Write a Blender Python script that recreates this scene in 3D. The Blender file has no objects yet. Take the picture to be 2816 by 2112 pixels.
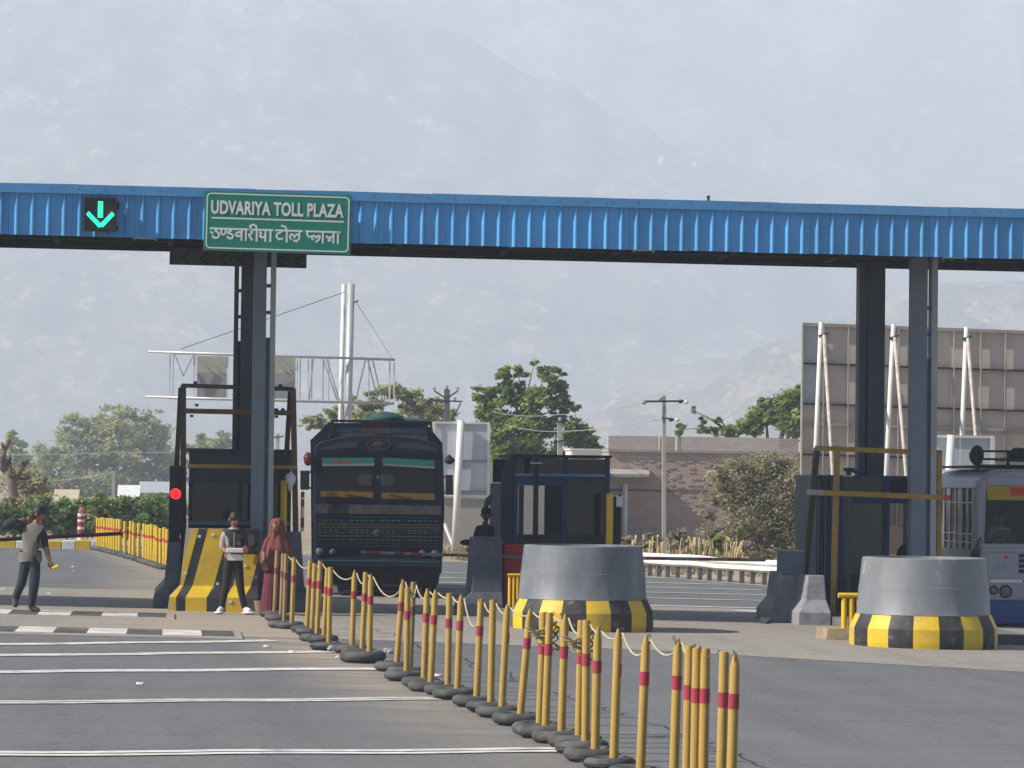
import bpy, bmesh, math, random
from mathutils import Vector, Matrix, noise as mnoise
random.seed(7)
C = bpy.context.scene
COL = C.collection

# ------------------------------------------------------------------ camera, sky, sun, exposure
F, CX, CY, CAMH = 8761.0, 1408.0, 1056.0, 2.2        # telephoto lens of the photograph, in its own pixels
PITCH, ROLL, YAW = math.atan(281 / F), 0.012, math.radians(6)
f0 = Vector((math.sin(YAW) * math.cos(PITCH), math.cos(YAW) * math.cos(PITCH), math.sin(PITCH)))
r0 = Vector((math.cos(YAW), -math.sin(YAW), 0))
u0 = r0.cross(f0)
RT = r0 * math.cos(ROLL) + u0 * math.sin(ROLL)
UP = u0 * math.cos(ROLL) - r0 * math.sin(ROLL)
camd = bpy.data.cameras.new('camera')
cam = bpy.data.objects.new('camera', camd)
COL.objects.link(cam)
camd.sensor_width = 36.0
camd.lens = 36.0 * F / 2816.0
camd.clip_start, camd.clip_end = 0.5, 20000
cam.matrix_world = Matrix(((RT.x, UP.x, -f0.x, 0), (RT.y, UP.y, -f0.y, 0), (RT.z, UP.z, -f0.z, CAMH), (0, 0, 0, 1)))
C.camera = cam

SUN_EL, SUN_IN = math.radians(39), math.radians(11)   # height, and how far the light slants along the road
to_sun = Vector((-math.cos(SUN_IN) * math.cos(SUN_EL), -math.sin(SUN_IN) * math.cos(SUN_EL), math.sin(SUN_EL)))
w = bpy.data.worlds.new('World'); C.world = w; w.use_nodes = True
nt = w.node_tree; nt.nodes.clear()
sky = nt.nodes.new('ShaderNodeTexSky'); sky.sky_type = 'NISHITA'; sky.sun_disc = False
sky.sun_elevation = SUN_EL
sky.sun_rotation = math.atan2(to_sun.x, to_sun.y)
sky.air_density, sky.dust_density, sky.ozone_density = 0.65, 0.5, 1.3
bg = nt.nodes.new('ShaderNodeBackground'); bg.inputs[1].default_value = 0.05
ow = nt.nodes.new('ShaderNodeOutputWorld')
nt.links.new(sky.outputs[0], bg.inputs[0]); nt.links.new(bg.outputs[0], ow.inputs[0])
sl = bpy.data.lights.new('sun', 'SUN'); sl.energy = 5.0; sl.angle = math.radians(0.53); sl.color = (1.0, 0.93, 0.82)
so = bpy.data.objects.new('sun', sl); COL.objects.link(so)
so.rotation_euler = to_sun.to_track_quat('Z', 'Y').to_euler()
C.view_settings.view_transform = 'Standard'; C.view_settings.look = 'None'
C.view_settings.gamma = 1.0; C.view_settings.exposure = 1.12
C.view_settings.use_curve_mapping = False
C.render.engine = 'CYCLES'
C.cycles.use_denoising = True
C.cycles.max_bounces = 6; C.cycles.diffuse_bounces = 3; C.cycles.glossy_bounces = 3
C.cycles.transmission_bounces = 4; C.cycles.transparent_max_bounces = 8; C.cycles.volume_bounces = 1
C.cycles.caustics_reflective = False; C.cycles.caustics_refractive = False

# ------------------------------------------------------------------ measuring helpers (world: x along the toll line, y along the road)
SLOPE, XC = 0.015, 5.4
def gz(x):                                            # cross-fall of the plaza
    return -SLOPE * max(-30.0, min(30.0, x - XC))
def ray(px, py):
    return f0 + RT * ((px - CX) / F) - UP * ((py - CY) / F)
def P(px, py, y):                                     # point of a facade standing at distance y
    d = ray(px, py); t = y / d.y
    return Vector((d.x * t, y, CAMH + d.z * t))
def G(px, py):                                        # point on the paved ground
    d = ray(px, py); t = (SLOPE * XC - CAMH) / (d.z + SLOPE * d.x)
    return Vector((d.x * t, d.y * t, CAMH + d.z * t))
def X(px, y, py=1400): return P(px, py, y).x
def Z(py, y, px=1408): return P(px, py, y).z

# ------------------------------------------------------------------ mesh builder
class M:
    def __init__(s, o=(0, 0, 0)):
        s.v, s.f, s.m, s.o = [], [], [], Vector(o)
    def add(s, vs, fs, mi=0):
        n = len(s.v); s.v += [tuple(Vector(p) - s.o) for p in vs]
        s.f += [tuple(n + i for i in f) for f in fs]; s.m += [mi] * len(fs); return s
    def quad(s, a, b, c, d, mi=0): return s.add([a, b, c, d], [(0, 1, 2, 3)], mi)
    def box(s, x0, x1, y0, y1, z0, z1, mi=0):
        return s.add([(x0, y0, z0), (x1, y0, z0), (x1, y1, z0), (x0, y1, z0), (x0, y0, z1), (x1, y0, z1), (x1, y1, z1), (x0, y1, z1)],
                     [(0, 3, 2, 1), (4, 5, 6, 7), (0, 1, 5, 4), (1, 2, 6, 5), (2, 3, 7, 6), (3, 0, 4, 7)], mi)
    def loft(s, rings, mi=0, cap=True, closed=False):
        n = len(rings[0]); vs = [p for r in rings for p in r]; fs = []
        for k in range(len(rings) - 1 + (1 if closed else 0)):
            a, b = k * n, ((k + 1) % len(rings)) * n
            for i in range(n): j = (i + 1) % n; fs.append((a + i, a + j, b + j, b + i))
        if cap and not closed:
            fs.append(tuple(range(n))[::-1]); fs.append(tuple((len(rings) - 1) * n + i for i in range(n)))
        return s.add(vs, fs, mi)
    def tube(s, p0, p1, ra, rb=None, n=8, mi=0): return s.path([p0, p1], [ra, ra if rb is None else rb], n, mi)
    def path(s, pts, r, n=8, mi=0):
        pts = [Vector(p) for p in pts]; rr = r if isinstance(r, (list, tuple)) else [r] * len(pts); rings = []
        for k, p in enumerate(pts):
            d = (pts[min(k + 1, len(pts) - 1)] - pts[max(k - 1, 0)]).normalized()
            a = d.cross(Vector((0, 0, 1)))
            if a.length < 1e-3: a = d.cross(Vector((0, 1, 0)))
            a.normalize(); b = d.cross(a)
            rings.append([p + (a * math.cos(2 * math.pi * i / n) + b * math.sin(2 * math.pi * i / n)) * rr[k] for i in range(n)])
        return s.loft(rings, mi)
    def bar(s, p0, p1, wx, wz, mi=0):                 # square bar between two points
        p0, p1 = Vector(p0), Vector(p1); d = (p1 - p0).normalized()
        a = d.cross(Vector((0, 1, 0)))
        if a.length < 1e-3: a = Vector((1, 0, 0))
        a.normalize(); b = d.cross(a)
        rings = [[p + a * sx * wx / 2 + b * sy * wz / 2 for sx, sy in ((-1, -1), (1, -1), (1, 1), (-1, 1))] for p in (p0, p1)]
        return s.loft(rings, mi)
    def lathe(s, prof, n=24, c=(0, 0, 0), mi=0, cap=True):
        c = Vector(c)
        rings = [[c + Vector((r * math.cos(2 * math.pi * i / n), r * math.sin(2 * math.pi * i / n), z)) for i in range(n)] for r, z in prof]
        return s.loft(rings, mi, cap)
    def ell(s, c, r, n=10, m=7, mi=0, jit=0):
        c = Vector(c); rings = []
        for k in range(m + 1):
            t = math.pi * (k + 0.02) / (m + 0.04) - math.pi / 2
            rings.append([c + Vector((r[0] * math.cos(t) * math.cos(2 * math.pi * i / n), r[1] * math.cos(t) * math.sin(2 * math.pi * i / n), r[2] * math.sin(t))) * (1 + random.uniform(-jit, jit)) for i in range(n)])
        return s.loft(rings, mi)
    def prism(s, pts, y0, y1, mi=0):                  # outline in (x, z) pushed along y
        return s.loft([[(x, y0, z) for x, z in pts], [(x, y1, z) for x, z in pts]], mi)
    def torus(s, c, R, r, n=20, m=8, mi=0, sq=1.0):
        c = Vector(c); rings = []
        for i in range(n):
            a = 2 * math.pi * i / n
            rings.append([c + Vector(((R + r * math.cos(2 * math.pi * k / m)) * math.cos(a), (R + r * math.cos(2 * math.pi * k / m)) * math.sin(a), sq * r * math.sin(2 * math.pi * k / m))) for k in range(m)])
        return s.loft(rings, mi, closed=True)

def obj(name, mb, mats, parent=None, smooth=False, bevel=0, label=None):
    me = bpy.data.meshes.new(name); me.from_pydata(mb.v, [], mb.f)
    for m in (mats if isinstance(mats, (list, tuple)) else [mats]): me.materials.append(m)
    me.polygons.foreach_set('material_index', mb.m)
    bm = bmesh.new(); bm.from_mesh(me); bmesh.ops.recalc_face_normals(bm, faces=bm.faces); bm.to_mesh(me); bm.free()
    if smooth: me.shade_smooth()
    if smooth == 'auto': me.set_sharp_from_angle(angle=math.radians(35))
    me.update()
    o = bpy.data.objects.new(name, me); COL.objects.link(o)
    if parent: o.parent = parent
    if bevel:
        b = o.modifiers.new('bevel', 'BEVEL'); b.width = bevel; b.segments = 2; b.limit_method = 'ANGLE'
    if label: o['label'] = label
    return o
def tag(o, label=None, cat=None, group=None, kind=None):
    if label: o['label'] = label
    if cat: o['category'] = cat
    if group: o['group'] = group
    if kind: o['kind'] = kind
    return o
def thing(name, label, cat, loc=(0, 0, 0), group=None):
    o = bpy.data.objects.new(name, None); COL.objects.link(o); o.location = loc; o.empty_display_size = 0.2
    return tag(o, label, cat, group)
def struct(name, mb, mats, smooth=False): return tag(obj(name, mb, mats, None, smooth), kind='structure')
def dup(root, loc, label=None, group=None, rot=None):
    r = root.copy(); COL.objects.link(r); r.location = loc
    if rot: r.rotation_euler = rot
    if label: r['label'] = label
    if group: r['group'] = group
    for ch in list(root.children):
        c = ch.copy(); COL.objects.link(c); c.parent = r
        for g in list(ch.children):
            d = g.copy(); COL.objects.link(d); d.parent = c
    return r
ORD = ['first', 'second', 'third', 'fourth', 'fifth', 'sixth', 'seventh', 'eighth', 'ninth', 'tenth', 'eleventh', 'twelfth', 'thirteenth',
       'fourteenth', 'fifteenth', 'sixteenth', 'seventeenth', 'eighteenth', 'nineteenth', 'twentieth']

# ------------------------------------------------------------------ materials
def nodes(name):
    m = bpy.data.materials.new(name); m.use_nodes = True
    t = m.node_tree; return m, t, t.nodes['Principled BSDF']
def N(t, kind, **kw):
    n = t.nodes.new(kind)
    for k, v in kw.items():
        if k.startswith('i_'): n.inputs[int(k[2:])].default_value = v
        else: setattr(n, k, v)
    return n
def mixc(t, fac, a, b):
    n = t.nodes.new('ShaderNodeMix'); n.data_type = 'RGBA'
    for sock, val in ((n.inputs[0], fac), (n.inputs[6], a), (n.inputs[7], b)):
        if hasattr(val, 'links'): t.links.new(val, sock)
        elif isinstance(val, (int, float)): sock.default_value = val
        else: sock.default_value = (*val, 1)
    return n.outputs[2]
def mth(t, op, a, b=None, clamp=False):
    n = t.nodes.new('ShaderNodeMath'); n.operation = op; n.use_clamp = clamp
    for k, val in enumerate((a, b)):
        if val is None: continue
        if hasattr(val, 'links'): t.links.new(val, n.inputs[k])
        else: n.inputs[k].default_value = val
    return n.outputs[0]
def ramp(t, src, a, b):
    n = t.nodes.new('ShaderNodeMapRange'); n.clamp = True
    t.links.new(src, n.inputs[0]); n.inputs[1].default_value = a; n.inputs[2].default_value = b
    return n.outputs[0]
def coords(t, scale=(1, 1, 1)):
    tc = t.nodes.new('ShaderNodeTexCoord'); mp = t.nodes.new('ShaderNodeMapping')
    mp.inputs[3].default_value = scale; t.links.new(tc.outputs['Object'], mp.inputs[0]); return mp.outputs[0]
def nz(t, vec, scale, detail=4, rough=0.55):
    n = t.nodes.new('ShaderNodeTexNoise'); n.inputs['Scale'].default_value = scale; n.inputs['Detail'].default_value = detail
    n.inputs['Roughness'].default_value = rough; t.links.new(vec, n.inputs['Vector']); return n.outputs[0]
def bump(t, b, h, strength, dist=0.02):
    n = t.nodes.new('ShaderNodeBump'); n.inputs['Strength'].default_value = strength; n.inputs['Distance'].default_value = dist
    t.links.new(h, n.inputs['Height']); t.links.new(n.outputs[0], b.inputs['Normal'])
def pm(name, c, r=0.6, var=0.15, sc=3.0, bp=0.0, bsc=30.0, metal=0.0, dirt=0.0, dc=(0.22, 0.18, 0.14), dsc=2.0, spec=0.4, stretch=(1, 1, 1), chips=0.0, cc=(0.30, 0.295, 0.28), csc=7.0):
    m, t, b = nodes(name); v = coords(t, stretch)
    n1 = nz(t, v, sc)
    col = mixc(t, ramp(t, n1, 0.3, 0.7), [x * (1 - var) for x in c], [min(1, x * (1 + var)) for x in c])
    if dirt: col = mixc(t, mth(t, 'MULTIPLY', ramp(t, nz(t, v, dsc, 6, 0.65), 0.45, 0.75), dirt), col, dc)
    if chips: col = mixc(t, mth(t, 'MULTIPLY', ramp(t, nz(t, v, csc, 8, 0.72), 0.60, 0.64), chips), col, cc)
    t.links.new(col, b.inputs['Base Color'])
    b.inputs['Roughness'].default_value = r; b.inputs['Metallic'].default_value = metal; b.inputs['Specular IOR Level'].default_value = spec
    if bp: bump(t, b, nz(t, v, bsc, 5), bp)
    return m
def emis(name, c, s):
    m, t, b = nodes(name); b.inputs['Base Color'].default_value = (*c, 1)
    b.inputs['Emission Color'].default_value = (*c, 1); b.inputs['Emission Strength'].default_value = s
    return m
def glass(name, c, alpha, rough=0.08):
    m, t, b = nodes(name); b.inputs['Base Color'].default_value = (*c, 1); b.inputs['Roughness'].default_value = rough
    b.inputs['Alpha'].default_value = alpha; b.inputs['Specular IOR Level'].default_value = 0.5
    return m
BLUE = pm('fascia_blue', (0.10, 0.36, 0.70), 0.40, 0.10, 1.2, 0.25, 2.2, chips=0.35, cc=(0.16, 0.24, 0.34), csc=4.5, dirt=0.35, dc=(0.13, 0.29, 0.48), dsc=1.0)
_t = BLUE.node_tree; _b = _t.nodes['Principled BSDF']; _src = _b.inputs['Base Color'].links[0].from_socket      # every sheet its own fading
_oi = _t.nodes.new('ShaderNodeObjectInfo'); _hs = _t.nodes.new('ShaderNodeHueSaturation'); _t.links.new(_src, _hs.inputs['Color'])
_t.links.new(mth(_t, 'ADD', mth(_t, 'MULTIPLY', _oi.outputs['Random'], 0.22), 0.87), _hs.inputs['Value']); _t.links.new(_hs.outputs[0], _b.inputs['Base Color'])
TRIM = pm('trim_blue', (0.08, 0.27, 0.54), 0.45, 0.10, 1.5, dirt=0.25, dc=(0.13, 0.24, 0.36), dsc=0.8)
SOFFIT = pm('soffit_dark', (0.026, 0.026, 0.028), 0.8, 0.3, 1.5)
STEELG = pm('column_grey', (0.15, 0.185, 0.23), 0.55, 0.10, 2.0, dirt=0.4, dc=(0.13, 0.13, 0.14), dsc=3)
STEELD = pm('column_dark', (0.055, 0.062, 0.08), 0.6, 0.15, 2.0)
PIPEG = pm('pipe_grey', (0.32, 0.33, 0.35), 0.5, 0.1, 2.0)
CONC = pm('concrete', (0.34, 0.325, 0.30), 0.9, 0.15, 1.5, 0.3, 25, dirt=0.5, dc=(0.22, 0.2, 0.18))
CONCD = pm('concrete_dark', (0.13, 0.13, 0.14), 0.9, 0.2, 1.5, 0.3, 25, dirt=0.5, dc=(0.20, 0.17, 0.14))
GREYPAINT = pm('bullnose_grey', (0.145, 0.158, 0.178), 0.5, 0.12, 2.2, 0.12, 12, dirt=0.5, dc=(0.25, 0.265, 0.28), dsc=2.2, stretch=(1, 1, 0.6), chips=0.55, cc=(0.34, 0.35, 0.36), csc=3.2)
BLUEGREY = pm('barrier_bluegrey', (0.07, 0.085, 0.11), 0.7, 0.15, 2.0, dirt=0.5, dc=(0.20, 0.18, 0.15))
YELP = pm('paint_yellow', (0.68, 0.455, 0.025), 0.55, 0.10, 2.0, 0.1, 20, dirt=0.6, dc=(0.36, 0.25, 0.07), dsc=2.5, chips=0.75, csc=5)
BLKP = pm('paint_black', (0.022, 0.023, 0.027), 0.65, 0.2, 2.0, 0.1, 20, dirt=0.6, dc=(0.13, 0.12, 0.11), dsc=2.5, chips=0.7, cc=(0.22, 0.215, 0.2), csc=5)
YELSHADE = pm('steel_yellow_shaded', (0.36, 0.21, 0.025), 0.55, 0.2, 3.0, dirt=0.6, dc=(0.13, 0.085, 0.035), dsc=4)  # yellow darkened so its colour carries the shade under the canopy
YELBRIGHT = pm('steel_bright_yellow', (0.75, 0.48, 0.02), 0.5, 0.1, 3.0, dirt=0.3, dc=(0.5, 0.33, 0.08))
BROWNSHADE = pm('steel_brown_shade', (0.065, 0.046, 0.026), 0.6, 0.25, 3.0)  # dark brown; on the left frame it stands for yellow steel in shade
BLACK = pm('black_matt', (0.018, 0.018, 0.02), 0.7, 0.2, 4)
WHITEP = pm('paint_white', (0.72, 0.72, 0.71), 0.6, 0.08, 3.0, dirt=0.35, dc=(0.45, 0.42, 0.38))
REDP = pm('paint_red', (0.48, 0.035, 0.03), 0.55, 0.1, 4.0, dirt=0.25, dc=(0.2, 0.05, 0.04))
MAROON = pm('band_maroon', (0.33, 0.035, 0.06), 0.6, 0.15, 8.0)
POLEY = pm('pole_ochre', (0.41, 0.265, 0.062), 0.7, 0.16, 5.0, 0.15, 30, dirt=0.55, dc=(0.33, 0.21, 0.08), dsc=6, stretch=(1, 1, 0.25), chips=0.6, cc=(0.26, 0.19, 0.10), csc=16)
POLEB = pm('pole_brown', (0.30, 0.21, 0.10), 0.8, 0.2, 5.0, 0.2, 30, dirt=0.6, dc=(0.2, 0.14, 0.09), dsc=6, stretch=(1, 1, 0.25))
RUBBER = pm('rubber', (0.055, 0.057, 0.06), 0.85, 0.3, 8.0, 0.3, 40, dirt=0.85, dc=(0.125, 0.12, 0.11), dsc=5)
ROPE = pm('rope', (0.40, 0.36, 0.25), 0.9, 0.2, 20)
ROPED = pm('rope_dull', (0.24, 0.20, 0.10), 0.9, 0.3, 20)
SIGNG = pm('sign_green', (0.012, 0.20, 0.145), 0.45, 0.06, 2.0)
SIGNW = pm('sign_white', (0.70, 0.72, 0.68), 0.5, 0.05, 3.0)
GALV = pm('galvanised', (0.50, 0.52, 0.53), 0.45, 0.12, 2.0, metal=0.3, dirt=0.3, dc=(0.3, 0.22, 0.15))
GALVW = pm('white_steel', (0.72, 0.72, 0.70), 0.5, 0.08, 2.0, dirt=0.35, dc=(0.5, 0.42, 0.34), dsc=3)
# ------------------------------------------------------------------ ground, road, paint
def ground_mat(name, base, var, fine, dusty, tan=(0.36, 0.29, 0.215), rough=0.9, edge=False):
    m, t, b = nodes(name); v = coords(t)
    v2 = coords(t, (0.35, 2.2, 1)); v3 = coords(t, (1.6, 0.12, 1))
    big = nz(t, v2, 0.35, 5, 0.6); lane = nz(t, v3, 0.9, 4, 0.6); sm = nz(t, v, fine, 3, 0.7)
    col = mixc(t, ramp(t, big, 0.3, 0.7), [x * (1 - var) for x in base], [x * (1 + var) for x in base])
    patch = nz(t, v2, 2.3, 6, 0.75); col = mixc(t, mth(t, 'MULTIPLY', ramp(t, patch, 0.45, 0.8), 0.7), col, [x * 0.62 for x in base]); col = mixc(t, mth(t, 'MULTIPLY', ramp(t, patch, 0.42, 0.2), 0.5), col, [x * 1.5 for x in base])
    vo = t.nodes.new('ShaderNodeTexVoronoi'); vo.feature = 'DISTANCE_TO_EDGE'; vo.inputs['Scale'].default_value = 0.22; wv = t.nodes.new('ShaderNodeVectorMath'); wv.operation = 'ADD'; nv = t.nodes.new('ShaderNodeTexNoise'); nv.inputs['Scale'].default_value = 0.8; t.links.new(v, nv.inputs['Vector']); t.links.new(v, wv.inputs[0]); t.links.new(nv.outputs[1], wv.inputs[1]); t.links.new(wv.outputs[0], vo.inputs['Vector'])
    col = mixc(t, mth(t, 'MULTIPLY', ramp(t, vo.outputs[0], 0.010, 0.003), 0.28), col, [x * 0.4 for x in base])
    col = mixc(t, mth(t, 'MULTIPLY', ramp(t, lane, 0.48, 0.68), 0.5), col, [x * 0.55 for x in base])
    col = mixc(t, mth(t, 'MULTIPLY', ramp(t, sm, 0.38, 0.66), 0.6), col, [x * 1.45 for x in base])
    sp2 = nz(t, v, 45, 2, 0.6); col = mixc(t, mth(t, 'MULTIPLY', ramp(t, sp2, 0.52, 0.66), 0.5), col, [x * 0.55 for x in base])
    tc = t.nodes.new('ShaderNodeTexCoord'); sp = t.nodes.new('ShaderNodeSeparateXYZ'); t.links.new(tc.outputs['Object'], sp.inputs[0])
    line = mth(t, 'MULTIPLY_ADD', sp.outputs[1], -0.0665); line.node.inputs[2].default_value = 4.75
    off = mth(t, 'SUBTRACT', line, sp.outputs[0])                     # metres to the left of the bollard row
    near = mth(t, 'SUBTRACT', 1.0, mth(t, 'MULTIPLY', mth(t, 'ABSOLUTE', mth(t, 'SUBTRACT', off, 0.25)), 1.0), True)
    near = mth(t, 'MULTIPLY', near, ramp(t, sp.outputs[1], 20, 38))
    spill = mth(t, 'MULTIPLY', ramp(t, sp.outputs[1], 42, 48), ramp(t, mth(t, 'ABSOLUTE', mth(t, 'SUBTRACT', sp.outputs[0], 0.6)), 2.6, 0.6))
    dust = mth(t, 'MAXIMUM', near, spill)
    n2 = nz(t, v2, 1.1, 6, 0.65)
    dust = mth(t, 'ADD', mth(t, 'MULTIPLY', dust, ramp(t, n2, 0.25, 0.62)), mth(t, 'MULTIPLY', ramp(t, nz(t, v2, 0.6, 6, 0.7), 0.52, 0.75), dusty), True)
    col = mixc(t, mth(t, 'MULTIPLY', dust, 0.9), col, tan)
    t.links.new(col, b.inputs['Base Color']); b.inputs['Roughness'].default_value = rough
    b.inputs['Specular IOR Level'].default_value = 0.25
    bump(t, b, sm, 0.25, 0.01)
    return m
DUST = pm('dry_earth', (0.33, 0.265, 0.19), 0.95, 0.25, 0.25, 0.1, 3.0, dirt=0.6, dc=(0.16, 0.155, 0.08), dsc=0.12)
ASPH = ground_mat('asphalt', (0.124, 0.128, 0.134), 0.16, 14, 0.10)
APRON = ground_mat('concrete_apron', (0.255, 0.235, 0.21), 0.14, 9, 0.35, tan=(0.36, 0.29, 0.22))
LINEP = pm('road_paint_white', (0.60, 0.59, 0.56), 0.8, 0.15, 2.5, dirt=0.85, dc=(0.2, 0.19, 0.18), dsc=4)
LINEW = pm('road_paint_worn', (0.42, 0.41, 0.39), 0.8, 0.15, 1.5, dirt=0.8, dc=(0.2, 0.19, 0.18), dsc=2)
LINEB = pm('road_paint_black', (0.06, 0.06, 0.06), 0.8, 0.25, 2.0, dirt=0.7, dc=(0.2, 0.175, 0.145), dsc=2)
xs = [-2600, -600, -200, -80, -24.6, -12, 0, 5.4, 12, 24, 35.4, 80, 200, 600, 2600]
ys = [-60, 0, 50, 100, 200, 500, 1200, 5250]
g = M()
g.add([(x, y, gz(x)) for y in ys for x in xs], [(j * len(xs) + i, j * len(xs) + i + 1, (j + 1) * len(xs) + i + 1, (j + 1) * len(xs) + i) for j in range(len(ys) - 1) for i in range(len(xs) - 1)])
struct('ground', g, DUST)
def sheet(pts, lift): return M().add([(x, y, gz(x) + lift) for x, y in pts], [tuple(range(len(pts)))])
struct('road', sheet([(-24, 3), (34, 3), (34, 40), (22, 56), (14.1, 76), (12.0, 82.6), (8.6, 93), (3.0, 98), (-4.2, 97.6), (-24, 90)], 0.004), ASPH)
struct('concrete_apron', sheet([(-14, 63.2), (-14, 45.0), (2.6, 44.2), (6.5, 43.0), (10.6, 39.6), (20, 36), (20, 60), (9.7, 59.9), (3.0, 62)], 0.008), APRON)
def stripe(a, b, wd, dbl, lift, mat):
    a, b = G(*a), G(*b); d = (b - a); d.z = 0; d.normalize(); n = Vector((-d.y, d.x, 0)); m = M()
    k = 14; offs = [(-wd / 2, wd / 2)] if not dbl else [(-wd / 2, -wd * 0.10), (wd * 0.05, wd / 2)]
    ph = random.uniform(0, 6)
    for o0, o1 in offs:
        row = []
        for i in range(k + 1):
            q = a.lerp(b, i / k); wob = 0.05 * math.sin(i * 0.9 + ph) + random.uniform(-0.015, 0.015)
            row.append([q + n * (o0 + wob), q + n * (o1 + wob)])
        for i in range(k):
            p = [row[i][0], row[i + 1][0], row[i + 1][1], row[i][1]]
            m.add([(v.x, v.y, gz(v.x) + lift) for v in p], [(0, 1, 2, 3)])
    struct('road_marking', m, mat)
for a, b, wd, dbl in (((-120, 2077), (1556, 2066), 0.40, 1), ((-90, 1934.6), (1200, 1924), 0.38, 1), ((-80, 1850.6), (1040, 1841), 0.42, 0),
                      ((-70, 1805.4), (905, 1794), 0.42, 0), ((-70, 1775), (760, 1764), 0.40, 0)):
    stripe(a, b, wd, dbl, 0.013, LINEP)
for py, x0, x1, wd in ((1577, 3.2, 13.0, 0.5), (1591, 3.2, 13.2, 0.5), (1604, 3.2, 13.4, 0.45), (1618, 3.2, 13.4, 0.45), (1634, 3.4, 13.4, 0.4)):
    y = G(1250, py).y
    struct('road_marking', sheet([(x0, y), (x1, y), (x1, y + wd), (x0, y + wd)], 0.013), LINEW)
struct('road_marking', sheet([(8.2, 60.2), (12.2, 60.0), (12.2, 60.35), (8.2, 60.6)], 0.014), LINEP)
struct('road_marking', sheet([(10.2, 58.9), (12.2, 55.2), (12.8, 55.2), (10.9, 58.9)], 0.014), LINEP)
# black and white painted humps across the near lane
def hump(y0, y1, px0, px1, cuts):
    xa, xb = G(px0, cuts[0]).x, G(px1, cuts[0]).x
    base = M(); ring = []
    for x in (xa, xb): ring.append([(x, y0 - 0.25, gz(x) + 0.009), (x, y0, gz(x) + 0.03), (x, y1, gz(x) + 0.03), (x, y1 + 0.25, gz(x) + 0.009)])
    base.loft(ring)
    h = struct('speed_hump', base, APRON)
    for p0, p1, c in cuts[1]:
        a, b = G(p0, cuts[0]).x, G(p1, cuts[0]).x; m = M()
        zt = lambda x: gz(x) + 0.034
        m.loft([[(x, y0 + 0.02, zt(x) - 0.03), (x, y1 - 0.02, zt(x) - 0.03), (x, y1 - 0.02, zt(x)), (x, y0 + 0.02, zt(x))] for x in (a, b)])
        obj('white_block' if c else 'black_block', m, LINEP if c else LINEB, h)
yA0, yA1 = G(300, 1749).y, G(300, 1734).y
hump(yA0, yA1, -260, 660, (1742, [(-60, 36, 0), (-160, -60, 1), (41, 148, 1), (148, 241, 0), (241, 349, 1), (349, 447, 0), (447, 553, 1), (553, 640, 0)]))
yB0, yB1 = G(250, 1699).y, G(250, 1687).y
hump(yB0, yB1, -260, 480, (1693, [(-80, 22, 1), (22, 102, 0), (104, 195, 1), (197, 282, 0), (282, 379, 1), (379, 456, 0)]))

# ------------------------------------------------------------------ hills
def hill_mat(name, rock, scrub, light, sc):
    m, t, b = nodes(name); v = coords(t)
    a = nz(t, v, sc, 8, 0.65); c = nz(t, v, sc * 5, 7, 0.72); d = nz(t, v, sc * 14, 5, 0.65)
    col = mixc(t, ramp(t, a, 0.38, 0.62), rock, scrub)
    col = mixc(t, ramp(t, c, 0.54, 0.66), col, light)
    col = mixc(t, ramp(t, d, 0.50, 0.62), col, scrub)
    t.links.new(col, b.inputs['Base Color']); b.inputs['Roughness'].default_value = 0.95; b.inputs['Specular IOR Level'].default_value = 0.1
    return m
HILL = hill_mat('hill_rock', (0.34, 0.25, 0.19), (0.07, 0.076, 0.05), (0.60, 0.47, 0.37), 0.008)
HILLN = hill_mat('near_hill_rock', (0.31, 0.235, 0.185), (0.10, 0.105, 0.075), (0.52, 0.41, 0.325), 0.012)
def interp(tab, x):
    if x <= tab[0][0]: return tab[0][1]
    for (a, ya), (b, yb) in zip(tab, tab[1:]):
        if x <= b: u = (x - a) / (b - a); u = u * u * (3 - 2 * u); return ya + (yb - ya) * u
    return tab[-1][1]
def hill(name, ridge, yr, yf, amp, fs, px0, px1, mat, ni=190, nj=90, gam=1.0):
    m = M(); vs = []
    for j in range(nj + 12):
        tt = j / (nj - 1)
        for i in range(ni):
            px = px0 + (px1 - px0) * i / (ni - 1)
            rz = P(px, interp(ridge, px), yr).z
            y = yf + (yr - yf) * min(tt, 1) + max(0, tt - 1) * (yr - yf) * 0.9
            x = P(px, 1300, y).x
            k = min(tt, 1) ** gam * (1 if tt <= 1 else max(0, 1 - (tt - 1) * 4))
            q = Vector((x * fs, y * fs, 3.3 * yr * 0.001))
            e = min(1, tt * 5) * (1 if tt < 0.9 else max(0.2, 1 - (tt - 0.9) * 8))
            n1 = mnoise.fractal(q, 0.9, 2.1, 6) + 0.6 * (0.5 - abs(mnoise.noise(q * 0.6))) 
            z = (rz - gz(x)) * k + gz(x) + amp * n1 * e * (0.35 + 0.65 * k) - 0.3 * (1 - min(1, tt * 12))
            vs.append((x, y, max(z, gz(x) - 1)))
    m.add(vs, [(j * ni + i, j * ni + i + 1, (j + 1) * ni + i + 1, (j + 1) * ni + i) for j in range(nj + 11) for i in range(ni - 1)])
    return struct(name, m, mat, True)
hill('far_mountain', [(-900, -120), (400, -190), (1400, -130), (2200, -150), (3700, -100)], 4400, 3450, 60, 0.0042, -900, 3700, HILL)
hill('hill', [(-900, -150), (300, -120), (800, -60), (1150, 60), (1500, 225), (1720, 340), (1880, 425), (2060, 520), (2300, 690), (2600, 900), (3000, 1130), (3700, 1250)], 3750, 2750, 40, 0.006, -900, 3700, HILL, gam=1.05)
hill('foothill', [(-900, 1240), (300, 1230), (900, 1225), (1350, 1235), (1560, 1180), (1720, 1098), (1900, 1040), (2150, 945), (2330, 875), (2550, 800), (2816, 770), (3700, 640)], 2300, 1700, 24, 0.011, -900, 3700, HILLN, gam=1.1)
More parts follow.
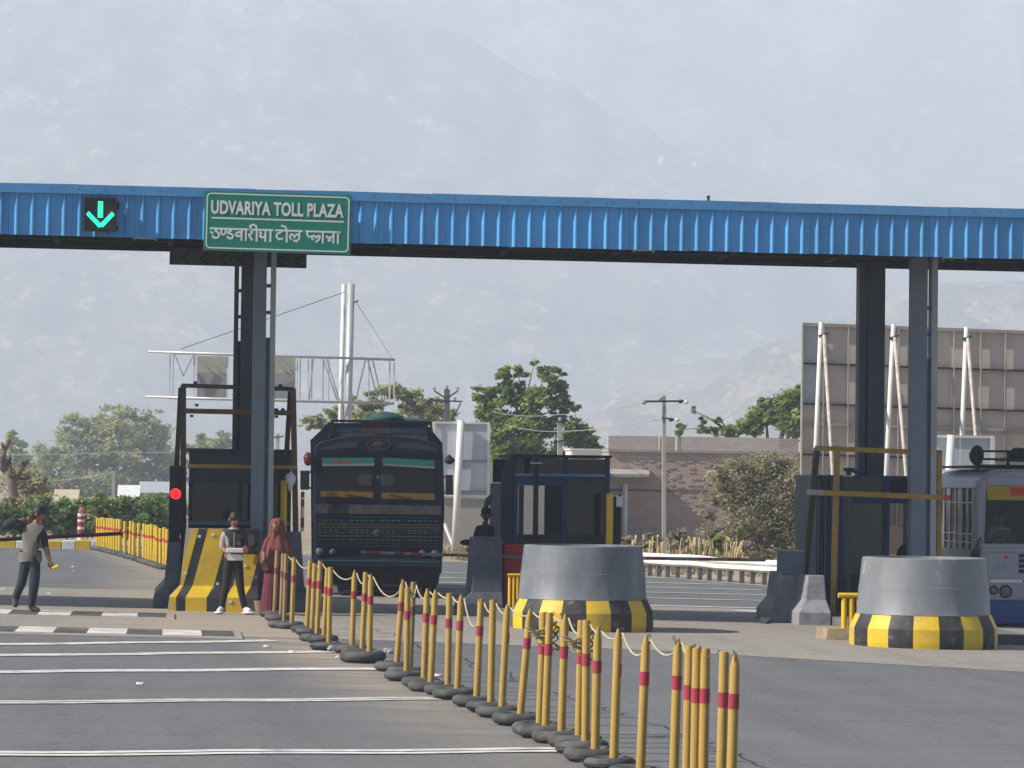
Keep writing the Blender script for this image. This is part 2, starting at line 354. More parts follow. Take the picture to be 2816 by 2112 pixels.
# pale boulders on the ridge
ROCKP = pm('pale_rock', (0.60, 0.50, 0.40), 0.9, 0.15, 0.2)
for k, (px, py, r, lab) in enumerate(((1822, 448, 9, 'tall pale boulder block high on the hazy ridge above the blue canopy'), (1912, 453, 6.5, 'rounded pale boulder on the hazy ridge, right of the tall block'),
                                     (1920, 428, 4, 'smallest pale boulder topping the rounded one on the hazy ridge'), (1800, 508, 5, 'low pale boulder just above the canopy edge on the hazy slope'))):
    m = M(); c = P(px, py, 3540); m.ell((0, 0, 0), (r*0.6, r*0.6, 0.62*r * (1.35 if k == 0 else 0.9)), 9, 6, 0, 0.14)
    o = obj('boulder', m, ROCKP); o.location = c; tag(o, lab, 'boulder', 'pale boulders on the ridge')

# ------------------------------------------------------------------ air
hz = M().box(-3300, 3300, -120, 5300, -4.5, 790)
ho = obj('haze', hz, []); ho['kind'] = 'stuff'
m = bpy.data.materials.new('haze_air'); m.use_nodes = True; t = m.node_tree; t.nodes.clear()
pv = t.nodes.new('ShaderNodeVolumePrincipled'); pv.inputs['Color'].default_value = (0.72, 0.83, 1.0, 1)
pv.inputs['Density'].default_value = 0.00058; pv.inputs['Anisotropy'].default_value = 0.0
oo = t.nodes.new('ShaderNodeOutputMaterial'); t.links.new(pv.outputs[0], oo.inputs['Volume'])
ho.data.materials.append(m)
# ------------------------------------------------------------------ toll canopy
YF = 52.0                                             # the front of the canopy
TILT = 0.0042
can = thing('toll_canopy', 'long toll canopy with bright blue ribbed metal fascia spanning all the lanes', 'canopy', (0, YF, 0))
can.rotation_euler = (0, TILT, 0)
DZ = 3.858 * YF / 50.7 + 2.2 - 6.058
zb, zt = 6.058 + DZ, 2.2 + 4.673 * YF / 50.7
ztr = zt - 0.152
pitch = (X(1000 + 42.3 * 10, YF, 600) - X(1000, YF, 600)) / 10
ph0 = X(41.8, YF, 600)
sheetm = M(); pr = [(0, 0)]
for k in range(4):
    c = pitch * (k + 0.5)
    pr += [(c - 0.042, 0), (c - 0.010, -0.040), (c + 0.012, -0.040), (c + 0.024, 0)]
pr.append((4 * pitch - 0.004, 0))
for (xa, ya), (xb, yb) in zip(pr, pr[1:]):
    sheetm.quad((xa, ya, zb), (xb, yb, zb), (xb, yb, ztr + 0.03), (xa, ya, ztr + 0.03))
for (xa, ya), (xb, yb) in zip(pr[::-1], pr[::-1][1:]):
    sheetm.quad((xa, ya + 0.003, zb), (xb, yb + 0.003, zb), (xb, yb + 0.003, ztr + 0.03), (xa, ya + 0.003, ztr + 0.03))
x0s = ph0 - pitch * 0.5 - 4 * pitch * 16
sh = obj('cladding_sheet', sheetm, BLUE, can); sh.location.x = x0s
for k in range(1, 37):
    c = sh.copy(); COL.objects.link(c); c.location = (x0s + 4 * pitch * k, random.uniform(-0.003, 0.003), random.uniform(-0.006, 0.006))
xa, xb = x0s, x0s + 37 * 4 * pitch
for k in range(13):                                    # folded top flashing in lengths
    a = xa + (xb - xa) * k / 13; b = xa + (xb - xa) * (k + 1) / 13 - 0.006; q = random.uniform(-0.006, 0.006); q2 = random.uniform(-0.006, 0.006)
    m = M(); m.loft([[(x, -0.062, ztr + d), (x, -0.062, zt + d), (x, 0.25, zt + 0.02 + d), (x, 0.25, zt - 0.01 + d), (x, -0.045, zt - 0.015 + d), (x, -0.045, ztr + d)] for x, d in ((a, q), ((a + b) / 2, q2), (b, q))])
    obj('top_flashing', m, TRIM, can)
m = M()
for k in range(86):
    x = xa + 0.3 + (xb - xa) * k / 86; m.box(x, x + 0.022, -0.069, -0.0625, zt - 0.06, zt - 0.038)
obj('rivet', m, TRIM, can)['kind'] = 'stuff'
obj('roof', M().box(xa, xb, 0.26, 4.4, 6.80 + DZ, 6.85 + DZ), GALV, can)
obj('soffit', M().box(xa, xb, 0.03, 4.38, 6.32 + DZ, 6.34 + DZ), SOFFIT, can)
obj('light_stop', M().box(xa, xb, 0.01, 0.03, zb + 0.01, zt - 0.05), SOFFIT, can)  # unseen board added behind the sheets to stop light
obj('rear_fascia', M().box(xa, xb, 4.4, 4.46, 6.165 + DZ, 6.85 + DZ), SOFFIT, can)
for yy, z0 in ((0.10, 6.16), (1.45, 6.22), (2.9, 6.22), (4.28, 6.20)):
    obj('beam', M().box(xa, xb, yy, yy + 0.10, z0 + DZ, 6.318 + DZ), SOFFIT, can)
for k in range(19):
    x = xa + 1.2 + k * 1.95; obj('rafter', M().box(x, x + 0.09, 0.22, 4.26, 6.24 + DZ, 6.319 + DZ), SOFFIT, can)

for k, (p0, p1, q0, q1, lab) in enumerate(((366, 432, 655, 682, 'pale slats painted as sun glint under the canopy beside the green arrow signal'), (1738, 1798, 703, 718, 'pale slats painted as sun glint under the canopy, midway between the two column pairs'),
                              (2588, 2655, 735, 752, 'pale slats painted as sun glint under the canopy right of the grey front column'))):
    y = YF + 1.0; a, b = P(p0, q1, y), P(p1, q0, y)  # pale slats built in place of sun glints on the underside
    t_ = thing('glint_slats', lab, 'light', ((a.x + b.x) / 2, y, 6.33 + DZ - TILT * a.x), 'sun-glint slats under the canopy')
    hw = (b.x - a.x) / 2; m = M().box(-hw, hw, -0.15, 0.15, -0.07, -0.02)
    obj('housing', m, GALV, t_)
    for j in range(3):
        z = -0.09 - j * 0.055; obj('slat', M().bar((-hw, -0.16 + 0.02 * j, z), (hw, -0.16 + 0.02 * j, z), 0.05, 0.014), GALVW, t_)
    obj('hanger', M().box(-hw + 0.01, -hw + 0.03, -0.13, 0.0, -0.24, -0.02).box(hw - 0.03, hw - 0.01, -0.13, 0.0, -0.24, -0.02), GALV, t_)
nb = P(1948, 551, YF + 0.15)
o = obj('roof_stub', M().tube((0, 0, -0.02), (0, 0, 0.03), 0.022).lathe([(0.001, 0.03), (0.03, 0.04), (0.028, 0.075), (0.001, 0.085)], 8), BLACK)
o.location = nb; tag(o, 'tiny dark stub standing on the top edge of the blue fascia', 'stub')

# columns: two channels laced by battens
def column(name, label, parts, y, zt_, mats, py):
    t_ = thing(name, label, 'column', (X((parts[0][0] + parts[-1][1]) / 2, y, py), y, gz(X(parts[0][0], y, py))), 'canopy columns'); o_ = t_.location
    xsx = []
    for k, (p0, p1) in enumerate(parts):
        a, b = X(p0, y, py), X(p1, y, py); xsx.append((a, b)); m = M(o_)
        m.box(a, b, y, y + 0.012, gz(a), zt_)                # flange facing the road
        m.box(a, a + 0.012, y + 0.0125, y + 0.26, gz(a), zt_); m.box(b - 0.012, b, y + 0.0125, y + 0.26, gz(a), zt_)
        m.box(a, b, y + 0.2605, y + 0.272, gz(a), zt_)
        obj('channel', m, mats[k], t_)
    n = 13
    for j in range(n):
        z = gz(xsx[0][0]) + 0.02 + j * 0.45
        obj('batten', M(o_).box(xsx[0][1] + 0.001, xsx[1][0] - 0.001, y + 0.10, y + 0.16, z, z + (0.448 if j < 10 else 0.06)), mats[0], t_)
    a, b = xsx[0][0], xsx[-1][1]
    obj('cap_plate', M(o_).box(a - 0.08, b + 0.08, y - 0.06, y + 0.34, zt_ + 0.001, zt_ + 0.022), SOFFIT, t_)
    return t_
column('canopy_column', 'pale grey canopy column with a slit, standing behind the striped barrier', [(694, 729), (741, 755)], 53.4, 6.15 + DZ, [STEELG, PIPEG], 1090)
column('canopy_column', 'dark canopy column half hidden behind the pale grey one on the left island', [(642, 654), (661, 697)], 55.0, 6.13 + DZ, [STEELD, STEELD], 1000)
column('canopy_column', 'grey canopy column rising behind the right-hand round bullnose', [(2507, 2549), (2561, 2577)], 53.4, 6.10 + DZ, [STEELG, PIPEG], 1120)
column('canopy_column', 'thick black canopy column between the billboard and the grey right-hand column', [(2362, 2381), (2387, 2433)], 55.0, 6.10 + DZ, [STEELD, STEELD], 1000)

# ------------------------------------------------------------------ green name board
def text_mesh(s, wd, ht, bold=0.03):
    cu = bpy.data.curves.new('lettering', 'FONT'); cu.body = s; cu.size = 1; cu.offset = bold; cu.extrude = 0.004; cu.resolution_u = 4; cu.space_character = 1.04
    tmp = bpy.data.objects.new('lettering', cu); COL.objects.link(tmp)
    dg = bpy.context.evaluated_depsgraph_get(); me = bpy.data.meshes.new_from_object(tmp.evaluated_get(dg))
    bpy.data.objects.remove(tmp); bpy.data.curves.remove(cu)
    vx = [v.co.x for v in me.vertices]; vy = [v.co.y for v in me.vertices]
    sx, sy = wd / (max(vx) - min(vx)), ht / (max(vy) - min(vy)); ax, ay = min(vx), min(vy)
    for v in me.vertices: x, y, z = v.co; v.co = ((x - ax) * sx, -z - 0.004, (y - ay) * sy)
    return me
def strokes(m, lines, wd, y, sx=1.0):
    k = 0
    for ln in lines:
        for (xa_, za), (xb_, zb_) in zip(ln, ln[1:]):
            d = Vector((xb_ - xa_, 0, zb_ - za)); L = d.length
            if L < 1e-6: continue
            d /= L; n = Vector((-d.z, 0, d.x)) * wd / 2; e = d * wd * 0.25; yy = y - 0.0004 * (k % 9); k += 1
            a, b = Vector((xa_, yy, za)) - e, Vector((xb_, yy, zb_)) + e
            m.loft([[a - n, b - n, b + n, a + n], [p + Vector((0, 0.006, 0)) for p in (a - n, b - n, b + n, a + n)]])
SY = YF - 0.16
sc_ = P(764, 612, SY); W_, H_ = 2.39, 0.975
sg = thing('name_board', 'green toll plaza name board with white English and Hindi lettering on the fascia', 'sign', sc_); sg.rotation_euler = (0, 0.011, 0)
obj('panel', M().box(-W_ / 2, W_ / 2, 0, 0.02, -H_ / 2, H_ / 2), SIGNG, sg, bevel=0.004)
fr = M()
for x in (-0.8, 0, 0.8): fr.box(x - 0.02, x + 0.02, 0.021, 0.10, -H_ / 2 + 0.02, H_ / 2 - 0.02)
obj('bracket', fr, GALV, sg)
bl = []
hx, hz_, rr = W_ / 2 - 0.045, H_ / 2 - 0.045, 0.06
for cx_, cz_, a0 in ((hx - rr, hz_ - rr, 0), (-hx + rr, hz_ - rr, 90), (-hx + rr, -hz_ + rr, 180), (hx - rr, -hz_ + rr, 270)):
    bl += [(cx_ + rr * math.cos(math.radians(a0 + q)), cz_ + rr * math.sin(math.radians(a0 + q))) for q in (0, 30, 60, 90)]
m = M(); strokes(m, [bl + [bl[0]]], 0.021, -0.002); obj('border', m, SIGNW, sg)
m = M(); strokes(m, [[(-1.07, 0.045), (1.07, 0.045)]], 0.024, -0.002); obj('rule', m, SIGNW, sg)
me = text_mesh('UDVARIYA TOLL PLAZA', 2.15, 0.225)
me.materials.clear(); me.materials.append(SIGNW)
o = bpy.data.objects.new('lettering', me); COL.objects.link(o); o.parent = sg; o.location = (-1.085, 0, H_ / 2 - 0.155 - 0.225); o['label'] = 'white English lettering reading UDVARIYA TOLL PLAZA'
hin = [[(170, 0), (1015, 0)], [(270, 0), (240, 32), (275, 48), (300, 85), (280, 122), (238, 130), (205, 102)], [(183, 45), (207, 68)], [(325, 0), (325, 60), (350, 82), (380, 60), (382, 0)],
       [(455, 0), (455, 26), (420, 32), (416, 56), (450, 66), (485, 88), (472, 125), (430, 130), (405, 105)], [(597, 42), (550, 40), (520, 66), (530, 96), (566, 96), (597, 72)], [(597, 0), (597, 150)],
       [(655, 0), (655, 152)], [(700, 0), (738, 30), (725, 60), (692, 72), (738, 142)], [(800, 0), (800, 155)], [(800, 0), (790, -50), (747, -68), (707, -46), (718, -16)],
       [(836, 26), (862, 48), (842, 85), (876, 104), (917, 80)], [(917, 0), (917, 152)], [(985, 0), (985, 154)],
       [(1055, 0), (1415, 0)], [(1122, 0), (1120, 25), (1076, 46), (1066, 86), (1100, 122), (1150, 108)], [(1205, 0), (1205, 152)], [(1205, 0), (1185, -48), (1130, -66)],
       [(1262, 118), (1246, 78), (1268, 46), (1298, 58), (1312, 92)], [(1312, 72), (1340, 45), (1372, 58)], [(1374, 0), (1374, 100), (1338, 140), (1300, 130)],
       [(1460, 0), (1925, 0)], [(1478, 0), (1478, 40), (1502, 76), (1545, 66)], [(1556, 112), (1543, 80), (1568, 52), (1602, 84)], [(1602, 84), (1628, 54), (1652, 66), (1640, 110), (1600, 140)],
       [(1692, 0), (1692, 152)], [(1740, 58), (1766, 82), (1800, 72), (1836, 48)], [(1772, 84), (1796, 112), (1766, 122)], [(1836, 0), (1836, 152)], [(1897, 0), (1897, 154)]]
hin = [[((x - 1080) / 830, 0.5 * H_ - 0.615 - z / 830) for x, z in ln] for ln in hin]
m = M(); strokes(m, hin, 0.030, -0.002); o = obj('lettering', m, SIGNW, sg); o['label'] = 'white Hindi lettering in the lower half'

# ------------------------------------------------------------------ lane signal with green arrow
a, b = P(234, 633, YF - 0.16), P(318, 547, YF - 0.16)
ls = thing('lane_signal', 'square black lane signal with lit green down arrow on the fascia', 'signal', ((a.x + b.x) / 2, YF - 0.16, (a.z + b.z) / 2))
hw, hh = (b.x - a.x) / 2, (b.z - a.z) / 2
obj('housing', M().box(-hw, hw, 0.0, 0.10, -hh, hh), pm('signal_brown', (0.045, 0.04, 0.03), 0.6), ls)
fr = M(); e = 0.018
fr.box(-hw - e, hw + e, -0.03, 0.0, hh - e, hh + e).box(-hw - e, hw + e, -0.03, 0.0, -hh - e, -hh + e).box(-hw - e, -hw + e, -0.03, 0.0, -hh + e, hh - e).box(hw - e, hw + e, -0.03, 0.0, -hh + e, hh - e)
obj('frame', fr, BLACK, ls)
LEDM = emis('led_green', (0.02, 1.0, 0.46), 1.25)
def dots(p, q, wd, n, rows):
    p, q = Vector((p[0], 0, p[1])), Vector((q[0], 0, q[1])); d = (q - p).normalized(); nn = Vector((-d.z, 0, d.x)); led = M()
    for i in range(n):
        for r_ in range(rows):
            c = p.lerp(q, i / (n - 1)) + nn * wd * ((r_ + 0.5) / rows - 0.5)
            led.lathe([(0.0085, 0), (0.0085, 0.004)], 6)
            for j in range(12): 
                v = led.v[-12 + j]; led.v[-12 + j] = (c.x + v[0], -0.008 + v[2] - 0.001, c.z + v[1])
    obj('led_bar', led, LEDM, ls)['kind'] = 'stuff'
dots((0.0, hh * 0.80), (0.0, -hh * 0.16), 0.085, 15, 4)
dots((-hw * 0.84, 0.02), (0.0, -hh * 0.72), 0.07, 15, 4); dots((hw * 0.84, 0.02), (0.02, -hh * 0.70), 0.07, 15, 4)
obj('side_bracket', M().box(hw + 0.02, hw + 0.06, 0.02, 0.12, hh * 0.35, hh * 0.85).tube((hw + 0.03, 0.05, -hh * 0.7), (hw + 0.03, 0.14, -hh * 0.9), 0.012), BLACK, ls)

# dark message board hanging under the canopy above the left island
a, b = P(466, 729, YF + 1.9), P(843, 731, YF + 1.9)
mb_ = thing('lane_board', 'dark brown chevron board hung under the canopy behind the green name board', 'board', ((a.x + b.x) / 2, YF + 1.9, P(655, 712, YF + 1.9).z)); mb_.rotation_euler = (0, TILT * 2.0, 0)
hw = (b.x - a.x) / 2
obj('panel', M().box(-hw, hw, 0, 0.05, -0.125, 0.16), pm('board_brown', (0.06, 0.052, 0.045), 0.7), mb_)
for k in range(7):
    m = M(); x = -hw + 0.22 + k * (2 * hw - 0.4) / 6; strokes(m, [[(x + 0.10, 0.075), (x - 0.02, -0.01), (x + 0.10, -0.095)]], 0.035, -0.004); obj('chevron', m, BLACK, mb_)
obj('hanger', M().box(-hw + 0.1, -hw + 0.14, 0.01, 0.04, 0.161, 0.30).box(hw - 0.14, hw - 0.1, 0.01, 0.04, 0.161, 0.30), SOFFIT, mb_)
# ------------------------------------------------------------------ traffic islands
def bullnose(label, front, lx, rx, seg0, rust):
    y = G(*front).y + 1.07; c = P(front[0], front[1] - 60, y)
    R = (X(rx, y, 1720) - X(lx, y, 1720)) / 2; xm = (X(rx, y, 1720) + X(lx, y, 1720)) / 2; z0 = gz(xm)
    t_ = thing('bullnose', label, 'barrier', (xm, y, z0 - 0.02), 'round concrete bullnoses'); k = R / 1.085
    n = 72
    top = M().lathe([(0.985 * k, 0.505), (0.975 * k, 0.52), (0.955 * k, 0.90), (0.950 * k, 0.905), (0.905 * k, 1.315), (0.885 * k, 1.33), (0.78 * k, 1.33), (0.77 * k, 1.27)], n)
    obj('drum', top, rust, t_, 'auto')
    rings = [[(r * k, z)] for r, z in ((1.075, 0.0), (1.085, 0.31), (0.99, 0.50))]
    for q in range(18):
        a0, a1 = math.radians(seg0 + q * 20), math.radians(seg0 + q * 20 + 20); m = M()
        prof = [(1.075 * k, 0.0), (1.088 * k, 0.10), (1.085 * k, 0.305), (0.992 * k, 0.498), (0.80 * k, 0.498), (0.80 * k, 0.0)]
        m.loft([[(r * math.cos(a0 + (a1 - a0) * i / 5), r * math.sin(a0 + (a1 - a0) * i / 5), z) for r, z in prof] for i in range(6)])
        obj('yellow_block' if q % 2 == 0 else 'black_block', m, YELP if q % 2 == 0 else BLKP, t_)
    return t_
BULLR = pm('bullnose_rusty_grey', (0.17, 0.183, 0.20), 0.5, 0.14, 2.2, 0.12, 12, dirt=0.65, dc=(0.28, 0.29, 0.30), dsc=1.4, stretch=(1, 1, 0.6), chips=0.6, cc=(0.40, 0.41, 0.41), csc=3.6)
bullnose('round grey concrete bullnose with black and yellow base in front of the small booth', (1600, 1739), 1407, 1794, -94, GREYPAINT)
bullnose('round grey concrete bullnose with chipped black and yellow base below the grey column', (2540, 1787), 2340, 2737, -111, BULLR)

def kerbslab(x0, x1, y0, y1, h=0.16):
    m = M(); m.loft([[(x, y, gz(x) - 0.05) for x, y in ((x0, y0), (x1, y0), (x1, y1), (x0, y1))], [(x, y, gz(x) + h) for x, y in ((x0, y0), (x1, y0), (x1, y1), (x0, y1))]])
    return struct('traffic_island', m, CONCD)
kerbslab(-0.02, 1.95, 53.15, 70)
kerbslab(5.25, 7.2, 49.3, 58)
kerbslab(11.0, 12.9, 47.0, 57)

# jersey barriers
def jersey(label, x0, x1, y0, y1, h, flx, mats, group=None, frontfl=0.0):
    """walls with sloped feet; flx = how far the foot reaches left / right, frontfl = towards the traffic"""
    zc = gz((x0 + x1) / 2)
    t_ = thing('concrete_barrier', label, 'barrier', ((x0 + x1) / 2, y0, zc), group); m = M(t_.location)
    l, r = flx; rings = []
    for z, k in ((-0.02, 1), (0.22, 0.96), (0.42, 0.18), (h, 0.0)):
        s = 0 if z < h else 0.015
        rings.append([(x0 - l * k + s, y0 - frontfl * k + s, zc + z), (x1 + r * k - s, y0 - frontfl * k + s, zc + z), (x1 + r * k - s, y1, zc + z), (x0 - l * k + s, y1, zc + z)])
    m.loft(rings); obj('wall', m, mats, t_, bevel=0.015)
    return t_
# striped barrier of the left island
yb = 52.95
xL, xR = X(510, yb, 1460), X(711, yb, 1460)
st = thing('striped_barrier', 'black and yellow striped concrete barrier at the head of the left island', 'barrier', ((xL + xR) / 2, yb, gz(xL))); o_ = st.location
ztop = P(600, 1454, yb).z - o_.z; zm, zf, zk = P(600, 1541, yb).z - o_.z, P(600, 1611, yb).z - o_.z, P(600, 1642, yb).z - o_.z
def level(z):                                          # left edge and front line of the body at height z
    if z >= zf: k = (ztop - z) / (ztop - zf); return (-0.085 * k, -0.05 * k)
    if z >= zk: k = (zf - z) / (zf - zk); return (-0.085 - 0.17 * k, -0.05 - 0.22 * k)
    k = (zk - z) / zk; return (-0.255 - 0.03 * k, -0.27 - 0.02 * k)
hwid = (xR - xL) / 2
m = M(); rings = []
for z in (-0.03, zk, zf, zm, ztop):
    dx, dy = level(z); rings.append([(-hwid + dx + 0.012, dy + 0.012, z), (hwid - 0.002, dy + 0.012, z), (hwid - 0.002, 0.55, z), (-hwid + dx + 0.012, 0.55, z)])
m.loft(rings); obj('wall', m, CONC, st)
def sx(z):                                             # how the painted stripes lean
    if z >= zf: return 0.255 * (z - zf)
    if z >= zk: return -0.62 * (zf - z)
    return -0.62 * (zf - zk)
pxm = 8761 / yb
edges = [-0.26, 0.0, 0.25, 0.59, 0.85, 1.22, 1.50]     # stripe borders along the foot of the upper face, from its left corner
u0_ = (400 + 490 / 3.77); base_x = X(u0_, yb, 1600) - o_.x
for k in range(len(edges) - 1):
    e0, e1 = [(-0.26, -0.155), (-0.155, 0.0), (0.0, 0.345), (0.345, 0.66), (0.66, 0.955), (0.955, 1.32)][k]
    mt = [YELP, BLKP, YELP, BLKP, YELP, BLKP][k] if k else YELP
    m = M(); rows = []
    for z in (-0.02, zk, zf, zm, ztop):
        dx, dy = level(z); lo, hi = -hwid + dx + 0.004, hwid - 0.001
        a = min(max(base_x + e0 + sx(z), lo), hi); b = min(max(base_x + e1 + sx(z), lo), hi)
        rows.append([(a, dy, z), (b, dy, z), (b, dy + 0.011, z), (a, dy + 0.011, z)])
    for r_a, r_b in zip(rows, rows[1:]):
        if r_a[1][0] - r_a[0][0] > 1e-4 or r_b[1][0] - r_b[0][0] > 1e-4: m.loft([r_a, r_b], cap=False)
    if m.v: obj('yellow_stripe' if mt is YELP else 'black_stripe', m, mt, st)
for px, py in ((548, 1475), (586, 1471), (510, 1576), (598, 1605), (633, 1653), (675, 1556)):
    q = P(px, py, yb) - o_; dx, dy = level(q.z); obj('reflector', M().box(q.x - 0.025, q.x + 0.025, dy - 0.014, dy - 0.001, q.z - 0.022, q.z + 0.022), WHITEP, st)
# blue-grey shaded end wall right of it
x1_ = X(833, yb + 0.1, 1470)
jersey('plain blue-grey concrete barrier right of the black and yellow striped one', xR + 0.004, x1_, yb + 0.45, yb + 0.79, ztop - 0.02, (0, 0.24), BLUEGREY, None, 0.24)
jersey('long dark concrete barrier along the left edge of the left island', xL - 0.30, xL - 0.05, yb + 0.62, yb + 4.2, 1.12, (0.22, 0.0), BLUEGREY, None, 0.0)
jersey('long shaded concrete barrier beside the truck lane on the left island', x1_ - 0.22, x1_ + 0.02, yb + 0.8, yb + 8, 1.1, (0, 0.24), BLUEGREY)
# black equipment box on the right end of the striped barrier
a, b = P(664, 1524, yb - 0.10), P(711, 1454, yb - 0.10)
eb = thing('equipment_box', 'square black box with a grey oval face fixed on the striped barrier', 'box', ((a.x + b.x) / 2, yb - 0.16, (a.z + b.z) / 2)); hw, hh = (b.x - a.x) / 2, (b.z - a.z) / 2
obj('body', M().box(-hw, hw, 0, 0.095, -hh, hh), BLACK, eb, bevel=0.008)
m = M(); m.loft([[(0.07 * math.cos(q) * 1.15, yy, 0.02 + 0.1 * math.sin(q)) for q in [2 * math.pi * i / 18 for i in range(18)]] for yy in (-0.001, -0.008)])
obj('oval_face', m, pm('oval_grey', (0.075, 0.075, 0.07), 0.7, 0.3, 9), eb)

# steel portal frame of the left island (height guard)
yq = 54.05
SHADEBAR = pm('steel_shaded', (0.13, 0.075, 0.028), 0.6, 0.3, 5, dirt=0.6, dc=(0.06, 0.04, 0.025), dsc=5)  # yellow steel with the canopy shade put into its colour
hf = thing('portal_gantry', 'steel portal frame, colour darkened for shade, straddling the left booth', 'frame', (X(650, yq), yq, gz(X(650, yq)) + 0.16)); o_ = hf.location
def fb(name, p, q, w_, mat, root, off): obj(name, M(off).bar(p, q, w_, w_), mat, root)
A = P(504, 1058, yq); B_ = P(806, 1068, yq)
fb('leg', A, Vector((X(505, yq, 1640), yq, gz(A.x) + 0.1)), 0.095, BROWNSHADE, hf, o_)
fb('leg', A + Vector((-0.04, 0.12, -0.05)), Vector((X(468, yq + 1, 1500), yq + 0.9, gz(A.x) + 0.1)), 0.085, BROWNSHADE, hf, o_)
fb('leg', B_, Vector((X(817, yq, 1640), yq, gz(A.x) + 0.1)), 0.095, SHADEBAR, hf, o_)
fb('leg', B_ + Vector((-0.04, 0.12, -0.05)), Vector((X(772, yq + 1, 1420), yq + 0.9, gz(A.x) + 0.9)), 0.085, BROWNSHADE, hf, o_)
fb('crossbar', P(500, 1060, yq - 0.06), P(808, 1070, yq - 0.06), 0.07, BROWNSHADE, hf, o_)
fb('crossbar', P(506, 1130, yq - 0.06), P(812, 1136, yq - 0.06), 0.085, SHADEBAR, hf, o_)
fb('crossbar', P(515, 1281, yq - 0.06), P(815, 1285, yq - 0.06), 0.06, YELSHADE, hf, o_)
for px, py in ((537, 1052), (541, 1114), (527, 1144), (771, 1060), (760, 1126), (778, 1126), (760, 1146)):
    q = P(px, py, yq - 0.06); obj('clamp', M(o_).box(q.x - 0.03, q.x + 0.03, q.y - 0.05, q.y + 0.05, q.z - 0.02, q.z + 0.02), BLACK, hf)
# red traffic light on the left leg
q = P(483, 1358, yq - 0.25)
tl = thing('traffic_light', 'tall black traffic light box showing a round red lamp on the left island', 'traffic light', (q.x, q.y, q.z))
obj('housing', M().box(-0.105, 0.085, 0.0, 0.22, -0.95, 0.47), BLACK, tl, bevel=0.01)
m = M(); m.loft([[(0.088 * math.cos(a_), -0.004, 0.088 * math.sin(a_)) for a_ in [2 * math.pi * i / 20 for i in range(20)]], [(0.088 * math.cos(a_), 0.0, 0.088 * math.sin(a_)) for a_ in [2 * math.pi * i / 20 for i in range(20)]]])
obj('red_lamp', m, emis('lamp_red', (1.0, 0.02, 0.03), 1.6), tl)
m = M(); 
for i in range(9):
    a0, a1 = math.radians(-10 + i * 22.2), math.radians(-10 + (i + 1) * 22.2); R1 = 0.098
    m.loft([[(R1 * math.cos(a0), y_, R1 * math.sin(a0)), (R1 * math.cos(a1), y_, R1 * math.sin(a1)), ((R1 + .006) * math.cos(a1), y_, (R1 + .006) * math.sin(a1)), ((R1 + .006) * math.cos(a0), y_, (R1 + .006) * math.sin(a0))] for y_ in (-0.10, 0.0)])
obj('visor', m, BLACK, tl)
obj('unlit_lamp', M().lathe([(0.08, 0), (0.08, 0.004)], 16), BLACK, tl).rotation_euler = (math.pi / 2, 0, 0)
tl.children[-1].location = (0, -0.001, -0.26)

# toll booths
GL = glass('booth_glass', (0.01, 0.012, 0.015), 0.90)
GLC = glass('clear_glass', (0.03, 0.035, 0.035), 0.12)
BOOTHG = pm('booth_grey', (0.045, 0.05, 0.06), 0.6, 0.15, 2.0, dirt=0.3, dc=(0.05, 0.05, 0.055))
BOOTHB = pm('booth_blue', (0.012, 0.032, 0.10), 0.5, 0.15, 2.0)  # blue darkened to hold the canopy shade in the colour
BOOTHN = pm('booth_navy', (0.017, 0.022, 0.035), 0.55, 0.15, 2.0)
yk = 54.6
bx0, bx1 = X(519, yk), X(800, yk); zt_ = P(600, 1237, yk).z; zg = gz(bx0) + 0.16
bo = thing('toll_booth', 'dark grey toll booth behind the left pale column, inside the darkened frame', 'booth', ((bx0 + bx1) / 2, yk, zg), 'toll booths'); o_ = bo.location
z1, z2, z3, z4 = P(600, 1281, yk).z, P(600, 1326, yk).z, P(600, 1432, yk).z, P(600, 1444, yk).z
obj('roof', M(o_).box(bx0 - 0.05, bx1 + 0.05, yk - 0.08, yk + 2.3, zt_ - 0.02, zt_ + 0.02), BOOTHG, bo)
obj('fascia_panel', M(o_).box(bx0, bx1, yk, yk + 0.05, z2, zt_ - 0.021), BOOTHG, bo)
obj('lower_panel', M(o_).box(bx0, bx1, yk, yk + 0.05, zg, z4), BOOTHN, bo)
obj('sill', M(o_).box(bx0, bx1, yk - 0.06, yk + 0.08, z4 + 0.001, z3), pm('sill_blue', (0.12, 0.18, 0.26), 0.5), bo)
obj('window', M(o_).box(bx0 + 0.06, (bx0 + bx1) / 2 - 0.03, yk + 0.01, yk + 0.02, z3 + 0.001, z2 - 0.001), GL, bo); obj('window', M(o_).box((bx0 + bx1) / 2 + 0.03, bx1 - 0.06, yk + 0.01, yk + 0.02, z3 + 0.001, z2 - 0.001), GL, bo)
for a_, b2 in ((bx0, bx0 + 0.058), ((bx0 + bx1) / 2 - 0.028, (bx0 + bx1) / 2 + 0.028), (bx1 - 0.058, bx1)): obj('post', M(o_).box(a_, b2, yk, yk + 0.06, z3 + 0.001, z2 - 0.001), BOOTHN, bo)
obj('side_wall', M(o_).box(bx0, bx0 + 0.04, yk + 0.061, yk + 2.2, zg, zt_ - 0.021), BOOTHG, bo); obj('side_wall', M(o_).box(bx1 - 0.04, bx1, yk + 0.061, yk + 2.2, zg, zt_ - 0.021), BOOTHG, bo)
obj('rear_wall', M(o_).box(bx0 + 0.041, bx1 - 0.041, yk + 2.14, yk + 2.2, zg, zt_ - 0.021), BOOTHN, bo)
obj('clerk_desk', M(o_).box(bx0 + 0.05, bx1 - 0.05, yk + 0.1, yk + 0.7, z4 - 0.06, z4 - 0.02), BOOTHG, bo)

